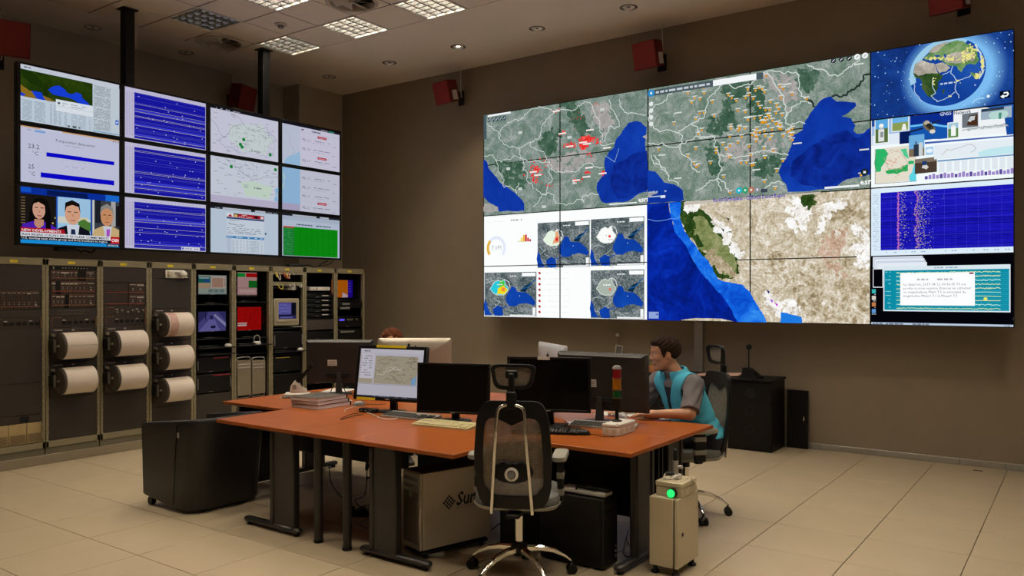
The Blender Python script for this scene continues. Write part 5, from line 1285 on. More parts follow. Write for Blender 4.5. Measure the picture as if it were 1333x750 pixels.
a.rect(*f((45, 708)), *f((97, 673)), '#8fa4d8'); a.scribble(f((50, 700))[0], f((50, 690))[1], f((95, 700))[0], .02, '#3a56a4', 2); a.scribble(f((1108, 700))[0], f((1108, 728))[1], f((1180, 700))[0], .05, '#2f8a6a', 2); a.line(CP(f, wiggle([(30, 185), (200, 182)], .06, 4)), .007, '#6c9ce8')
a.build('relief_map_window', m_wall, VW)

# --- window 5: globe with epicentres
a, (X0, X1, Z0, Z1) = win(4, 5, 0, 1); f = crop(1125, 30, 6.25)
a.rect(X0, Z0, X1, Z1, None, EMNOISE('blue space', [(.3, '#101c50'), (.5, '#163c8c'), (.7, '#2a5cae')], 1.6, .9, 8))
c0 = f((672, 398)); R = (f((982, 398))[0] - f((362, 398))[0]) / 2
for k in range(30):
    v = (k / 29) ** 1.4; c_ = [(1 - v) * x + v * y for x, y in zip(lin('#1a4496'), lin('#7cbcf0'))]; a.ell(c0[0] + .05, c0[1] - .03, R * (1.42 - k * .0140), R * (1.42 - k * .0140), c_, n=56)
a.ell(c0[0], c0[1], R, R, None, EMNOISE('globe sea', [(.35, '#123c94'), (.6, '#1a4ca8'), (.75, '#2c62b8')], 2., .95), n=64)
a.poly([(c0[0] + R * math.cos(t_), c0[1] + R * math.sin(t_)) for t_ in np.linspace(1.0, 3.4, 30)] + [(c0[0] + R * .88 * math.cos(t_) + .015, c0[1] + R * .88 * math.sin(t_) - .015) for t_ in np.linspace(3.3, 1.1, 30)], '#9ccbe8')
g_green = EMNOISE('globe green', [(.3, '#3c6a34'), (.5, '#6a9458'), (.7, '#a4b888')], 9., .95); g_sand = EMNOISE('globe sand', [(.3, '#8a8478'), (.5, '#b8b0a2'), (.7, '#d8d2c6')], 9., .95); g_dark = EMNOISE('globe forest', [(.3, '#1f3c1c'), (.5, '#345428'), (.7, '#5c6c3c')], 9., .9)
for pts, m_ in (([(400, 400), (410, 345), (470, 300), (520, 320), (570, 330), (590, 380), (620, 420), (645, 425), (600, 480), (600, 530), (575, 580), (550, 610), (510, 590), (475, 540), (470, 480), (450, 450), (410, 440)], g_dark), ([(400, 400), (410, 345), (470, 300), (520, 320), (570, 330), (590, 380), (600, 410), (500, 410), (440, 430)], g_sand),
                ([(575, 335), (640, 320), (700, 360), (660, 395), (612, 408), (590, 370)], g_sand), ([(480, 285), (540, 230), (620, 190), (720, 150), (800, 145), (870, 180), (920, 240), (935, 300), (900, 340), (870, 330), (830, 340), (790, 400), (765, 380), (750, 350), (700, 350), (640, 310), (560, 290), (500, 300)], g_green),
                ([(640, 270), (740, 240), (830, 230), (900, 250), (890, 310), (820, 310), (740, 330), (680, 320)], g_sand), ([(520, 240), (570, 190), (640, 160), (720, 150), (640, 190), (580, 240)], g_sand), ([(640, 540), (652, 535), (650, 570), (638, 580)], g_dark), ([(860, 400), (900, 410), (935, 440), (920, 460), (880, 430)], g_green)):
    a.poly(CP(f, wiggle(pts, .1, 2, True, len(pts))), None, m_)
for pts in ([(510, 300), (540, 315), (585, 315), (560, 325), (515, 318)], [(580, 345), (600, 400), (592, 395)], [(570, 265), (610, 260), (620, 272), (580, 276)], [(650, 255), (668, 250), (665, 285), (652, 280)]): a.poly(CP(f, wiggle(pts, .08, 2, True)), '#1f4c9c')
for k, l in enumerate(([(360, 455), (400, 480), (410, 560), (470, 640)], [(720, 350), (705, 410), (750, 470), (740, 540), (770, 590), (770, 610)], [(740, 560), (690, 600), (590, 640)], [(750, 480), (850, 440), (870, 420)], [(560, 450), (555, 500), (580, 570), (545, 590), (600, 640)], [(640, 420), (700, 395)], [(905, 180), (945, 240), (970, 330), (965, 400), (935, 450)])): a.line(CP(f, wiggle(l, .1, 3, seed=k)), .006 if k < 6 else .014, '#b8d0ea')
rd = random.Random(4)
for cx, cy, sx, sy, n in ((830, 270, 60, 40, 90), (560, 290, 50, 12, 26), (920, 430, 30, 20, 30), (960, 330, 14, 60, 40), (700, 290, 50, 20, 24), (880, 210, 40, 30, 26), (570, 480, 20, 40, 8), (760, 470, 30, 40, 8), (690, 600, 30, 10, 4)):
    for _ in range(n): q = f((cx + rd.gauss(0, sx * .5), cy + rd.gauss(0, sy * .5))); s = rd.uniform(.004, .009); a.ell(q[0], q[1], s, s, '#ece488', n=6)
for _ in range(150):
    x, z_ = rd.uniform(X0, X1), rd.uniform(Z0, Z1)
    if math.hypot(x - c0[0], z_ - c0[1]) > R * 1.08: s = rd.choice((.003, .004, .006)); a.ell(x, z_, s, s, '#a8d0f4', n=6)
a.scribble(*f((620, 505)), f((720, 500))[0], .014, '#c4d4ec', 3); a.scribble(*f((780, 388)), f((845, 380))[0], .014, '#d8e4d8', 5); a.scribble(*f((845, 520)), f((910, 510))[0], .014, '#9cb8e0', 6); a.scribble(*f((410, 515)), f((470, 520))[0], .012, '#9cb8e0', 8)
a.rect(*f((1102, 618)), *f((1188, 548)), '#04081c'); a.line(CP(f, [(1120, 600), (1160, 594), (1172, 580), (1165, 566), (1140, 570)]), .012, '#f4f8fc'); a.line(CP(f, [(1132, 590), (1118, 600), (1134, 608)]), .012, '#f4f8fc')
a.line(CP(f, [(885, 650), (900, 630), (940, 615), (975, 613)]), .012, '#9cd0f4'); q = f((1010, 597)); a.ell(q[0], q[1], .014, .014, '#dff0fc')
a.build('globe_window', m_wall, VW)

# --- window 6: GNSS network collage
a, (X0, X1, Z0, Z1) = win(4, 5, 1, 2); f = crop(1125, 120, 5.769)
a.rect(X0, Z0, X1, Z1, '#f2fafc')
def fr(x0, y0, x1, y1, col=None, mat=None): a.poly(CP(f, [(x0, y0), (x1, y0 - (x1 - x0) * .125), (x1, y1 - (x1 - x0) * .1), (x0, y1)]), col, mat)
fr(56, 195, 345, 400, '#a4c0e4'); fr(60, 330, 345, 405, '#dfeaf6'); fr(56, 195, 135, 260, '#1c4a9c'); fr(345, 175, 670, 370, '#0c2c8c'); fr(265, 300, 345, 390, '#0a1c58')
a.poly(CP(f, wiggle([(340, 250), (480, 225), (640, 250), (640, 268), (480, 250), (340, 262)], .05, 2, True)), '#6cc0f4'); a.poly(CP(f, wiggle([(345, 262), (480, 245), (650, 266), (640, 345), (345, 375)], .03, 2, True)), '#1554ac')
fr(670, 125, 1128, 345, '#eef2f4'); a.poly(CP(f, [(1040, 85), (1128, 74), (1128, 315), (1070, 320)]), '#14489c'); a.poly(CP(f, [(860, 100), (1128, 72), (1128, 120), (960, 125)]), '#2c5eac')
q = f((565, 168)); a.text('GNSS', q[0], q[1] - .014, .05, width=f((655, 168))[0] - q[0], col= '#c4d0e4', bold=True); q = f((672, 147)); a.text('Network', q[0], q[1] - .030, .05, width=f((803, 147))[0] - q[0], col= '#5a6470', bold=True)
fr(78, 195, 184, 390, '#f4f6f4'); fr(84, 202, 178, 285, '#5aa8e0'); fr(84, 280, 178, 384, '#56703c'); fr(106, 280, 150, 372, '#dfe2e0'); q = f((128, 254)); a.ell(q[0], q[1], .022, .024, '#f4f6f4'); fr(118, 262, 134, 285, '#c8ccca'); fr(120, 300, 144, 340, '#8d9496')
fr(205, 190, 335, 300, '#f4f6f4'); fr(210, 195, 330, 240, '#6cb0e4'); fr(210, 235, 330, 294, '#8a9c54'); a.poly(CP(f, [(280, 285), (290, 240), (308, 236), (318, 280)]), '#eef0ee')
a.poly(CP(f, [(340, 290), (440, 265), (445, 275), (345, 305)]), '#1a2440'); a.poly(CP(f, [(505, 230), (570, 205), (575, 214), (512, 242)]), '#1a2440'); a.poly(CP(f, wiggle([(440, 225), (475, 210), (500, 235), (535, 270), (525, 310), (490, 300), (450, 270)], .12, 2, True)), '#6c6456')
for p, c_ in (((470, 230), '#b8b0a0'), ((500, 265), '#3c362c'), ((512, 295), '#d8d4c8'), ((485, 250), '#2a2620')): q = f(p); a.ell(q[0], q[1], .025, .02, c_)
fr(625, 230, 712, 350, '#f2f4f2'); fr(630, 236, 706, 280, '#9cc4d8'); fr(630, 278, 706, 344, '#5a8a4c'); fr(652, 258, 688, 330, '#f4f6f4'); fr(658, 246, 682, 262, '#dfe2e0')
fr(735, 165, 856, 270, '#6c747c'); a.poly(CP(f, [(770, 250), (790, 175), (850, 165), (852, 250)]), '#4a2e20'); a.poly(CP(f, wiggle([(775, 215), (800, 180), (835, 175), (830, 205), (795, 225)], .12, 2, True)), '#c4ccd0')
fr(876, 130, 1108, 210, '#9cb0c0'); a.poly(CP(f, [(880, 128), (1050, 108), (1050, 128), (880, 150)]), '#2c3c50'); a.poly(CP(f, wiggle([(935, 165), (960, 148), (1070, 138), (1085, 160), (1060, 195), (965, 205), (940, 190)], .04, 2, True)), '#b4d8d0'); a.poly(CP(f, [(1010, 155), (1032, 152), (1028, 200), (1010, 202)]), '#4c8c7c')
a.line(CP(f, wiggle([(740, 290), (830, 275), (880, 270), (905, 255), (930, 265), (1000, 250), (1060, 240), (1080, 255)], .25, 4, seed=3)), .007, '#6c7478')
for k in range(10): a.line(CP(f, wiggle([(740, 285 - k * .5), (1080, 248)], .06, 5, seed=k + 20)), .0025, '#b8c0c4')
fr(82, 430, 390, 690, '#e4dccb'); a.poly(CP(f, wiggle([(86, 430), (150, 425), (180, 460), (130, 560), (120, 600), (86, 600)], .1, 3, True, 3)), '#2cb468'); a.poly(CP(f, wiggle([(160, 590), (260, 570), (330, 540), (330, 590), (250, 615), (170, 612)], .1, 3, True, 4)), '#2ca858'); a.poly(CP(f, wiggle([(270, 430), (320, 425), (335, 500), (300, 480)], .1, 3, True, 5)), '#54c890'); a.poly(CP(f, wiggle([(330, 520), (375, 515), (375, 540), (335, 545)], .1, 2, True, 6)), '#2cb468'); a.poly(CP(f, wiggle([(375, 540), (392, 530), (392, 668), (340, 668), (335, 630), (360, 600)], .06, 2, True, 6)), '#5cd4e4')
rd = random.Random(8)
for _ in range(40): q = f((rd.gauss(220, 45), rd.gauss(520, 45))); a.ell(q[0], q[1], .005, .005, rd.choice(('#e08c6c', '#d8a888', '#c87858')), n=6)
a.line(CP(f, wiggle([(150, 500), (200, 430), (270, 450), (330, 530), (280, 570), (180, 570)], .12, 3)), .004, '#b4a898', True); a.line(CP(f, [(82, 430), (82, 690), (390, 668)]), .004, '#5a6468')
fr(336, 328, 452, 488, '#6cacdc'); fr(336, 430, 452, 488, '#7a6a54'); fr(372, 395, 415, 485, '#2c3848'); fr(410, 380, 440, 480, '#c8d0d4'); fr(384, 370, 394, 400, '#3c4858'); fr(380, 505, 546, 615, '#4a3c30'); fr(380, 505, 546, 535, '#7c7060'); fr(435, 520, 470, 550, '#1f3c6c'); a.poly(CP(f, wiggle([(430, 570), (440, 550), (470, 545), (485, 562), (470, 580)], .1, 2, True)), '#d4d0cc')
a.poly(CP(f, [(455, 375), (1128, 322), (1128, 332), (455, 390)]), '#3c5cac'); fr(460, 415, 520, 475, '#a8ccec'); q = f((490, 440)); a.ell(q[0], q[1], .03, .02, '#e8f2fa')
a.poly(CP(f, [(525, 400), (1128, 345), (1128, 465), (525, 505)]), '#e2ecf2'); a.poly(CP(f, wiggle([(860, 450), (1128, 400), (1128, 460), (860, 480)], .05, 2, True)), '#c0e6ee'); a.line(CP(f, wiggle([(580, 470), (620, 430), (700, 420), (800, 390), (840, 420), (800, 450)], .15, 3)), .005, '#c0b4b4')
a.poly(CP(f, [(550, 512), (1122, 466), (1122, 476), (550, 524)]), '#6c94bc')
for k in range(10): x = 560 + k * 57; a.poly(CP(f, [(x, 525 - k * 4.5), (x + 44, 522 - k * 4.5), (x + 44, 600 - k * 3), (x, 603 - k * 3)]), '#dfe8ee')
for k in range(24): x = 455 + k * 28; a.poly(CP(f, [(x, 632 - k * 1.9 - (k * 7 % 18)), (x + 22, 630 - k * 1.9 - (k * 7 % 18)), (x + 22, 655 - k * 1.9), (x, 656 - k * 1.9)]), '#9c86c8' if k % 4 else '#5c4a9c')
a.build('satellite_network_window', m_wall, VW)

# --- window 7: blue spectrogram
a, (X0, X1, Z0, Z1) = win(4, 5, 2, 3); f = crop(1125, 230, 3.75)
a.rect(X0, Z0, X1, Z1, '#dcecf8'); sx0, sx1, sz0, sz1 = X0 + PW * .075, X1 - .004, Z0 + PH * .085, Z1 - PH * .075
a.rect(sx0, sz0, sx1, sz1, None, EMNOISE('spectrogram blue', [(.3, '#1210a4'), (.5, '#1a16b8'), (.7, '#2420c4')], 9., .95, 8, .6, 0, .4, (1, 1, 8)))
rd = random.Random(3)
for k in range(12): x = sx0 + (sx1 - sx0) * k / 12; a.rect(x, sz0, x + .003, sz1, '#3434cc')
for k in range(30):
    z_ = rd.uniform(sz0, sz1); a.rect(sx0, z_, sx1, z_ + .004, rd.choice(('#100e84', '#3030c4', '#0e0c78')))
WS = sx1 - sx0; HS = sz1 - sz0
q1 = {'#d878b8': [], '#a86ac8': [], '#c8b48c': [], '#7c74b4': []}
for k in range(900):
    z_ = rd.uniform(sz0, sz1 - .006); u = rd.random()
    if u < .34: x = sx0 + WS * (.14 + rd.gauss(0, .004)); c_ = rd.choice(('#d878b8', '#d878b8', '#a86ac8'))
    elif u < .45: x = sx0 + WS * (.155 + abs(rd.gauss(0, .03))); c_ = rd.choice(('#7c74b4', '#c8b48c'))
    elif u < .68: x = sx0 + WS * (.285 + rd.gauss(0, .008) + .01 * math.sin(z_ * 30)); c_ = rd.choice(('#d878b8', '#a86ac8', '#c8b48c'))
    else: x = sx0 + WS * (.295 + abs(rd.gauss(0, .055))); c_ = rd.choice(('#c8b48c', '#7c74b4', '#7c74b4'))
    q1[c_].append((x, z_, x + .007, z_ + .006))
for c_, v in q1.items(): a.many(v, c_)
for k in range(46): a.scribble(X0 + .02, sz0 + HS * k / 46, sx0 - .015, .005, '#9cb4d0', k)
for k in range(13): a.scribble(sx0 + WS * k / 13 + .02, Z0 + .03, sx0 + WS * k / 13 + .06, .008, '#8ca4c4', k)
a.build('spectrogram_window', m_wall, VW)

# --- window 8: desktop with an alert box
a, (X0, X1, Z0, Z1) = win(4, 5, 3, 4)
a.rect(X0, Z0, X1, Z1, '#04040a'); a.rect(X0, Z0, X1, Z0 + .024, '#b8c8dc'); a.scribble(X0 + .02, Z0 + .006, X0 + .52, .012, '#5c6c84', 3); a.scribble(X1 - .2, Z0 + .006, X1 - .03, .012, '#7c8ca4', 5)
for k in range(5): q = f((42 + k * 5, 396 + k * 9)); a.rect(q[0], q[1] - .10, f((282 + k * 6, 396))[0], q[1] + .02, ('#e4eaf2', '#c8d4e4')[k % 2])
a.rect(*f((42, 542)), *f((92, 448)), '#e8ecf0'); a.rect(*f((45, 538)), *f((89, 452)), '#04040a')
g0, g1 = f((93, 656)), f((714, 425)); a.rect(g0[0], g0[1], g1[0], g1[1] - .005, '#d8e6ee'); a.rect(g0[0] + .01, g0[1] + .012, g1[0] - .01, g1[1] - .045, '#0a8ca4')
a.scribble(g0[0] + .45, g1[1] - .03, g0[0] + .65, .01, '#8ca4b4', 3)
for k in range(20): z_ = g0[1] + .03 + (g1[1] - g0[1] - .09) * k / 19; a.rect(g0[0] + .11, z_ - .018, g1[0] - .011, z_ - .015, '#38a8bc')
for k in range(10):
    z_ = g0[1] + .03 + (g1[1] - g0[1] - .10) * k / 9; am = .35 if k in (0, 1, 5, 6, 7, 8, 9) else .08
    a.line(wiggle([(g0[0] + .12, z_), (g0[0] + .5, z_), (g1[0] - .075, z_)], .012 * (1 + am), 2, seed=k) if k in (3, 4) else [(g0[0] + .12 + (g1[0] - g0[0] - .2) * i / 150, z_ + rd.uniform(-.008, .008) * am * 2.2) for i in range(151)], .0055, ('#cfe8a8', '#b8f0e4', '#e0ecb4')[k % 3]); a.scribble(g0[0] + .02, z_ + .006, g0[0] + .07, .008, '#8cd4dc', k)
q = f((592, 597)); a.ell(q[0], q[1], .016, .016, '#e8e860')
b0, b1 = f((176, 628)), f((540, 466)); a.rect(b0[0], b0[1], b1[0], b1[1], '#fdfeff'); a.rect(b1[0] - .045, b1[1] - .018, b1[0] - .01, b1[1] - .003, '#8a2a50')
a.scribble((b0[0] + b1[0]) / 2 - .17, b1[1] - .072, (b0[0] + b1[0]) / 2 + .18, .016, '#b4b8bc', 4)
for k, l in enumerate(('La data/ora: 2019 08 12 00:36:35.93 s-a', 'produs in zona seismica Vrancea un cutremur', 'cu magnitudinea Mw= 7.5 in intervalul de', 'magnitudine Mmin= 7.1 la Mmax= 7.7')): a.text(l, b0[0] + .028, b1[1] - .122 - k * .037, .034, '#6c7074', width=(b1[0] - b0[0]) * (.84, .91, .84, .73)[k])
for k, c_ in enumerate(('#3cb4b4', '#d8d0c4', '#c47c4c', '#5c94d0')): q = f((47, 560 + k * 32)); a.rect(q[0] - .018, q[1] - .02, q[0] + .018, q[1] + .02, c_); a.scribble(q[0] - .018, q[1] - .034, q[0] + .02, .006, '#c4ccd4', k)
a.rect(*f((727, 702)), *f((735, 688)), '#5c6474')
a.build('desktop_window', m_wall, VW)

# ================================================================== desks
m_desk = wood('cherry laminate', (.285, .070, .0105), (.34, .087, .0135), .33)
m_deskedge = P('cherry edge band', (.36, .085, .026), .35)
m_leg = P('charcoal leg metal', (.030, .028, .027), .38, .2, var=.1)
m_legd = P('charcoal leg panel', (.034, .032, .032), .45, .1)
DT, DZ = .025, .74
XL0, XL1, XM0, XM1, XR0, XR1 = -5.99, -5.17, -4.28, -3.77, -2.92, -2.115
YN0, YN1, YS, YE1, YE0 = 3.51, 4.13, 4.735, 5.375, 5.96
def t_leg(t, org, x0, x1, y, along='x', col=None):
    """a pedestal leg: foot bar, pair of posts with a cable panel, top rail"""
    def bx(mb, a0, a1, w0, w1, z0, z1, r): return mb.bx(a0, a1, w0, w1, z0, z1, r) if along == 'x' else mb.bx(w0, w1, a0, a1, z0, z1, r)
    c0, c1 = col
    leg = bx(MB(org), c0 + .035, c1 - .035, y - .018, y + .018, .05, .70, .003).build('leg_panel', m_legd, t)
    for a in (c0, c1 - .04): bx(MB(org), a, a + .04, y - .028, y + .028, .045, .69, .008).build('leg_post', m_leg, t)
    bx(MB(org), x0, x1, y - .032, y + .032, .018, .055, .014).build('foot', m_leg, t)
    bx(MB(org), x0 + .04, x1 - .04, y - .022, y + .022, .69, DZ - DT, .004).build('top_rail', m_leg, t)
    for a in (x0 + .04, x1 - .04):
        MB(org).cyl(((a, y, 0) if along == 'x' else (y, a, 0)), ((a, y, .02) if along == 'x' else (y, a, .02)), .02, n=14).build('glide', m_black, t)
def desk(label, wx, wy, rx, ry, feet, low=.36):
    org = ((wx[0] + wx[1]) / 2, (wy[0] + wy[1]) / 2, 0)
    t = thing('office_desk', label, 'desk', org, 0, 'cherry desks joined into one cluster')
    g = .0015
    MB(org).bx(wx[0] + g, wx[1] - g, wy[0] + g, wy[1] - g, DZ - DT, DZ, .0025).build('desktop', m_desk, t)
    MB(org).bx(rx[0] + g, rx[1] - g, ry[0] + g, ry[1] - g, DZ - DT, DZ, .0025).build('return_top', m_desk, t)
    for f_ in feet: t_leg(t, org, *f_)
    yb = wy[1] - .035 if wy[1] == YS else wy[0] + .02
    MB(org).bx(wx[0] + .12, wx[1] - .10, yb, yb + .015, low, DZ - DT - .002, .002).build('modesty_panel', m_black, t)
    return t
FX = [(-4.94, -4.35, 3.605, 'x', (-4.645, -4.385)), (-3.76, -3.18, 3.61, 'x', (-3.675, -3.435))]
desk('cherry corner desk with binders, facing the drum racks', (XL0, XM0), (YN1, YS), (XL1, XM0), (YN0, YN1), [FX[0], (4.19, 4.68, -5.87, 'y', (4.33, 4.56))], .26)
desk('cherry corner desk with the signal tower and beige keyboard', (XM1, XR1), (YN1, YS), (XM1, XR0), (YN0, YN1), [FX[1], (4.19, 4.68, -2.24, 'y', (4.40, 4.64))], .20)
desk('cherry corner desk where a woman sits behind a silver computer', (XL0, XM0), (YS, YE1), (XL1, XM0), (YE1, YE0), [(-4.94, -4.35, 5.86, 'x', (-4.64, -4.39)), (4.79, 5.30, -5.87, 'y', (4.90, 5.14))])
desk('cherry corner desk where the man in the blue vest works', (XM1, XR1), (YS, YE1), (XM1, XR0), (YE1, YE0), [(-3.70, -3.10, 5.86, 'x', (-3.53, -3.27)), (4.80, 5.30, -2.24, 'y', (4.84, 5.08))])
org = ((XM0 + XM1) / 2, YS, 0)
t = thing('bridge_table', 'narrow cherry table on round posts bridging the desks', 'table', org)
MB(org).bx(XM0 + .0015, XM1 - .0015, YN0 + .0015, YE0 - .0015, DZ - DT, DZ, .0025).build('tabletop', m_desk, t)
MB(org).bx(XM0 + .004, XM1 - .004, YS - .035, YS - .020, .22, DZ - DT - .002, .002).build('modesty_panel', m_black, t)
for x in (-4.16, -3.885):
    for y in (3.60, 5.87):
        MB(org).cyl((x, y, .02), (x, y, DZ - DT), .03, n=20).build('leg', m_leg, t)
        MB(org).lathe([(.001, 0), (.032, 0), (.034, .012), (.030, .022), (.001, .022)], 18, T(x, y, 0)).build('foot_glide', m_black, t)
# slim keyboard shelf under the wing beside the racks
t = thing('keyboard_shelf', 'slim cherry keyboard shelf hanging under a desk wing', 'shelf', (-5.55, 4.33, .64))
MB((-5.55, 4.33, .64)).bx(-5.84, -5.28, 4.17, 4.45, .640, .658, .003).build('board', m_desk, t)
for x in (-5.82, -5.30): MB((-5.55, 4.33, .64)).bx(x - .012, x + .012, 4.18, 4.44, .658, DZ - DT, .002).build('hanger', m_leg, t)

# ================================================================== chairs
def weave_mat(name, c1, c2, hole):
    m = bpy.data.materials.new(name); m.use_nodes = True; MATS[name] = m
    nt = m.node_tree; N = nt.nodes; L = nt.links; b = N['Principled BSDF']; b.inputs['Roughness'].default_value = .7
    tc = N.new('ShaderNodeTexCoord'); mp = N.new('ShaderNodeMapping'); mp.inputs['Rotation'].default_value = (0, PI / 4, 0); mp.inputs['Scale'].default_value = (1, 0.01, 1)
    L.new(tc.outputs['Object'], mp.inputs['Vector'])
    br = N.new('ShaderNodeTexBrick'); br.inputs['Scale'].default_value = 38; br.inputs['Mortar Size'].default_value = .03; br.inputs['Brick Width'].default_value = .9; br.inputs['Row Height'].default_value = .42
    sp = N.new('ShaderNodeSeparateXYZ'); cb = N.new('ShaderNodeCombineXYZ'); L.new(mp.outputs[0], sp.inputs[0]); L.new(sp.outputs[0], cb.inputs[0]); L.new(sp.outputs[2], cb.inputs[1])
    L.new(cb.outputs[0], br.inputs['Vector'])
    br.inputs['Color1'].default_value = (*c1, 1); br.inputs['Color2'].default_value = (*c2, 1); br.inputs['Mortar'].default_value = (*[v * .25 for v in c1], 1)
    L.new(br.outputs['Color'], b.inputs['Base Color'])
    tr = N.new('ShaderNodeBsdfTransparent'); mx = N.new('ShaderNodeMixShader'); mx.inputs[0].default_value = hole
    o = N['Material Output']; L.new(b.outputs[0], mx.inputs[1]); L.new(tr.outputs[0], mx.inputs[2]); L.new(mx.outputs[0], o.inputs[0])
    return m
m_mesh = weave_mat('chair mesh', (.26, .21, .155), (.19, .15, .11), .12)
m_seatf = P('grey seat fabric', (.15, .155, .145), .85, var=.15, scale=200, bump=.2, bscale=400)
m_padg = P('grey arm pad', (.27, .26, .22), .6)
def rrect(w, h, r, n=5):
    out = []
    for cx, cy, a0 in ((w / 2 - r, h / 2 - r, 0), (-w / 2 + r, h / 2 - r, PI / 2), (-w / 2 + r, -h / 2 + r, PI), (w / 2 - r, -h / 2 + r, 3 * PI / 2)):
        out += [(cx + r * math.cos(a0 + PI / 2 * k / n), cy + r * math.sin(a0 + PI / 2 * k / n)) for k in range(n + 1)]
    return out
def prof_back(z, zb=.455, zt=1.064):
    """half width of the backrest at a height"""
    return np.interp(z, [.455, .50, .62, .77, .95, 1.064], [.180, .200, .217, .217, .203, .182])
def by(z): return -.225 - .085 * max(0, (z - .5)) ** 1.0 - .03 * math.sin((z - .455) * 4.5)     # recline and lumbar curve
def office_chair(label, loc, rz, spin=0., headrest=True, drop=0.):
    t = thing('office_chair', label, 'chair', loc, rz, 'mesh office chairs with headrests')
    # star base
    hub = MB(); hub.lathe([(.001, .205), (.045, .205), (.05, .19), (.05, .15), (.035, .13), (.001, .13)], 20); hub.build('base_hub', m_black, t)
    for k in range(5):
        a = PI / 2 + spin + 2 * PI * k / 5; R = RZ(a)
        arm = MB(); arm.loft([[(x, y * w_, z + zz * h_) for y, zz in ((-1, -1), (1, -1), (1, .4), (.5, 1), (-.5, 1), (-1, .4))] for x, z, w_, h_ in ((.035, .170, .020, .018), (.12, .166, .017, .015), (.20, .148, .015, .013), (.27, .115, .013, .011), (.31, .082, .011, .009))], R)
        arm.build('base_arm', m_chrome, t)
        c = MB(); c.M = R
        for s in (-1, 1): c.cyl((.315, s * .008, .029), (.315, s * .026, .029), .029, n=18)
        c.bx(.292, .335, -.022, .022, .032, .064, .01); c.cyl((.312, 0, .055), (.312, 0, .085), .008, n=8); c.build('caster', m_black, t)
    MB().cyl((0, 0, .20), (0, 0, .37), .026, n=20).build('gas_column', m_chrome, t)
    mb = MB(); mb.cyl((0, 0, .36), (0, 0, .42), .034, n=18); mb.bx(-.10, .10, -.14, .12, .405, .435, .012); mb.bx(-.04, .04, -.26, -.10, .405, .430, .008); mb.build('tilt_mechanism', m_black, t)
    st = MB()
    st.loft([[(x * k, y * k + .02, z) for x, y in rrect(.50, .49, .12)] for k, z in ((.72, .432), (.94, .44), (1.0, .462))]); st.build('seat_shell', m_padg, t)
    st = MB(); st.loft([[(x * k, y * k + .02, z) for x, y in rrect(.49, .48, .13)] for k, z in ((.98, .462), (1.0, .485), (.97, .508), (.86, .522), (.5, .528))]); st.build('seat', m_seatf, t)
    # backrest frame: outer ring around the mesh
    n = 48; outer = []; inner = []
    zc = .76
    for k in range(n):
        a = 2 * PI * k / n
        sx, sz = math.cos(a), math.sin(a)
        q = .26                                                     # superellipse
        ux, uz = math.copysign(abs(sx) ** q, sx), math.copysign(abs(sz) ** q, sz)
        zo = zc + uz * .304; outer.append((ux * float(prof_back(zo)), zo))
        zi = .75 + uz * (.222 if uz > 0 else .222); wi = float(prof_back(zi)) - .046 - (.012 if uz < -.8 else 0)
        if uz > .9 and abs(ux) < .55: zi -= .042 * (1 - abs(ux) / .55) + .0
        inner.append((ux * wi, zi))
    P3 = lambda p, d: (p[0], by(p[1]) + d + .25 * abs(p[0]) ** 1.5, p[1])
    mb = MB(); mb.loft([[P3(p, .014) for p in outer], [P3(p, -.014) for p in outer], [P3(p, -.016) for p in inner], [P3(p, .014) for p in inner], [P3(p, .014) for p in outer]], cap=False)
    mb.build('back_frame', m_blackm, t)
    mb = MB(); rows_ = []
    for i in range(9):
        s = i / 8; rows_.append([P3((p[0] * s, .75 + (p[1] - .75) * s), .002) for p in inner])
    mb.loft(rows_, cap=False); mb.build('back_mesh', m_mesh, t, flip=False)
    # lumbar pad and knob
    lp = MB(); zl = .675; yl_ = by(zl) - .018; lp.loft([[(.118 * k * math.cos(2 * PI * i / 28), yl_ + dy, zl + .066 * k * math.sin(2 * PI * i / 28) - (.015 if abs(math.cos(2 * PI * i / 28)) < .4 and math.sin(2 * PI * i / 28) > 0 else 0)) for i in range(28)] for k, dy in ((.9, .010), (1, 0), (.9, -.012), (.4, -.016))]); lp.build('lumbar_pad', m_black, t)
    rg = MB(); rg.lathe([(.024, 0), (.038, 0), (.038, .012), (.024, .014), (.024, 0)], 24, T(0, yl_ - .014, zl - .012) @ RX_(PI / 2), cap=False); rg.build('knob_ring', m_white, t)
    kb = MB(); kb.cyl((0, yl_ - .01, zl - .012), (0, yl_ - .04, zl - .012), .022, .018, n=18); kb.build('lumbar_knob', m_grey, t)
    # chrome coat rail over the back
    yo = -.035
    pts = [(-.118, by(.44) + yo - .01, .437), (-.105, by(.62) + yo, .62), (-.088, by(.84) + yo, .84), (-.078, by(.98) + yo, .985), (-.06, by(1.03) + yo, 1.032), (0, by(1.05) + yo, 1.048), (.06, by(1.03) + yo, 1.032), (.075, by(.98) + yo, .985), (.083, by(.84) + yo, .84), (.098, by(.62) + yo, .62), (.110, by(.44) + yo - .01, .437)]
    MB().tube(pts, .0095, 10, sub=6).build('coat_rail', m_chrome, t)
    for x in (-.117, .109): MB().cyl((x, by(.45) + yo + .0, .45), (x, by(.45) + .02, .45), .008, n=8).build('rail_fixing', m_chrome, t)
    # headrest
    if headrest:
      nk = MB(); nk.bx(-.028, .028, by(1.05) - .045, by(1.05) - .012, 1.02, 1.12, .008); nk.bx(-.016, .016, by(1.1) - .04, by(1.1) - .016, 1.10, 1.22, .006); nk.bx(-.035, .035, by(1.2) - .035, by(1.2) - .012, 1.19, 1.235, .008); nk.build('neck_bracket', m_black, t)
    ho, hi_ = [], []
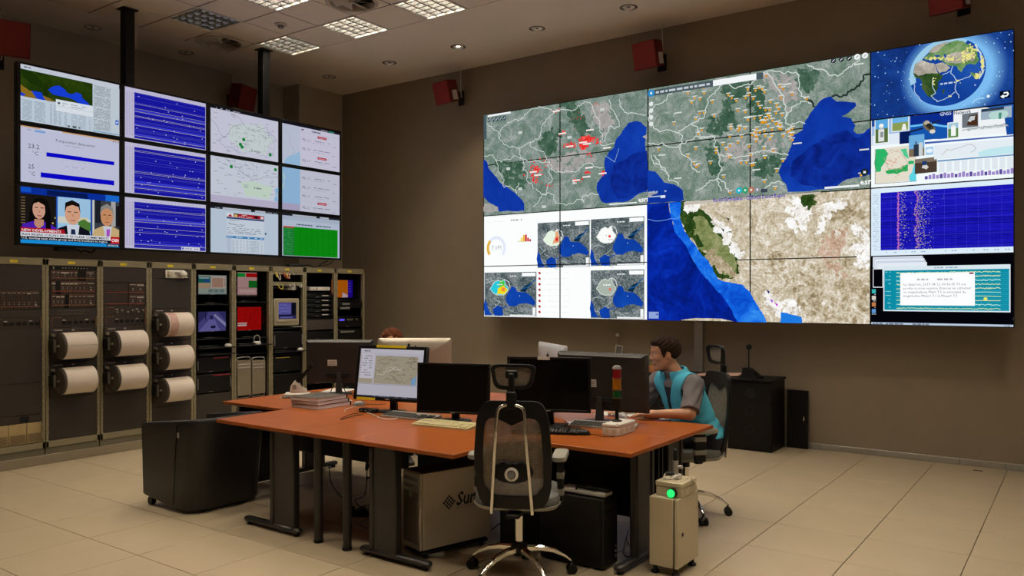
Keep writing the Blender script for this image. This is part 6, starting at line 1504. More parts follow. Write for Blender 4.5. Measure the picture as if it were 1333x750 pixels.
    for k in range(40 if headrest else 0):
        a = 2 * PI * k / 40; q = .42; sx, sz = math.cos(a), math.sin(a); ux, uz = math.copysign(abs(sx) ** q, sx), math.copysign(abs(sz) ** q, sz)
        ho.append((ux * (.118 + .016 * uz), 1.194 + uz * .071)); hi_.append((ux * (.098 + .012 * uz), 1.197 + uz * .052))
    H3 = lambda p, d: (p[0], by(1.2) + .012 + d + 1.6 * p[0] ** 2, p[1])
    if headrest: mb = MB(); mb.loft([[H3(p, .012) for p in ho], [H3(p, -.012) for p in ho], [H3(p, -.012) for p in hi_], [H3(p, .012) for p in hi_], [H3(p, .012) for p in ho]], cap=False); hf = mb.build('headrest_frame', m_blackm, t)
    if headrest: mb = MB(); mb.loft([[H3((p[0] * s, 1.197 + (p[1] - 1.197) * s), .0) for p in hi_] for s in (.02, .35, .7, 1)], cap=False); mb.build('headrest_mesh', m_mesh, hf, flip=False)
    # arms
    for s in (-1, 1):
        x = s * .243
        up = MB(); up.bx(x - .018, x + .018, -.045, .045, .44, .70 - drop, .008); up.bx(min(x, s * .14), max(x, s * .14), -.03, .03, .425, .45, .006); ar = up.build('armrest_post', m_black, t)
        for zz in (.49, .585): MB().bx(x - .020, x + .020, -.047, .047, zz, zz + .042, .006).build('grey_band', m_padg, ar)
        pd = MB(); pd.loft([[(x + px_ * k, py_ * k - .015, z - drop) for px_, py_ in rrect(.085, .25, .035)] for k, z in ((.85, .70), (1, .71), (1, .728), (.88, .738))]); pd.build('armrest_pad', m_padg, t)
    return t
c0 = at_depth(676, 600, 4.70)
office_chair('mesh office chair with chrome coat rail pushed up to the desks', (c0.x, c0.y, 0), YAW - .15)

# black tub chair on casters in the corner of the desks
m_leather = P('black leather', (.0095, .009, .009), .40, var=.25, scale=60, bump=.25, bscale=220)
org = (-5.64, 3.78, 0)
t = thing('tub_chair', 'black leather tub chair on casters by the desk corner', 'armchair', org)
def tub_out(z):
    """outline (front open towards -x): straight sides, rounded slanting back"""
    k = (z - .08) / .60; xb = .245 + .115 * k; ys = .330 + .010 * k; xf = -.395 - .01 * k
    pts = [(xf, -ys), (.02 + .03 * k, -ys)]
    for i in range(1, 12):
        a = -PI / 2 + PI * i / 12
        ca, sa = math.cos(a), math.sin(a); q = .55
        pts.append((.05 + (xb - .05) * abs(ca) ** q, ys * math.copysign(abs(sa) ** q, sa)))
    return pts + [(.02 + .03 * k, ys), (xf, ys)]
def tub_in(z):
    return [(x * .985 if x < -.2 else x - .105, y * .66) for x, y in tub_out(z)]
mb = MB()
zs = (.075, .09, .3, .5, .605, .632, .642); ins = (.03, 0, 0, 0, 0, .012, .035)
R_ = []
for z_, i_ in zip(zs, ins): R_.append([((x + .04) * (1 - i_) - .04, y * (1 - i_), z_ + (.11 * (x + .39) * min(1, z_ / .6) if z_ > .2 else -max(0, min(.05, (x + .2) * .2)))) for x, y in tub_out(z_)])
for z_, i_ in ((.642, .04), (.62, 0), (.40, 0)): R_.append([(x, y * (1 + i_), z_ + .11 * (x + .39) * min(1, z_ / .6)) for x, y in tub_in(z_)])
mb.loft(R_, closed=False)
n_ = len(R_[0])
for s_ in (0, n_ - 1): pass
o_ = len(mb.v) - n_ * len(R_)
mb.f.append(tuple(i * n_ for i in range(len(R_)))); mb.f.append(tuple(i * n_ + n_ - 1 for i in range(len(R_)))); mb.mi += [0, 0]
mb.build('shell', m_leather, t, ang=50)
MB().bx(-.40, .15, -.215, .215, .30, .43, .035).build('seat_cushion', m_leather, t)
MB().bx(-.32, .20, -.25, .25, .09, .30, .01).build('seat_base', m_leather, t)
for s in (-1, 1):
    MB().tube([(.02, s * .3305, .06), (.04, s * .334, .3), (.075, s * .3405, .6), (.085, s * .336, .672)], .0035, 6, sub=4).build('seam_piping', m_black, t)
    cs = MB(); cs.cyl((-.34, s * .29 - .018, .032), (-.34, s * .29 + .018, .032), .032, n=18); cs.cyl((-.34, s * .29, .05), (-.34, s * .29, .09), .010, n=8); cs.build('caster', m_black, t)
    MB().bx(.10, .18, s * .16 - .03, s * .16 + .03, 0, .06, .01).build('rear_foot', m_black, t)
MB().bx(.088, .110, -.3425, -.3370, .575, .613, .0008).build('maker_tag', m_silver, t)

# ================================================================== cabinets along the dark wall
m_cab = P('black-brown laminate', (.0035, .003, .0026), .45, var=.2, scale=30, spec=.3)
m_cabhole = P('hole dark', (.0015, .0015, .0015), .9)
def vent_cabinet(x0, x1, label):
    org = ((x0 + x1) / 2, 8.56, 0); t = thing('vented_cabinet', label, 'cabinet', org, 0, 'black vented cabinets by the wall')
    y0, y1, zt = 8.345, 8.80, .735
    mb = MB(org); mb.bx(x0 + .004, x1 - .004, y0 + .02, y1, .0, zt, .003); mb.build('carcass', m_cab, t)
    MB(org).bx(x0 - .008, x1 + .008, y0 - .02, y1 + .01, zt, zt + .024, .003).build('top', m_cab, t)
    f0 = MB(org).bx(x0 + .006, x1 - .006, y0, y0 + .019, .02, zt - .006, .003).build('front', m_cab, t)
    xc = (x0 + x1) / 2
    for xx in (xc - .13, xc + .13):
        for zz in (.605, .42, .232):
            MB(org).lathe([(.044, -.002), (.048, -.002), (.048, .004), (.042, .004), (.042, -.002)], 26, T(xx, y0 - .001, zz) @ RX_(PI / 2), cap=False).build('grommet', P('grommet', (.02, .018, .016), .4), f0)
            MB(org).cyl((xx, y0 - .0015, zz), (xx, y0 + .001, zz), .042, n=26).build('vent_hole', m_cabhole, f0)
    return t
vent_cabinet(-3.375, -2.655, 'black cabinet with six round vents, microphone on top')
vent_cabinet(-4.12, -3.40, 'black cabinet with an orange box on top, behind the man')
x_, _ = on_z(1021, 583, 0); xb_, yb_ = on_z(1051.5, 585, 0)
t = thing('loose_door', 'black cabinet door leaning on the wall beside the cabinet', 'cabinet door', (-2.53, 8.80, 0))
M_ = RX_(-.035)
mb = MB(); mb.M = M_; mb.bx(-.105, .115, -.012, .008, .0, .62, .002); pn = mb.build('door_panel', m_cab, t)
mb = MB(); mb.M = M_; mb.cyl((.078, -.012, .315), (.078, -.034, .315), .008, n=10); mb.cyl((.078, -.03, .30), (.078, -.03, .345), .006, n=8); mb.build('handle', m_chrome, t)

# ================================================================== on the desks
def D(x, y, z=DZ): p = on_z(x, y, z); return Vector((p[0], p[1], z + .0005))
m_blueback = P('dark monitor back', (.020, .018, .0165), .5, var=.15)
def a_map(a, w, h):
    a.rect(-w / 2, -h / 2, w / 2, h / 2, '#cfcbd8'); a.rect(-w / 2, -h / 2, w / 2, -h * .47, '#2a2c3a'); a.scribble(-w * .3, -h * .49, w * .45, .008, '#7a7c8c', 3, .5)
    a.rect(-w / 2, h * .42, w / 2, h * .5, '#d6d2de'); a.scribble(-w * .48, h * .44, -w * .35, .01, '#8a7a84', 1)
    a.poly([(-w * .25, -h * .22), (w * .42, -h * .22), (w * .42, h * .36), (-w * .25, h * .36)], '#b4a892'); a.rect(-w * .5, -h * .22, -w * .27, -h * .1, '#b7aa94')
    a.rect(-w * .49, -h * .12, -w * .27, h * .40, '#d9d5e0')
    for k in range(9): a.rect(-w * .485, h * .34 - k * h * .05, -w * .47, h * .355 - k * h * .05, '#9a4a4a'); a.scribble(-w * .455, h * .34 - k * h * .05, -w * .30, .006, '#77748a', k)
    rd = random.Random(2)
    a.win = (-w * .25, w * .42, -h * .22, h * .36)
    for k in range(16):
        x, y = rd.uniform(-w * .25, w * .3), rd.uniform(-h * .2, h * .34); a.line(wiggle([(x, y), (x + w * .14, y + rd.uniform(-.3, .3) * h * .3)], .25, 3, seed=k), .0026, '#5c5040')
    for k in range(40): x, y = rd.uniform(-w * .24, w * .40), rd.uniform(-h * .21, h * .2); a.rect(x, y, x + .005, y + .005, '#4a4238')
    for k in range(3): a.line(wiggle([(-w * .2 + k * w * .1, -h * .02 + k * h * .03), (w * .2, h * .12 - k * h * .04)], .18, 4, seed=k + 30), .003, '#e0d8c6')
    a.win = None
    a.poly(wiggle([(w * .36, -h * .22), (w * .35, -h * .13), (w * .42, -h * .04), (w * .42, -h * .22)], .08, 2, True, 3), '#7fb0dc'); a.rect(-w * .5, -h * .24, w * .5, -h * .232, '#8d8896')
DMON = 'flat monitors on the desks'
m2 = monitor('desk_monitor', 'monitor showing a beige road map, yellow tape on its frame', D(508, 537), .20, .625, .425, .300, .17, .026, .06, a_map, m_black, 'oval', DMON, stand_back=.05)
for zq, x0, x1 in ((.425 / 2 - .005, -.14, .13), (-.425 / 2 + .010, -.28, -.11)):
    mb = MB(); mb.M = T(0, 0, .300) @ RX_(-.17); mb.bx(x0, x1, -.0105, -.0092, zq - .010, zq + .010); mb.build('yellow_tape', m_yellow, m2)
mb = MB(); mb.M = T(0, 0, .300) @ RX_(-.17); mb.box((.14, .005, (.425 / 2 + .012)), (.016, .02, .024), .004); mb.build('webcam_clip', m_black, m2)
m3 = monitor('desk_monitor', 'switched-off black monitor behind the beige keyboard', D(590, 549), YAW * .6, .545, .36, .237, .05, .016, .05, None, m_black, 'oval', DMON)
m4 = monitor('desk_monitor', 'switched-off black monitor with a white note on top', D(714, 556), YAW * .62, .585, .375, .292, .03, .018, .05, None, m_black, 'plate', DMON)
mb = MB(); mb.M = T(0, 0, .292) @ RX_(-.03); mb.bx(-.075, .01, -.011, -.0095, .375 / 2 - .019, .375 / 2 + .003); mb.build('white_note', m_sticker, m4)
m5 = monitor('desk_monitor', 'large black monitor seen from behind, in front of the man', D(785, 548), PI + .08, .70, .415, .285, .06, .016, .055, lambda a, w, h: (a.rect(-w / 2, -h / 2, w / 2, h / 2, '#b8bccc'), a.rect(-w * .48, -h * .45, -w * .05, h * .4, '#d4d8e0'), a.rect(0, -h * .45, w * .48, h * .4, '#7c8ca8')), m_blueback, 'oval', DMON, sticker=True)
m1 = monitor('desk_monitor', 'large black monitor seen from behind, near the hole punch', D(443, 512), PI + YAW, .62, .40, .295, .05, .016, .055, lambda a, w, h: (a.rect(-w / 2, -h / 2, w / 2, h / 2, '#b8bccc'), a.rect(-w * .48, -h * .45, w * .2, h * .4, '#d4d8e0')), m_blueback, 'oval', DMON, sticker=True)

m_alub = P('anodised aluminium', (.50, .46, .39), .38, .55, var=.03)
m_alum2 = P('pale aluminium', (.66, .66, .68), .32, .35, var=.03)
def all_in_one(name, label, loc, rz, mat, w=.65):
    """slim aluminium desktop computer on a bent foot; faces -y"""
    t = thing(name, label, 'computer', loc, rz); h = .40; z0 = .125
    mb = MB(); mb.loft([[(x * k, y, z0 + h / 2 + z * k2) for x, z in rrect(w, h, .018)] for k, k2, y in ((1, 1, 0), (1, 1, .006), (.985, .975, .012), (.85, .8, .028), (.45, .4, .042))]); mb.build('aluminium_back', mat, t)
    mb = MB(); mb.box((0, -.001, z0 + h / 2), (w - .004, .003, h - .004)); mb.build('front_glass', m_off, t)
    a = Art((0, -.0028, z0 + h / 2 + .02), (1, 0, 0), (0, 0, 1), (0, -1, 0)); a.rect(-w * .47, -h * .38, w * .47, h * .42, '#8c98b4'); a.build('screen', m_scr, t)
    mb = MB(); mb.bx(-w / 2 + .002, w / 2 - .002, -.001, .010, z0 - .078, z0 + .002, .002); mb.build('chin', mat, t)
    mb = MB(); mb.loft([[(-.095, y, z), (.095, y, z), (.095, y2, z2), (-.095, y2, z2)] for y, z, y2, z2 in ((.035, z0 + .19, .042, z0 + .19), (.085, z0 - .03, .093, z0 - .03), (.095, .010, .103, .0), (-.09, .006, -.09, .0))]); mb.build('foot', mat, t)
    pts = [(0, .032), (.012, .034), (.026, .026), (.030, .006), (.024, -.018), (.012, -.034), (0, -.030), (-.012, -.034), (-.024, -.018), (-.030, .006), (-.026, .026), (-.012, .034)]
    bite = [(.034, .018), (.020, .012), (.020, -.002), (.031, -.008)]
    pts = [(0, .030), (.012, .034), (.024, .028), (.018, .014), (.018, .0), (.029, -.010), (.022, -.024), (.012, -.036), (0, -.032), (-.012, -.036), (-.024, -.020), (-.031, .004), (-.026, .026), (-.012, .034)]
    mb = MB(); mb.prism([(-x, z0 + h * .72 + y) for x, y in pts], 0, .0012, T(0, .0425, 0) @ RX_(PI / 2) @ Matrix.Diagonal((1, 1, -1, 1)))
    mb.prism([(-.002, z0 + h * .72 + .036), (.004, z0 + h * .72 + .05), (.012, z0 + h * .72 + .053), (.010, z0 + h * .72 + .04)], 0, .0012, T(0, .0425, 0) @ RX_(PI / 2) @ Matrix.Diagonal((-1, 1, -1, 1)))
    mb.build('emblem', m_black, t)
    return t
p6 = at_depth(540, 500, 7.10); all_in_one('all_in_one_computer', 'silver all-in-one computer seen from behind, hiding the woman', (p6.x, p6.y, DZ + .0005), PI + YAW + .06, m_alub)
near, far_ = at_depth(738.6, 449, 5.98), at_depth(702.5, 443, 6.60); mid = (near + far_) / 2; d_ = near - far_
all_in_one('all_in_one_computer', 'pale all-in-one computer with a black emblem beside the man', (mid.x, mid.y, DZ + .0005), math.atan2(d_.y, d_.x) + PI, m_alum2)

# keyboards and mice
def keyboard(name, label, loc, rz, w=.45, d=.155, body=None, keys=None, grp='keyboards on the desks'):
    t = thing(name, label, 'keyboard', loc, rz, grp)
    mb = MB(); mb.loft([[(-w / 2, -d / 2, 0), (w / 2, -d / 2, 0), (w / 2, -d / 2, .012), (-w / 2, -d / 2, .012)], [(-w / 2, d / 2, 0), (w / 2, d / 2, 0), (w / 2, d / 2, .028), (-w / 2, d / 2, .028)]]); mb.build('keyboard_case', body, t)
    kb = MB(); kb.M = T(0, 0, .021) @ RX_(math.atan2(.016, d))
    rows_ = [(-.058, [(i, 1) for i in range(15)]), (-.040, [(i, 1) for i in range(15)]), (-.022, [(i, 1) for i in range(15)]), (-.004, [(i, 1) for i in range(15)]), (.022, [(i, 1) for i in range(13)])]
    for yy, ks in rows_:
        for i, _ in ks:
            if yy == -.058 and 3 < i < 9: continue
            kb.box((-w / 2 + .022 + i * .0192, yy, .002), (.0165, .0155, .008), .002)
        for i in range(7):
            if i in (3,): continue
            kb.box((-w / 2 + .318 + i * .0185, yy, .002), (.016, .0155, .008), .002)
    kb.box((-w / 2 + .022 + 6 * .0192, -.058, .002), (.09, .0155, .008), .002)
    kb.build('keys', keys, t)['kind'] = 'stuff'
    return t
m_kbeige = P('yellowed keyboard plastic', (.50, .44, .235), .5, var=.05); m_kkey = P('yellowed keys', (.55, .49, .28), .5, var=.05)
m_kdark = P('dark keys', (.035, .033, .03), .5); m_kgrey = P('silver keyboard', (.38, .36, .33), .4, .2)
keyboard('keyboard', 'yellowed beige keyboard in front of an unlit monitor', D(580, 555), .12, .46, .17, m_kbeige, m_kkey)
keyboard('keyboard', 'silver keyboard with dark keys below the map monitor', D(535, 544), .06, .46, .15, m_kgrey, m_kdark)
keyboard('keyboard', 'black keyboard beside the black mouse', D(711, 563), YAW * .6, .44, .14, m_black, m_kdark)
keyboard('keyboard', 'black keyboard with grey rim behind the signal box', D(785, 556), .22, .46, .15, m_kgrey, m_kdark)
def mouse(label, loc, rz, mat, grp='mice on the desks'):
    t = thing('mouse', label, 'mouse', loc, rz, grp)
    MB().lathe([(.001, .037), (.014, .035), (.025, .027), (.031, .013), (.032, 0), (.001, 0)], 22, Matrix.Diagonal((1, 1.75, 1, 1))).build('mouse_body', mat, t)
    MB().cyl((-.004, .028, .032), (.004, .028, .032), .007, n=12).build('scroll_wheel', m_grey, t)
    MB().tube([(0, .054, .006), (.01, .10, .004), (.06, .15, .004), (.05, .22, .004)], .002, 6, sub=4).build('mouse_cable', m_black, t)
mouse('black mouse beside the black keyboard', D(757.5, 566), -1.2, m_black); mouse('black and silver mouse near the signal box', D(811, 544), .8, m_kgrey)
mouse('grey mouse by the stacked binders', D(467, 528), -.4, m_grey)

# binders, hole punch, papers
m_binder = P('dark binder cover', (.065, .052, .042), .55); m_pages = P('page edges', (.78, .74, .80), .75, var=.12, scale=220, stretch=(.2, .2, 6))
pl, pf, pr = D(378, 530), D(414, 534), D(447, 526.5)
e1 = (pl - pf); e2 = (pr - pf); ang = math.atan2(e1.y, e1.x); 
for k, (h0, hh) in enumerate(((0, .032), (.0335, .026), (.060, .028))):
    t = thing('binder', ('bottom', 'middle', 'top')[k] + ' bound report in the stack beside the hole punch', 'binder', pf + Vector((0, 0, h0)), ang + .03 * (k - 1), 'bound reports stacked on the desk')
    L1, L2 = e1.length, e2.length * (1.0 - .03 * k); s = -1
    MB().bx(.004, L1 - .006, -L2 + .012, -.003, .0012, hh - .0012, .0).build('pages', m_pages, t)
    MB().bx(0, L1, -L2, 0, 0, .0015).build('back_cover', m_binder, t); MB().bx(0, L1, -L2, 0, hh - .0015, hh).build('front_cover', m_binder, t)
    MB().bx(.0, L1, -L2 - .003, -L2 + .010, 0, hh, .003).build('spine', m_black, t)
t = thing('hole_punch', 'white heavy-duty hole punch with a raised dark lever', 'hole punch', D(390, 517), YAW + .15)
t.scale = (1.3, 1.3, 1.3)
MB().bx(-.11, .06, -.06, .06, 0, .012, .004).build('base', m_grey, t)
MB().bx(-.10, .07, -.05, .05, .012, .030, .008).build('chip_tray', m_white, t)
for s in (-1, 1):
    mb = MB(); mb.prism([(-.055, .02), (.05, .02), (.045, .05), (.01, .07), (-.01, .105), (-.035, .11), (-.055, .08), (-.06, .05)], -.008, .008, T(0, s * .03, 0) @ RX_(PI / 2)); mb.build('side_cheek', m_white, t)
    MB().cyl((-.03, s * .04 - .006, .075), (-.03, s * .04 + .006, .075), .014, n=16).build('pivot', m_grey, t)
mb = MB(); mb.M = T(-.03, 0, .085) @ RY_(-.85); mb.loft([[(x, y * w_, z) for y, z in ((-1, -.012), (1, -.012), (1, .012), (-1, .012))] for x, w_ in ((0, .028), (.06, .03), (.13, .026), (.175, .020))]); mb.build('lever', m_black, t)
one('paper_sheet', MB().bx(-.12, .12, -.16, .16, 0, .004, .0), m_sticker, 'white sheets lying under the black monitor near the binders', 'paper', D(440, 509), .4)
one('paper_sheet', MB().bx(-.14, .14, -.09, .09, 0, .003, .0), m_sticker, 'white sheets lying on the desk in front of the man', 'paper', D(800, 539.5), .3)
one('paper_sheet', MB().bx(-.08, .08, -.05, .05, 0, .003, .0), P('lilac paper', (.50, .47, .58), .7), 'small lilac paper beside the black keyboard', 'paper', D(752, 551), .5)
one('wall_plug', MB().box((0, 0, .012), (.05, .03, .024), .006).cyl((.02, 0, .012), (.045, 0, .012), .006, n=8), m_white, 'small white plug adapter next to the binders', 'adapter', D(452, 523.5), .5)
one('marker_cap', MB().cyl((0, 0, 0), (0, 0, .028), .008, n=12), m_white, 'tiny white marker cap on the desk beside the binders', 'cap', D(365, 519))
t = thing('cable_hub', 'black box with cables below the map monitor', 'cable hub', D(480, 537), .15)
MB().box((0, 0, .016), (.16, .05, .032), .006).build('hub_body', m_black, t)
for k in range(3): MB().box((-.05 + k * .04, -.026, .016), (.014, .003, .008)).build('port', m_grey, t)
rd = random.Random(6)
def cable(name, label, pts, r, mat, grp=None):
    o = pts[0]; mb = MB(o); mb.tube(pts, r, 6, sub=6); return one(name, mb, mat, label, 'cable', o, 0, grp)
zc_ = DZ + .0045
def dpath(*px): return [Vector((*on_z(x, y, zc_), zc_)) for x, y in px]
cable('desk_cable', 'white cable looping below the map monitor', dpath((478, 537), (488, 541), (497, 545), (510, 546), (520, 543)), .0035, m_white, 'cables on the desks')
cable('desk_cable', 'thin dark cable across the desk from the black hub', dpath((472, 540), (462, 541), (452, 544), (443, 546), (455, 540), (466, 538)), .0025, m_black, 'cables on the desks')
cable('desk_cable', 'white cable from the mouse by the binders', dpath((463, 529), (456, 531), (450, 533), (449, 536)), .003, m_white, 'cables on the desks')
cable('desk_cable', 'black cable behind the black keyboard', dpath((735, 548), (742, 553), (739, 556), (748, 552), (760, 549)), .003, m_black, 'cables on the desks')
for k, px in enumerate(([(436, 503), (430, 512), (428, 516)], [(444, 503), (450, 510), (462, 516), (470, 520)], [(440, 503), (437, 514), (432, 518)])):
    p0_ = at_depth(px[0][0], px[0][1] - 8, 7.32); cable('desk_cable', 'black cable hanging from the monitor near the hole punch', [p0_] + dpath(*px[1:]), .004, m_black, 'cables behind the monitor')

# signal tower on its junction box
bl, bf, br = D(784, 566.5), D(805, 568.8), D(821.5, 561)
t = thing('junction_box', 'white plastic junction box carrying the signal tower', 'junction box', bf, math.atan2((bl - bf).y, (bl - bf).x) + PI)
L1, L2 = (bl - bf).length, (br - bf).length
MB().bx(-L1, 0, 0, L2, 0, .056, .004).build('box_body', m_white, t); MB().bx(-L1 - .002, .002, -.002, L2 + .002, .056, .076, .004).build('box_lid', m_white, t)
for k in range(2): MB().cyl((-L1 * (.28 + .44 * k), -.0025, .03), (-L1 * (.28 + .44 * k), .001, .03), .017, n=20).build('knockout', m_cream, t)
for k in range(3): MB().cyl((-.001, L2 * (.2 + .3 * k), .03), (.0025, L2 * (.2 + .3 * k), .03), .017, n=20).build('knockout', m_cream, t)
for a_ in (-L1 + .012, -.012): MB().cyl((a_, .012, .076), (a_, .012, .079), .006, n=10).build('lid_screw', m_grey, t)
ctr = (bl + br) / 2
t = thing('signal_tower', 'red, amber and green stacked signal light on a black pole', 'signal light', (ctr.x, ctr.y, DZ + .0775))
Zt = -SN * ctr.x + CS * ctr.y; zy = lambda y: CAMH - (y - HY) / F * Zt - (DZ + .0775)
MB().lathe([(.001, 0), (.034, 0), (.034, .006), (.016, .012), (.012, .02), (.012, zy(531)), (.001, zy(531))], 20).build('pole', m_black, t)
rr_ = .0305
def lens(name, y0, y1, col): 
    m = P(name + ' lens', col, .12, var=.1, trans=.25, coat=.4)
    mb = MB(); pr = [(.001, zy(y1)), (rr_ * .97, zy(y1))]
    nn = 8
    for k in range(nn): z_ = zy(y1) + (zy(y0) - zy(y1)) * (k + .5) / nn; pr.append((rr_ * (.97 if k % 2 else .93), z_))
    mb.lathe(pr + [(rr_ * .97, zy(y0)), (.001, zy(y0))], 24); mb.build(name, m, t)
MB().lathe([(.001, zy(531)), (.024, zy(531)), (.0295, zy(527)), (.0295, zy(518.5)), (.001, zy(518.5))], 24).build('lamp_base', m_black, t)
lens('green_lens', 507.8, 518, (.006, .13, .03)); lens('amber_lens', 493, 507, (.50, .20, .006)); lens('red_lens', 480.5, 492, (.30, .008, .008))
for y in (518.2, 507.4, 492.5): MB().lathe([(rr_ * .9, zy(y) - .003), (rr_ * 1.04, zy(y) - .003), (rr_ * 1.04, zy(y) + .003), (rr_ * .9, zy(y) + .003)], 24).build('joint_ring', P('ring red', (.12, .05, .03), .3), t)
MB().lathe([(.001, zy(475.5)), (.018, zy(476)), (rr_ * .97, zy(478.5)), (rr_, zy(480.5)), (.001, zy(480.5))], 24).build('cap', m_grey, t)
# ================================================================== under and around the desks
m_sun = P('silver server paint', (.56, .50, .40), .42, .25, var=.06)
m_grille = P('server grille', (.13, .11, .085), .6, var=.4, scale=260)
c_f = Vector((*on_z(546.5, 718.7, .06), .0)); c_l = Vector((*on_z(521.5, 710, .06), 0)); c_r = Vector((*on_z(638, 697, .06), 0))
ang = math.atan2((c_r - c_f).y, (c_r - c_f).x)
t = thing('server_tower', 'silver server tower with a dark diamond logo under the desk', 'computer', (c_f.x, c_f.y, .045), ang)   # +x runs back along the visible side
Wd, Ln, Ht = .205, (c_r - c_f).length, .478
MB().bx(.02, Ln, 0, Wd, .015, Ht + .015, .004).build('case', m_sun, t)
MB().bx(.0, .02, 0.0, Wd, .015, Ht + .015, .006).build('front_bezel', m_alub, t); MB().bx(.022, Ln - .002, .002, Wd - .002, Ht + .015, Ht + .018).build('top_shade', m_black, t)  # black sheet on the silver case top paints in the shade under the desk
MB().bx(-.004, .0, .02, Wd - .018, .05, Ht * .78, .002).build('front_grille', m_grille, t)
for z_ in (.80, .90): MB().bx(-.004, .0, .02, Wd - .02, Ht * z_ + .01, Ht * z_ + .032, .002).build('drive_slot', m_grey, t)
MB().cyl((-.006, Wd * .5, Ht * .74), (.0, Wd * .5, Ht * .74), .018, n=16).build('power_button', m_silver, t)
for k in range(4): MB().box((-.003, Wd * .35 + k * .02, Ht * .86), (.004, .01, .006)).build('port', m_black, t)
a = Art((0, 0, 0), (1, 0, 0), (0, 0, 1), (0, -1, 0), d0=.0006); lx, lz, ls = Ln * .40, Ht * .60, .085
m_ink = EMATTR('unused', 0) if False else None
mb = MB()
for i in range(4):
    for j in range(4):
        u, v = (i - 1.5) * .018, (j - 1.5) * .018
        x_, z_ = lx + (u - v) * .72, lz + (u + v) * .72
        dx = .0065
        k_ = 1 if (i + j) % 2 else 0
        mb.prism([(x_ - dx * 1.45, z_), (x_, z_ - dx * 1.45), (x_ + dx * 1.45, z_), (x_, z_ + dx * 1.45)], 0, .0008, T(0, 0, 0) @ RX_(PI / 2))
mb.build('diamond_emblem', m_black, t)['kind'] = 'stuff'
vs, fs_ = text_mesh('Sun', True)
mb = MB(); mb.add([(lx + .052 + (v[0] + v[1] * .22) * .108, -.0008, lz - .030 + v[1] * .12) for v in vs], fs_); mb.build('logo_lettering', m_black, t, flip=False)['kind'] = 'stuff'
vs, fs_ = text_mesh('microsystems')
mb = MB(); mb.add([(lx + .055 + v[0] * .026, -.0008, lz - .05 + v[1] * .026) for v in vs], fs_); mb.build('small_lettering', m_grey, t, flip=False)['kind'] = 'stuff'
MB().bx(.02, Ln - .02, .015, Wd - .015, .0, .015, .003).build('skid', m_black, t)
tr = thing('tower_trolley', 'low black trolley carrying the silver server', 'trolley', (c_f.x, c_f.y, 0), ang)
MB().bx(.01, Ln * .98, .005, Wd - .005, .028, .0445, .004).build('deck', m_black, tr)
for x in (.06, Ln - .06):
    for y in (.02, Wd - .02): MB().cyl((x, y - .008, .014), (x, y + .008, .014), .014, n=12).build('wheel', m_black, tr)
one('white_clip_box', MB().box((0, 0, .012), (.10, .05, .024), .004), m_white, 'small white plastic box on the floor beside the server', 'box', (*on_z(568, 721, .012), 0), .6)

# black towers under the other desk
t = thing('computer_tower', 'black tower computer on the floor under the desk end', 'computer', (-2.345, 4.195, 0))
MB().bx(-.44, -.012, 0.0, .178, .012, .425, .005).build('case', m_black, t); MB().bx(-.012, .012, .0, .178, .012, .425, .006).build('front_panel', m_blackm, t)
for z_ in (.30, .355): MB().bx(.012, .014, .015, .163, z_, z_ + .045, .002).build('drive_cover', P('satin black', (.012, .011, .010), .3), t)
for k, z_ in enumerate((.06, .09, .12)): MB().cyl((.012, .15, z_), (.016, .15, z_), .008, n=10).build('port', m_silver if k == 1 else m_grey, t)
for x in (-.40, -.05):
    for y in (.03, .15): MB().cyl((x, y, 0), (x, y, .012), .014, n=10).build('foot', m_black, t)
t = thing('docking_tray', 'white tray with a coiled black cable on the black tower', 'device', (-2.50, 4.285, .4255))
MB().bx(-.17, .15, -.05, .06, 0, .03, .008).build('tray', m_white, t); MB().bx(-.06, .17, -.03, .03, .03, .055, .01).build('adapter', m_black, t)
MB().tube([(-.04, -.06, .03), (-.03, -.055, .06), (.02, -.06, .055), (.05, -.04, .065), (.1, -.055, .04)], .006, 8, sub=5).build('coiled_cable', m_black, t)
t = thing('white_bracket', 'white curved plastic holder behind the black tower', 'holder', (-2.24, 4.86, 0))
MB().tube([(0, 0, .0), (0, 0, .28), (-.01, .01, .36), (-.01, .01, .46)], .03, 10, sub=5).build('stem', m_white, t); MB().bx(-.07, .06, -.05, .05, 0, .02, .006).build('base', m_white, t)
t = thing('computer_tower', 'black tower computer deep under the desk behind the mesh chair', 'computer', (-3.02, 4.42, 0), 0)
MB().bx(-.09, .09, -.20, .20, .012, .43, .005).build('case', m_black, t); MB().bx(-.088, .088, -.212, -.20, .02, .42, .004).build('front_panel', m_blackm, t); MB().cyl((.03, -.213, .34), (.03, -.216, .34), .012, n=12).build('power_button', m_silver, t)
for x in (-.06, .06): MB().bx(x - .015, x + .015, -.18, .18, 0, .012, .003).build('foot', m_black, t)
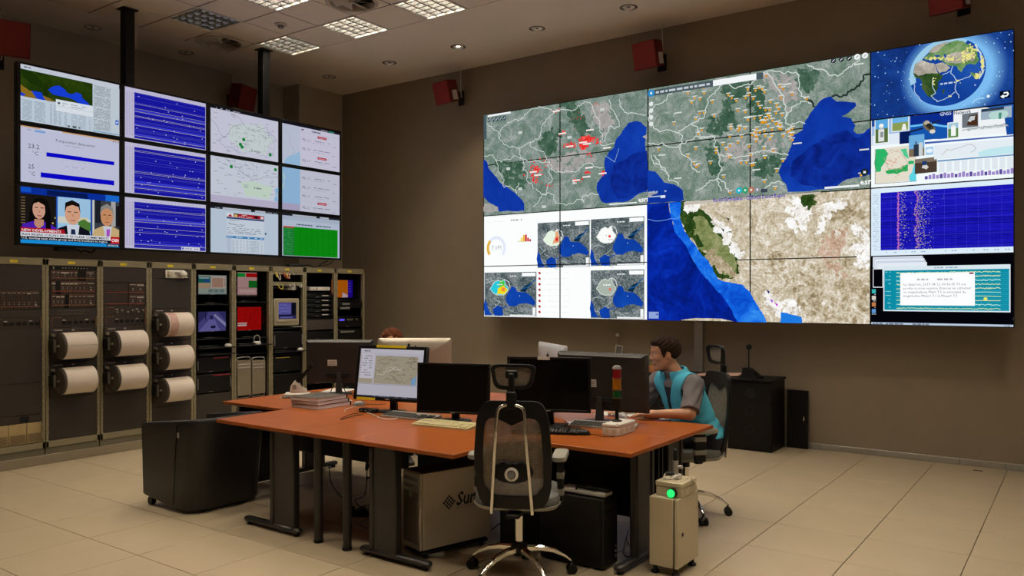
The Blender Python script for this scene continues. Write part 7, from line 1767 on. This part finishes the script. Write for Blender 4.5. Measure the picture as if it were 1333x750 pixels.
# cables on the floor
rd = random.Random(21)
def floor_cables(px_list, label, mat, r, grp):
    for px in px_list:
        pts = [Vector((*on_z(x, y, z), z)) for x, y, z in px]; cable('floor_cable', label, pts, r, mat, grp)
FB = 'black cables under the desks'
floor_cables([[(428, 605, .42), (431, 628, .30), (440, 642, .16), (447, 650, .012)], [(478, 605, .45), (476, 640, .22), (470, 648, .10), (462, 652, .012), (474, 662, .012), (486, 655, .012)], [(460, 668, .01), (470, 660, .01), (484, 658, .01), (494, 664, .01)], [(640, 690, .02), (655, 680, .05), (668, 690, .03), (690, 700, .01)], [(686, 668, .20), (700, 690, .06), (712, 694, .02), (730, 692, .01)]], 'thin black cable trailing under the desks', m_black, .004, FB)
floor_cables([[(462, 678, .008), (470, 684, .008), (482, 688, .008), (492, 684, .008), (484, 676, .008), (470, 680, .008), (476, 687, .008), (490, 690, .008)], [(464, 672, .008), (474, 668, .008), (486, 664, .008)], [(815, 700, .01), (822, 712, .01), (834, 716, .01), (842, 708, .01)], [(818, 690, .06), (812, 720, .008), (825, 724, .008), (838, 718, .008)]], 'thin grey cable coiled on the floor under the desks', m_grey, .004, 'grey cables under the desks')
t = thing('power_strip', 'black power strip with plugs on the floor under the desks', 'power strip', (*on_z(480, 672, 0), 0), .5)
MB().bx(-.2, .2, -.035, .035, 0, .04, .008).build('strip_body', m_black, t)
for k in range(4): MB().cyl((-.13 + k * .085, 0, .04), (-.13 + k * .085, 0, .065), .02, n=14).build('plug', m_blackm, t)
cable('hanging_plug', 'black plug lead hanging below the desk edge', [Vector(at_depth(478, 598, 5.4)), Vector(at_depth(477, 612, 5.4)), Vector(at_depth(481, 604, 5.4)), Vector(at_depth(484, 620, 5.4)), Vector(at_depth(478, 622, 5.4))], .009, m_black)

# cream cabinet with junction box and green lamp
t = thing('control_cabinet', 'small cream control cabinet with a door, beside the desk', 'cabinet', (-2.02, 4.50, 0))
m_ccab = P('cream enamel', (.56, .49, .335), .4, var=.03)
MB().bx(-.09, .062, -.15, .15, .05, .455, .004).build('body', m_ccab, t); MB().bx(.062, .070, -.145, .145, .055, .45).build('door_gasket', m_black, t)
dr = MB().bx(.070, .092, -.15, .15, .05, .455, .003).build('door', m_ccab, t)
MB().cyl((.092, -.085, .24), (.097, -.085, .24), .011, n=14).build('lock', P('lock brown', (.05, .025, .015), .4), dr)
mb = MB()
for k in range(9): mb.bx(.092, .0932, -.105 + k * .023, -.105 + k * .023 + (.016 if k % 3 else .010), .405, .425)
mb.build('door_lettering', P('pale lettering', (.68, .62, .48), .5), dr)['kind'] = 'stuff'
for x in (-.065, .065):
    for y in (-.12, .12): MB().lathe([(.001, 0), (.024, 0), (.026, .01), (.012, .02), (.012, .05), (.001, .05)], 16, T(x, y, 0)).build('foot', m_black, t)
t = thing('lamp_box', 'cream junction box with a glowing green lamp on the cabinet', 'junction box', (-2.00, 4.505, .4555))
MB().bx(-.09, .075, -.105, .105, 0, .055, .004).build('box_body', m_ccab, t); MB().bx(-.093, .078, -.108, .108, .055, .085, .005).build('box_lid', m_ccab, t)
for k in range(2): MB().cyl((.074, -.045 + k * .09, .03), (.077, -.045 + k * .09, .03), .018, n=18).build('knockout', m_cream, t)
MB().cyl((.02, -.105, .028), (.02, -.135, .028), .028, n=22).build('lamp_holder', m_black, t)
gl = MB(); gl.lathe([(.024, 0), (.024, .006), (.017, .012), (.001, .014)], 22, T(.02, -.135, .028) @ RX_(PI / 2)); gl.build('green_lamp', EM('green lamp glow', (.02, .75, .13), 1.6), t)
MB().tube([(.05, .02, .085), (.07, .03, .10), (.09, .06, .06), (.085, .09, .02)], .004, 6, sub=4).build('lead', m_cream, t)
t = thing('pressure_valve', 'small metal valve assembly standing on the lamp box', 'valve', (-2.01, 4.50, .541))
MB().bx(-.025, .03, -.025, .03, 0, .03, .005).build('valve_base', m_white, t); MB().cyl((0, 0, .03), (0, 0, .11), .018, n=16).build('valve_body', m_alu, t); MB().cyl((0, 0, .11), (0, 0, .15), .012, n=14).build('stem', m_black, t)
MB().cyl((-.05, -.03, .03), (.0, -.01, .03), .012, n=12).build('elbow', m_black, t); MB().cyl((.0, 0, .075), (.045, .0, .075), .010, n=12).build('nozzle', m_alu, t); MB().ell((0, 0, .165), (.013, .013, .016), 12).build('knob', m_black, t)
MB().tube([(-.05, -.03, .03), (-.05, -.05, .01), (.0, -.07, .012), (.03, -.05, .03)], .006, 8, sub=4).build('white_hose', m_white, t)

# on the vented cabinets
t = thing('paging_microphone', 'black paging microphone with a ball head on the cabinet', 'microphone', (*[(-2.93), 8.52], .7595), -.2)
mb = MB(); mb.loft([[(-.09, -.06, 0), (.10, -.06, 0), (.10, .06, 0), (-.09, .06, 0)], [(-.085, -.055, .02), (.09, -.055, .02), (.09, .055, .02), (-.085, .055, .02)], [(-.08, -.045, .10), (-.02, -.045, .10), (-.02, .045, .10), (-.08, .045, .10)]]); mb.build('console', m_black, t)
MB().cyl((-.03, 0, .08), (-.03, 0, .30), .007, n=10).build('stem', m_black, t); MB().ell((-.03, 0, .325), (.032, .032, .032), 18).build('microphone_head', m_blackm, t)
MB().box((.11, -.01, .012), (.06, .05, .024), .006).build('switch', m_black, t)
p_ = on_Y(935, 489, 8.5)
mb = MB(); mb.loft([[(-.22, -.12, 0), (.02, -.14, .0), (.25, -.10, .012), (.25, .06, .03), (.0, .10, .01), (-.22, .1, 0)], [(-.22, -.12, .004), (.02, -.14, .004), (.25, -.10, .018), (.25, .06, .036), (.0, .10, .016), (-.22, .1, .004)]])
one('pink_paper', mb, P('pink paper', (.62, .40, .33), .7), 'pale pink papers lying beside the microphone on the cabinet', 'paper', (-3.30, 8.52, .7595), .1)
t = thing('card_box', 'orange cardboard box with a green edge behind the man', 'box', (-3.95, 8.5, .7595))
MB().bx(-.16, .16, -.11, .11, 0, .085, .004).build('box_body', P('orange card', (.42, .16, .05), .6), t); MB().bx(-.16, .16, -.11, .11, .085, .10, .003).build('green_edge', P('green card', (.08, .16, .03), .6), t)

# fixings on the dark wall
xa, _ = on_Y(905.5, 440, WY); xb, _ = on_Y(916.5, 440, WY)
one('cable_trunking', MB().bx(-(xb - xa) / 2, (xb - xa) / 2, -.045, 0, 0, VZ0 + .05, .003), m_alu, 'vertical grey cable trunking on the wall under the screens', 'trunking', ((xa + xb) / 2, WY - .001, .0))
hx, hz = on_Y(805, 436, WY)
t = thing('hanging_tag', 'small white-framed tag hanging from a hook on the wall', 'tag', (hx, WY, hz))
MB().cyl((0, 0, 0), (0, -.03, 0), .022, n=14).build('hook', m_white, t); MB().tube([(0, -.02, -.01), (.006, -.02, -.08), (.01, -.018, -.13)], .003, 6).build('string', m_grey, t)
fr_ = MB(); fr_.M = T(.012, -.012, -.195) @ RY_(.14)
for s in (-1, 1): fr_.box((s * .045, 0, 0), (.012, .012, .135)); fr_.box((0, 0, s * .062), (.09, .012, .012))
fr_.build('tag_frame', m_white, t); mb = MB(); mb.M = T(.012, -.010, -.195) @ RY_(.14); mb.box((0, 0, 0), (.085, .004, .12)); mb.build('tag_card', m_grey, t)
one('floor_scrap', MB().bx(-.04, .04, -.012, .012, 0, .006, .002), P('brown scrap', (.10, .03, .015), .6), 'small brown scrap on the floor near the skirting', 'scrap', (*on_z(1273, 613, 0), 0))

# red loudspeakers
m_red = P('red speaker paint', (.15, .009, .008), .45, var=.12)
m_redg = P('red speaker grille', (.24, .014, .012), .6, var=.2, scale=120, bump=.3, bscale=600)
def speaker(label, loc, rz, tilt, w=.30, h=.30, d=.20, stand=.12):
    """faces -y before turning; stand is the bracket length to the wall behind"""
    t = thing('wall_speaker', label, 'speaker', loc, rz, 'red loudspeakers under the ceiling')
    M = RX_(tilt)
    mb = MB(); mb.M = M; mb.loft([[(-w * .46, d * .9, -h * .46), (w * .46, d * .9, -h * .46), (w * .46, d * .9, h * .46), (-w * .46, d * .9, h * .46)], [(-w / 2, .0, -h / 2), (w / 2, .0, -h / 2), (w / 2, .0, h / 2), (-w / 2, .0, h / 2)]]); mb.build('cabinet', m_red, t)
    mb = MB(); mb.M = M; mb.box((0, -.008, 0), (w * .98, .018, h * .98), .008); mb.build('grille', m_redg, t)
    mb = MB(); mb.M = M; mb.box((w * .490, d * .50, -h * .18), (.006, .085, .13), .001); mb.build('side_plate', m_sticker, t)
    mb = MB(); mb.tube([(0, d * .8, 0), (.02, d * .8 + stand * .6, -.02), (.02, d + stand, -.02)], .016, 8); mb.bx(-.04, .08, d + stand - .012, d + stand, -.12, .08, .004); mb.build('bracket', m_blackm, t)
    mb = MB(); mb.tube([(.05, d + stand - .03, -.02), (.06, d + stand - .05, .10), (.04, d + stand - .04, CEIL - loc[2] - .001)], .007, 8, sub=5); mb.build('cable', m_cream, t)
    return t
def sp_at(px, py, Y): x, z = on_Y(px, py, Y); return (x, Y, z)
speaker('red wall speaker at the far end beside the lit downlight', sp_at(575, 121, 8.45), -.16, .26, .31, .31, .2, .15)
speaker('red wall speaker above the station map on the video wall', sp_at(839, 72, 8.45), -.12, .22, .31, .31, .2, .15)
speaker('red wall speaker above the globe picture', sp_at(1230, -6, 8.45), -.3, .2, .31, .31, .2, .15)
def sp_x(px, py, X): y, z = on_X(px, py, X); return (X, y, z)
speaker('dark red speaker partly hidden by the pole above the displays', sp_x(322, 128, -9.70), PI / 2 + .3, .2, .36, .34, .2, .12)
speaker('dark red speaker above the terrain map display', sp_x(-2, 48, -9.0), PI / 2 - .35, .25, .56, .36, .3, .60)

# ================================================================== people
def skin_mat(name, col): return P(name, col, .5, var=.10, scale=30, bump=.05, bscale=300)
m_skin = skin_mat('skin', (.46, .235, .13)); m_hair = P('dark brown hair', (.026, .014, .008), .7, spec=.12, var=.4, scale=60, bump=.9, bscale=240, stretch=(1, 1, .25))
m_hair2 = P('auburn hair', (.095, .024, .006), .7, spec=.12, var=.4, scale=60, bump=.9, bscale=240, stretch=(1, 1, .25))
m_vest = P('turquoise fleece', (.065, .42, .60), .95, var=.12, scale=40, bump=.35, bscale=320)
m_shirt = P('grey shirt', (.13, .12, .125), .9, var=.12, scale=50, bump=.3, bscale=60)
m_navy = P('navy cloth', (.012, .014, .028), .9, var=.2)
m_shoe = P('dark shoe', (.012, .011, .010), .5)
m_eye = P('eye white', (.62, .58, .52), .25); m_iris = P('iris', (.03, .02, .012), .2); m_brow = P('eyebrow', (.035, .02, .012), .7)
def rot2(p, c, a):
    x, y = p[0] - c[0], p[1] - c[1]
    return (c[0] + x * math.cos(a) - y * math.sin(a), c[1] + x * math.sin(a) + y * math.cos(a))
def head_sdf(q):
    """q: points in the head's frame (forward, left, up), origin at the middle of the head"""
    d = sd_ell(q, (-.014, 0, .036), (.100, .077, .091))
    d = smin(d, sd_ell(q, (.032, 0, -.030), (.060, .057, .090)), .035)
    d = smin(d, sd_ell(q, (.060, 0, .045), (.034, .056, .050)), .03)              # forehead
    for s in (-1, 1):
        d = smin(d, sd_cap(q, (-.020, s * .050, -.040), (.060, s * .020, -.104), .020, .017), .025)   # jaw
        d = smin(d, sd_ell(q, (.062, s * .037, -.022), (.024, .022, .022)), .02)  # cheekbone
    d = smin(d, sd_ell(q, (.074, 0, -.104), (.020, .024, .017)), .016)            # chin
    d = smin(d, sd_ell(q, (.082, 0, .030), (.016, .046, .011)), .014)             # brow
    for s in (-1, 1): d = smax(d, -sd_ell(q, (.101, s * .031, .010), (.017, .019, .012)), .010)
    d = smin(d, sd_cap(q, (.088, 0, .016), (.108, 0, -.024), .0075, .0105), .010) # nose
    for s in (-1, 1): d = smin(d, sd_ell(q, (.098, s * .012, -.031), (.011, .009, .008)), .006)
    d = smin(d, sd_ell(q, (.084, 0, -.066), (.016, .030, .020)), .012)
    d = smin(d, sd_ell(q, (.096, 0, -.059), (.0085, .020, .0055)), .005)          # lips
    d = smin(d, sd_ell(q, (.094, 0, -.073), (.0085, .017, .0065)), .005)
    d = smax(d, -sd_ell(q, (.110, 0, -.0655), (.016, .024, .0016)), .003)
    for s in (-1, 1):
        e = sd_ell(q, (-.012, s * .079, -.004), (.021, .009, .034), RZ(s * .35))
        e = smax(e, -sd_ell(q, (-.008, s * .089, -.001), (.013, .008, .022), RZ(s * .35)), .004)
        d = smin(d, e, .006)
    return d
def hand(q, wrist, fwd, down, side, k=.010, curl=.5):
    """palm, four unequal fingers and a thumb; fwd along the fingers, down is the palm side, side points to the thumb"""
    w_, f_, dn, sd = (Vector(v) for v in (wrist, fwd, down, side)); f_.normalize(); dn.normalize(); sd.normalize()
    pc = w_ + f_ * .052
    R = Matrix((f_, sd, -dn)).transposed()
    d = smin(sd_ell(q, pc, (.056, .041, .016), R), sd_cap(q, w_, w_ + f_ * .03, .026, .028), .02)
    for i, (o, l) in enumerate(((.030, .070), (.0105, .078), (-.009, .073), (-.027, .058))):
        b = w_ + f_ * (.088 - .006 * abs(i - 1)) + sd * o
        a1 = .35 * curl; a2 = 1.0 * curl; a3 = 1.5 * curl
        p1 = b + (f_ * math.cos(a1) + dn * math.sin(a1)) * l * .45; p2 = p1 + (f_ * math.cos(a2) + dn * math.sin(a2)) * l * .32; p3 = p2 + (f_ * math.cos(a3) + dn * math.sin(a3)) * l * .25
        e = np.minimum(np.minimum(sd_cap(q, b, p1, .0095, .0085), sd_cap(q, p1, p2, .0085, .0078)), sd_cap(q, p2, p3, .0078, .007))
        d = smin(d, e, .006)
    b = w_ + f_ * .028 + sd * .030; p1 = b + (f_ * .6 + sd * .7 + dn * .25) * .040; p2 = p1 + (f_ * .95 + sd * .2 + dn * .3) * .030
    return smin(d, np.minimum(sd_cap(q, b, p1, .014, .0105), sd_cap(q, p1, p2, .0105, .008)), .012)
def person(label, origin, yaw, phi, hair_fn, mats, head_c=(.205, 0, 1.205), head_yaw=0., pitch=0., res=.006, pose=None, vest=True, lower=True):
    """seated figure in its own frame: x forward, y to its left, z up, origin on the floor below the torso"""
    skin, hair, top, inner, trousers = mats
    t = thing('person', label, 'person', (origin[0], origin[1], 0), yaw)
    cp, sp = math.cos(phi), math.sin(phi)
    Rh = RZ(head_yaw) @ RY_(pitch); Rh3 = np.array(Rh.to_3x3()); hc = np.array(head_c)
    H = lambda p: (p - hc) @ Rh3
    neck0 = Vector(head_c) + Rh.to_3x3() @ Vector((-.028, 0, -.075)); base = Vector(pose['base'])
    shl = base + Vector((-sp * .178, cp * .178, -.018)); shr = base + Vector((sp * .178, -cp * .178, -.018))
    Rt = RZ(phi) @ RY_(pose.get('lean', .45))
    chest, waist, hips = (Vector(pose[k]) for k in ('chest', 'waist', 'hips'))
    el, wl, er, wr = (Vector(pose[k]) for k in ('el', 'wl', 'er', 'wr'))
    def torso(q, g=0.):
        d = sd_ell(q, chest, (.115 + g, .165 + g, .175 + g), Rt)
        d = smin(d, sd_ell(q, waist, (.110 + g, .150 + g, .165 + g), Rt), .09)
        d = smin(d, sd_ell(q, hips, (.135 + g, .175 + g, .120 + g)), .08)
        d = smin(d, sd_cap(q, shl, shr, .062 + g, .062 + g), .07)
        return d
    def neck(q, g=0.): return sd_cap(q, neck0, base + Vector((-.01, 0, .02)), .054 + g, .062 + g)
    def arms(q):
        d = np.minimum(sd_cap(q, shl, el, .050, .041), sd_cap(q, shr, er, .050, .041))
        d = smin(d, np.minimum(sd_cap(q, el, wl, .042, .027), sd_cap(q, er, wr, .042, .027)), .02)
        return d
    fl_ = (wl - el).normalized(); fr_2 = (wr - er).normalized()
    hl = Vector((fl_.x, fl_.y, -.03)); hr = Vector((fr_2.x, fr_2.y, -.03)); dn = Vector((0, 0, -1))
    def body(q):
        d = smin(head_sdf(H(q)), neck(q), .03)
        d = smin(d, torso(q), .04); d = smin(d, arms(q), .03)
        d = smin(d, hand(q, wl, hl, dn, dn.cross(hl) * 1., curl=.45), .012)
        return smin(d, hand(q, wr, hr, dn, hr.cross(dn) * 1., curl=.45), .012)
    ext = [Vector(v) for v in (wl + hl * .2, wr + hr * .2, el, er, shl, shr, hips, chest)]
    lo = [min(v[i] for v in ext) - .20 for i in range(3)]; hi = [max(v[i] for v in ext) + .20 for i in range(3)]
    hi[2] = head_c[2] + .15; lo[2] = hips.z - .16
    sdf_object('body', body, lo, hi, res, skin, t)
    # hair, eyes, brows in the head's frame
    ho = sdf_object('hair', lambda q: hair_fn(H(q)), [c - .2 for c in head_c], [c + .17 for c in head_c], .005, hair, t)
    MH = T(*head_c) @ Rh
    for s in (-1, 1):
        e = MB(); e.M = MH; e.ell((.0795, s * .031, .009), (.0125, .0125, .0125), 14); e = e.build('eye', m_eye, t)
        i_ = MB(); i_.M = MH; i_.ell((.0885, s * .031, .0085), (.0042, .0062, .0062), 10); i_.build('iris', m_iris, e)
        b = MB(); b.M = MH; b.tube([(.088, s * .014, .0275), (.090, s * .028, .0315), (.080, s * .044, .0285)], [.0028, .0036, .0028, .002], 6, sub=4); b.build('eyebrow', m_brow, t)
    # clothing
    box = ([c - .36 for c in (chest.x, chest.y)] + [hips.z - .12], [c + .36 for c in (chest.x, chest.y)] + [base.z + .16])
    cut_l, cut_r = shl.lerp(el, .74), shr.lerp(er, .74)
    def shirt(q):
        s = np.minimum(sd_cap(q, shl, shl.lerp(el, .95), .068, .070), sd_cap(q, shr, shr.lerp(er, .95), .068, .070))
        ax = ((q - np.array(shl)) @ np.array(el - shl) / (el - shl).length_squared); ar = ((q - np.array(shr)) @ np.array(er - shr) / (er - shr).length_squared)
        wr_ = .0035 * np.sin(q[..., 2] * 90 + q[..., 0] * 70 + q[..., 1] * 30)
        s = s + wr_
        nearl = np.linalg.norm(q - np.array(shl.lerp(el, .5)), axis=-1) < np.linalg.norm(q - np.array(shr.lerp(er, .5)), axis=-1)
        s = np.maximum(s, (np.where(nearl, ax, ar) - .90) * .25)
        yoke = np.maximum(torso(q, .010), base.z - .05 - q[..., 2])
        d = smin(yoke, s, .02)
        col = np.maximum(np.abs(neck(q, .014)) - .005, np.abs(q[..., 2] - (base.z + .04)) - .035)
        d = smin(d, col, .008)
        return smax(d, -neck(q, .007), .006)
    sdf_object('shirt', shirt, [box[0][0], box[0][1] - .05, box[0][2]], [box[1][0], box[1][1] + .05, box[1][2]], res, inner, t)
    sdf_object('undershirt', lambda q: np.maximum(torso(q, .007), q[..., 2] - base.z - .01), [box[0][0], box[0][1], box[0][2]], [box[1][0], box[1][1], box[1][2]], .010, m_navy if vest else inner, t)
    if vest:
        fw = np.array((cp, sp, 0)); lf = np.array((-sp, cp, 0)); b0 = np.array(base)
        def vst(q):
            wr_ = .004 * np.sin(q[..., 2] * 70 + q[..., 0] * 40) * np.clip((chest.z - q[..., 2]) * 6, 0, 1)
            d = torso(q, .020) + wr_
            for s_, e_ in ((shl, el), (shr, er)):                                   # arm holes
                d = smax(d, -sd_cap(q, s_.lerp(e_, .01), s_.lerp(e_, 1.3), .081, .10), .012)
            u = (q - b0) @ fw; v = (q - b0) @ lf
            slot = np.maximum(np.abs(v) - (.022 + np.clip((q[..., 2] - chest.z) * .22, 0, .05)), .03 - u)
            d = smax(d, -slot, .010)
            dn_ = neck(q, .030); col = np.maximum(np.abs(dn_) - .009, np.abs(q[..., 2] - (base.z + .045) + u * .25) - .042)
            col = smax(col, -np.maximum(np.abs(v) - .026, -u), .010)
            d = smin(smax(d, -neck(q, .022), .008), col, .012)
            return np.maximum(d, hips.z + .02 - q[..., 2])
        sdf_object('vest', vst, [box[0][0], box[0][1], box[0][2]], [box[1][0], box[1][1], box[1][2]], res, top, t)
    if lower:
        kl, kr, al, ar_ = (Vector(pose[k]) for k in ('kl', 'kr', 'al', 'ar'))
        lf3 = Vector((0, .09, 0))
        def tr(q):
            d = sd_ell(q, hips, (.150, .188, .125))
            d = smin(d, np.minimum(sd_cap(q, hips + lf3, kl, .092, .066), sd_cap(q, hips - lf3, kr, .092, .066)), .05)
            d = smin(d, np.minimum(sd_cap(q, kl, al, .064, .048), sd_cap(q, kr, ar_, .064, .048)), .03)
            return np.maximum(d, q[..., 2] - hips.z - .09)
        pp = [hips, kl, kr, al, ar_]
        sdf_object('trousers', tr, [min(p[i] for p in pp) - .21 for i in range(3)], [max(p[i] for p in pp) + .21 for i in range(3)], .012, trousers, t)
        for a_ in (al, ar_):
            sh = MB(); sh.M = T(a_.x, a_.y, 0)
            sh.loft([[(x + .07 * 0, y * w_, z) for y, z in ((-1, 0), (1, 0), (1, h_ * .5), (.6, h_), (-.6, h_), (-1, h_ * .5))] for x, w_, h_ in ((-.07, .028, .06), (-.04, .038, .085), (.03, .040, .085), (.09, .045, .06), (.15, .044, .045), (.185, .025, .03))]); sh.build('shoe', m_shoe, t)
    return t
def short_hair(q):
    d = sd_ell(q, (-.016, 0, .040), (.112, .0865, .102))
    d = smin(d, sd_ell(q, (.045, 0, .092), (.055, .060, .026)), .03)
    f, l, u = q[..., 0], q[..., 1], q[..., 2]
    g = np.interp(f, [-.14, -.075, -.045, -.032, -.028, .008, .014, .030, .042, .058, .11], [-.085, -.082, -.06, -.02, .012, .012, -.030, -.030, .030, .062, .066])
    d = d + .0022 * np.sin(f * 150 + u * 90) * np.sin(l * 140 + 1) + .0016 * np.sin(u * 210 + f * 120)
    return np.maximum(d, (g - u) * .8)
def bob_hair(q):
    d = sd_ell(q, (-.022, 0, .034), (.126, .116, .116))
    d = smin(d, sd_ell(q, (-.035, 0, -.05), (.10, .122, .08)), .04)
    f, l, u = q[..., 0], q[..., 1], q[..., 2]
    face = np.maximum(np.maximum(.030 - f, u - (.076 + .012 * np.sin(l * 90 + 1.))), np.abs(l) - .066)
    d = d + .004 * np.sin(f * 90 + u * 50) * np.sin(l * 80) + .003 * np.sin(u * 130 + l * 90)
    return smax(d, -face, .008)

# the man: profile to the view, torso a little towards it, forearm on the desk
OM = at_depth(901.5, 500, 6.03); yaw_m = math.atan2(-SN, -CS)
pose_m = dict(base=(.125, .0, 1.008), lean=.32, chest=(.065, .0, .87), waist=(-.015, 0, .71), hips=(-.09, 0, .575),
              el=(.085, .285, .795), wl=(.335, .215, .785), er=(.34, -.23, .80), wr=(.52, -.06, .785),
              kl=(.34, .12, .54), kr=(.34, -.12, .54), al=(.26, .13, .085), ar=(.28, -.13, .085))
person('man in a turquoise fleece vest and grey shirt working at the desk', OM, yaw_m, .62, short_hair, (m_skin, m_hair, m_vest, m_shirt, m_navy), head_c=(.208, 0, 1.205), head_yaw=.0, pitch=.06, pose=pose_m)
office_chair('mesh office chair that the man in the vest sits on', (OM.x - .813 * .055, OM.y - .582 * .055, 0), yaw_m - PI / 2 + .22, .3, drop=.055)
# the woman: only her hair and forehead show above the silver computer
HW = at_depth(510, 445, 7.98); fwd = Vector((-4.82 - HW.x, 5.26 - HW.y, 0)).normalized(); yaw_w = math.atan2(fwd.y, fwd.x)
OW = HW - fwd * .16
pose_w = dict(base=(.10, 0, .975), lean=.2, chest=(.06, 0, .85), waist=(.0, 0, .70), hips=(-.06, 0, .575), el=(.16, .25, .79), wl=(.36, .13, .79), er=(.16, -.25, .79), wr=(.36, -.13, .79),
              kl=(.34, .11, .54), kr=(.34, -.11, .54), al=(.30, .12, .085), ar=(.30, -.12, .085))
person('woman with short auburn hair sitting behind the silver computer', OW, yaw_w, 0., bob_hair, (m_skin, m_hair2, m_navy, P('plum knit', (.06, .02, .03), .9), m_navy), head_c=(.16, 0, 1.168), head_yaw=-.35, pitch=.10, pose=pose_w, res=.009, vest=False)
office_chair('mesh office chair behind the silver computer, under the woman', (OW.x - fwd.x * .09, OW.y - fwd.y * .09, 0), yaw_w - PI / 2, .1, False, .055)
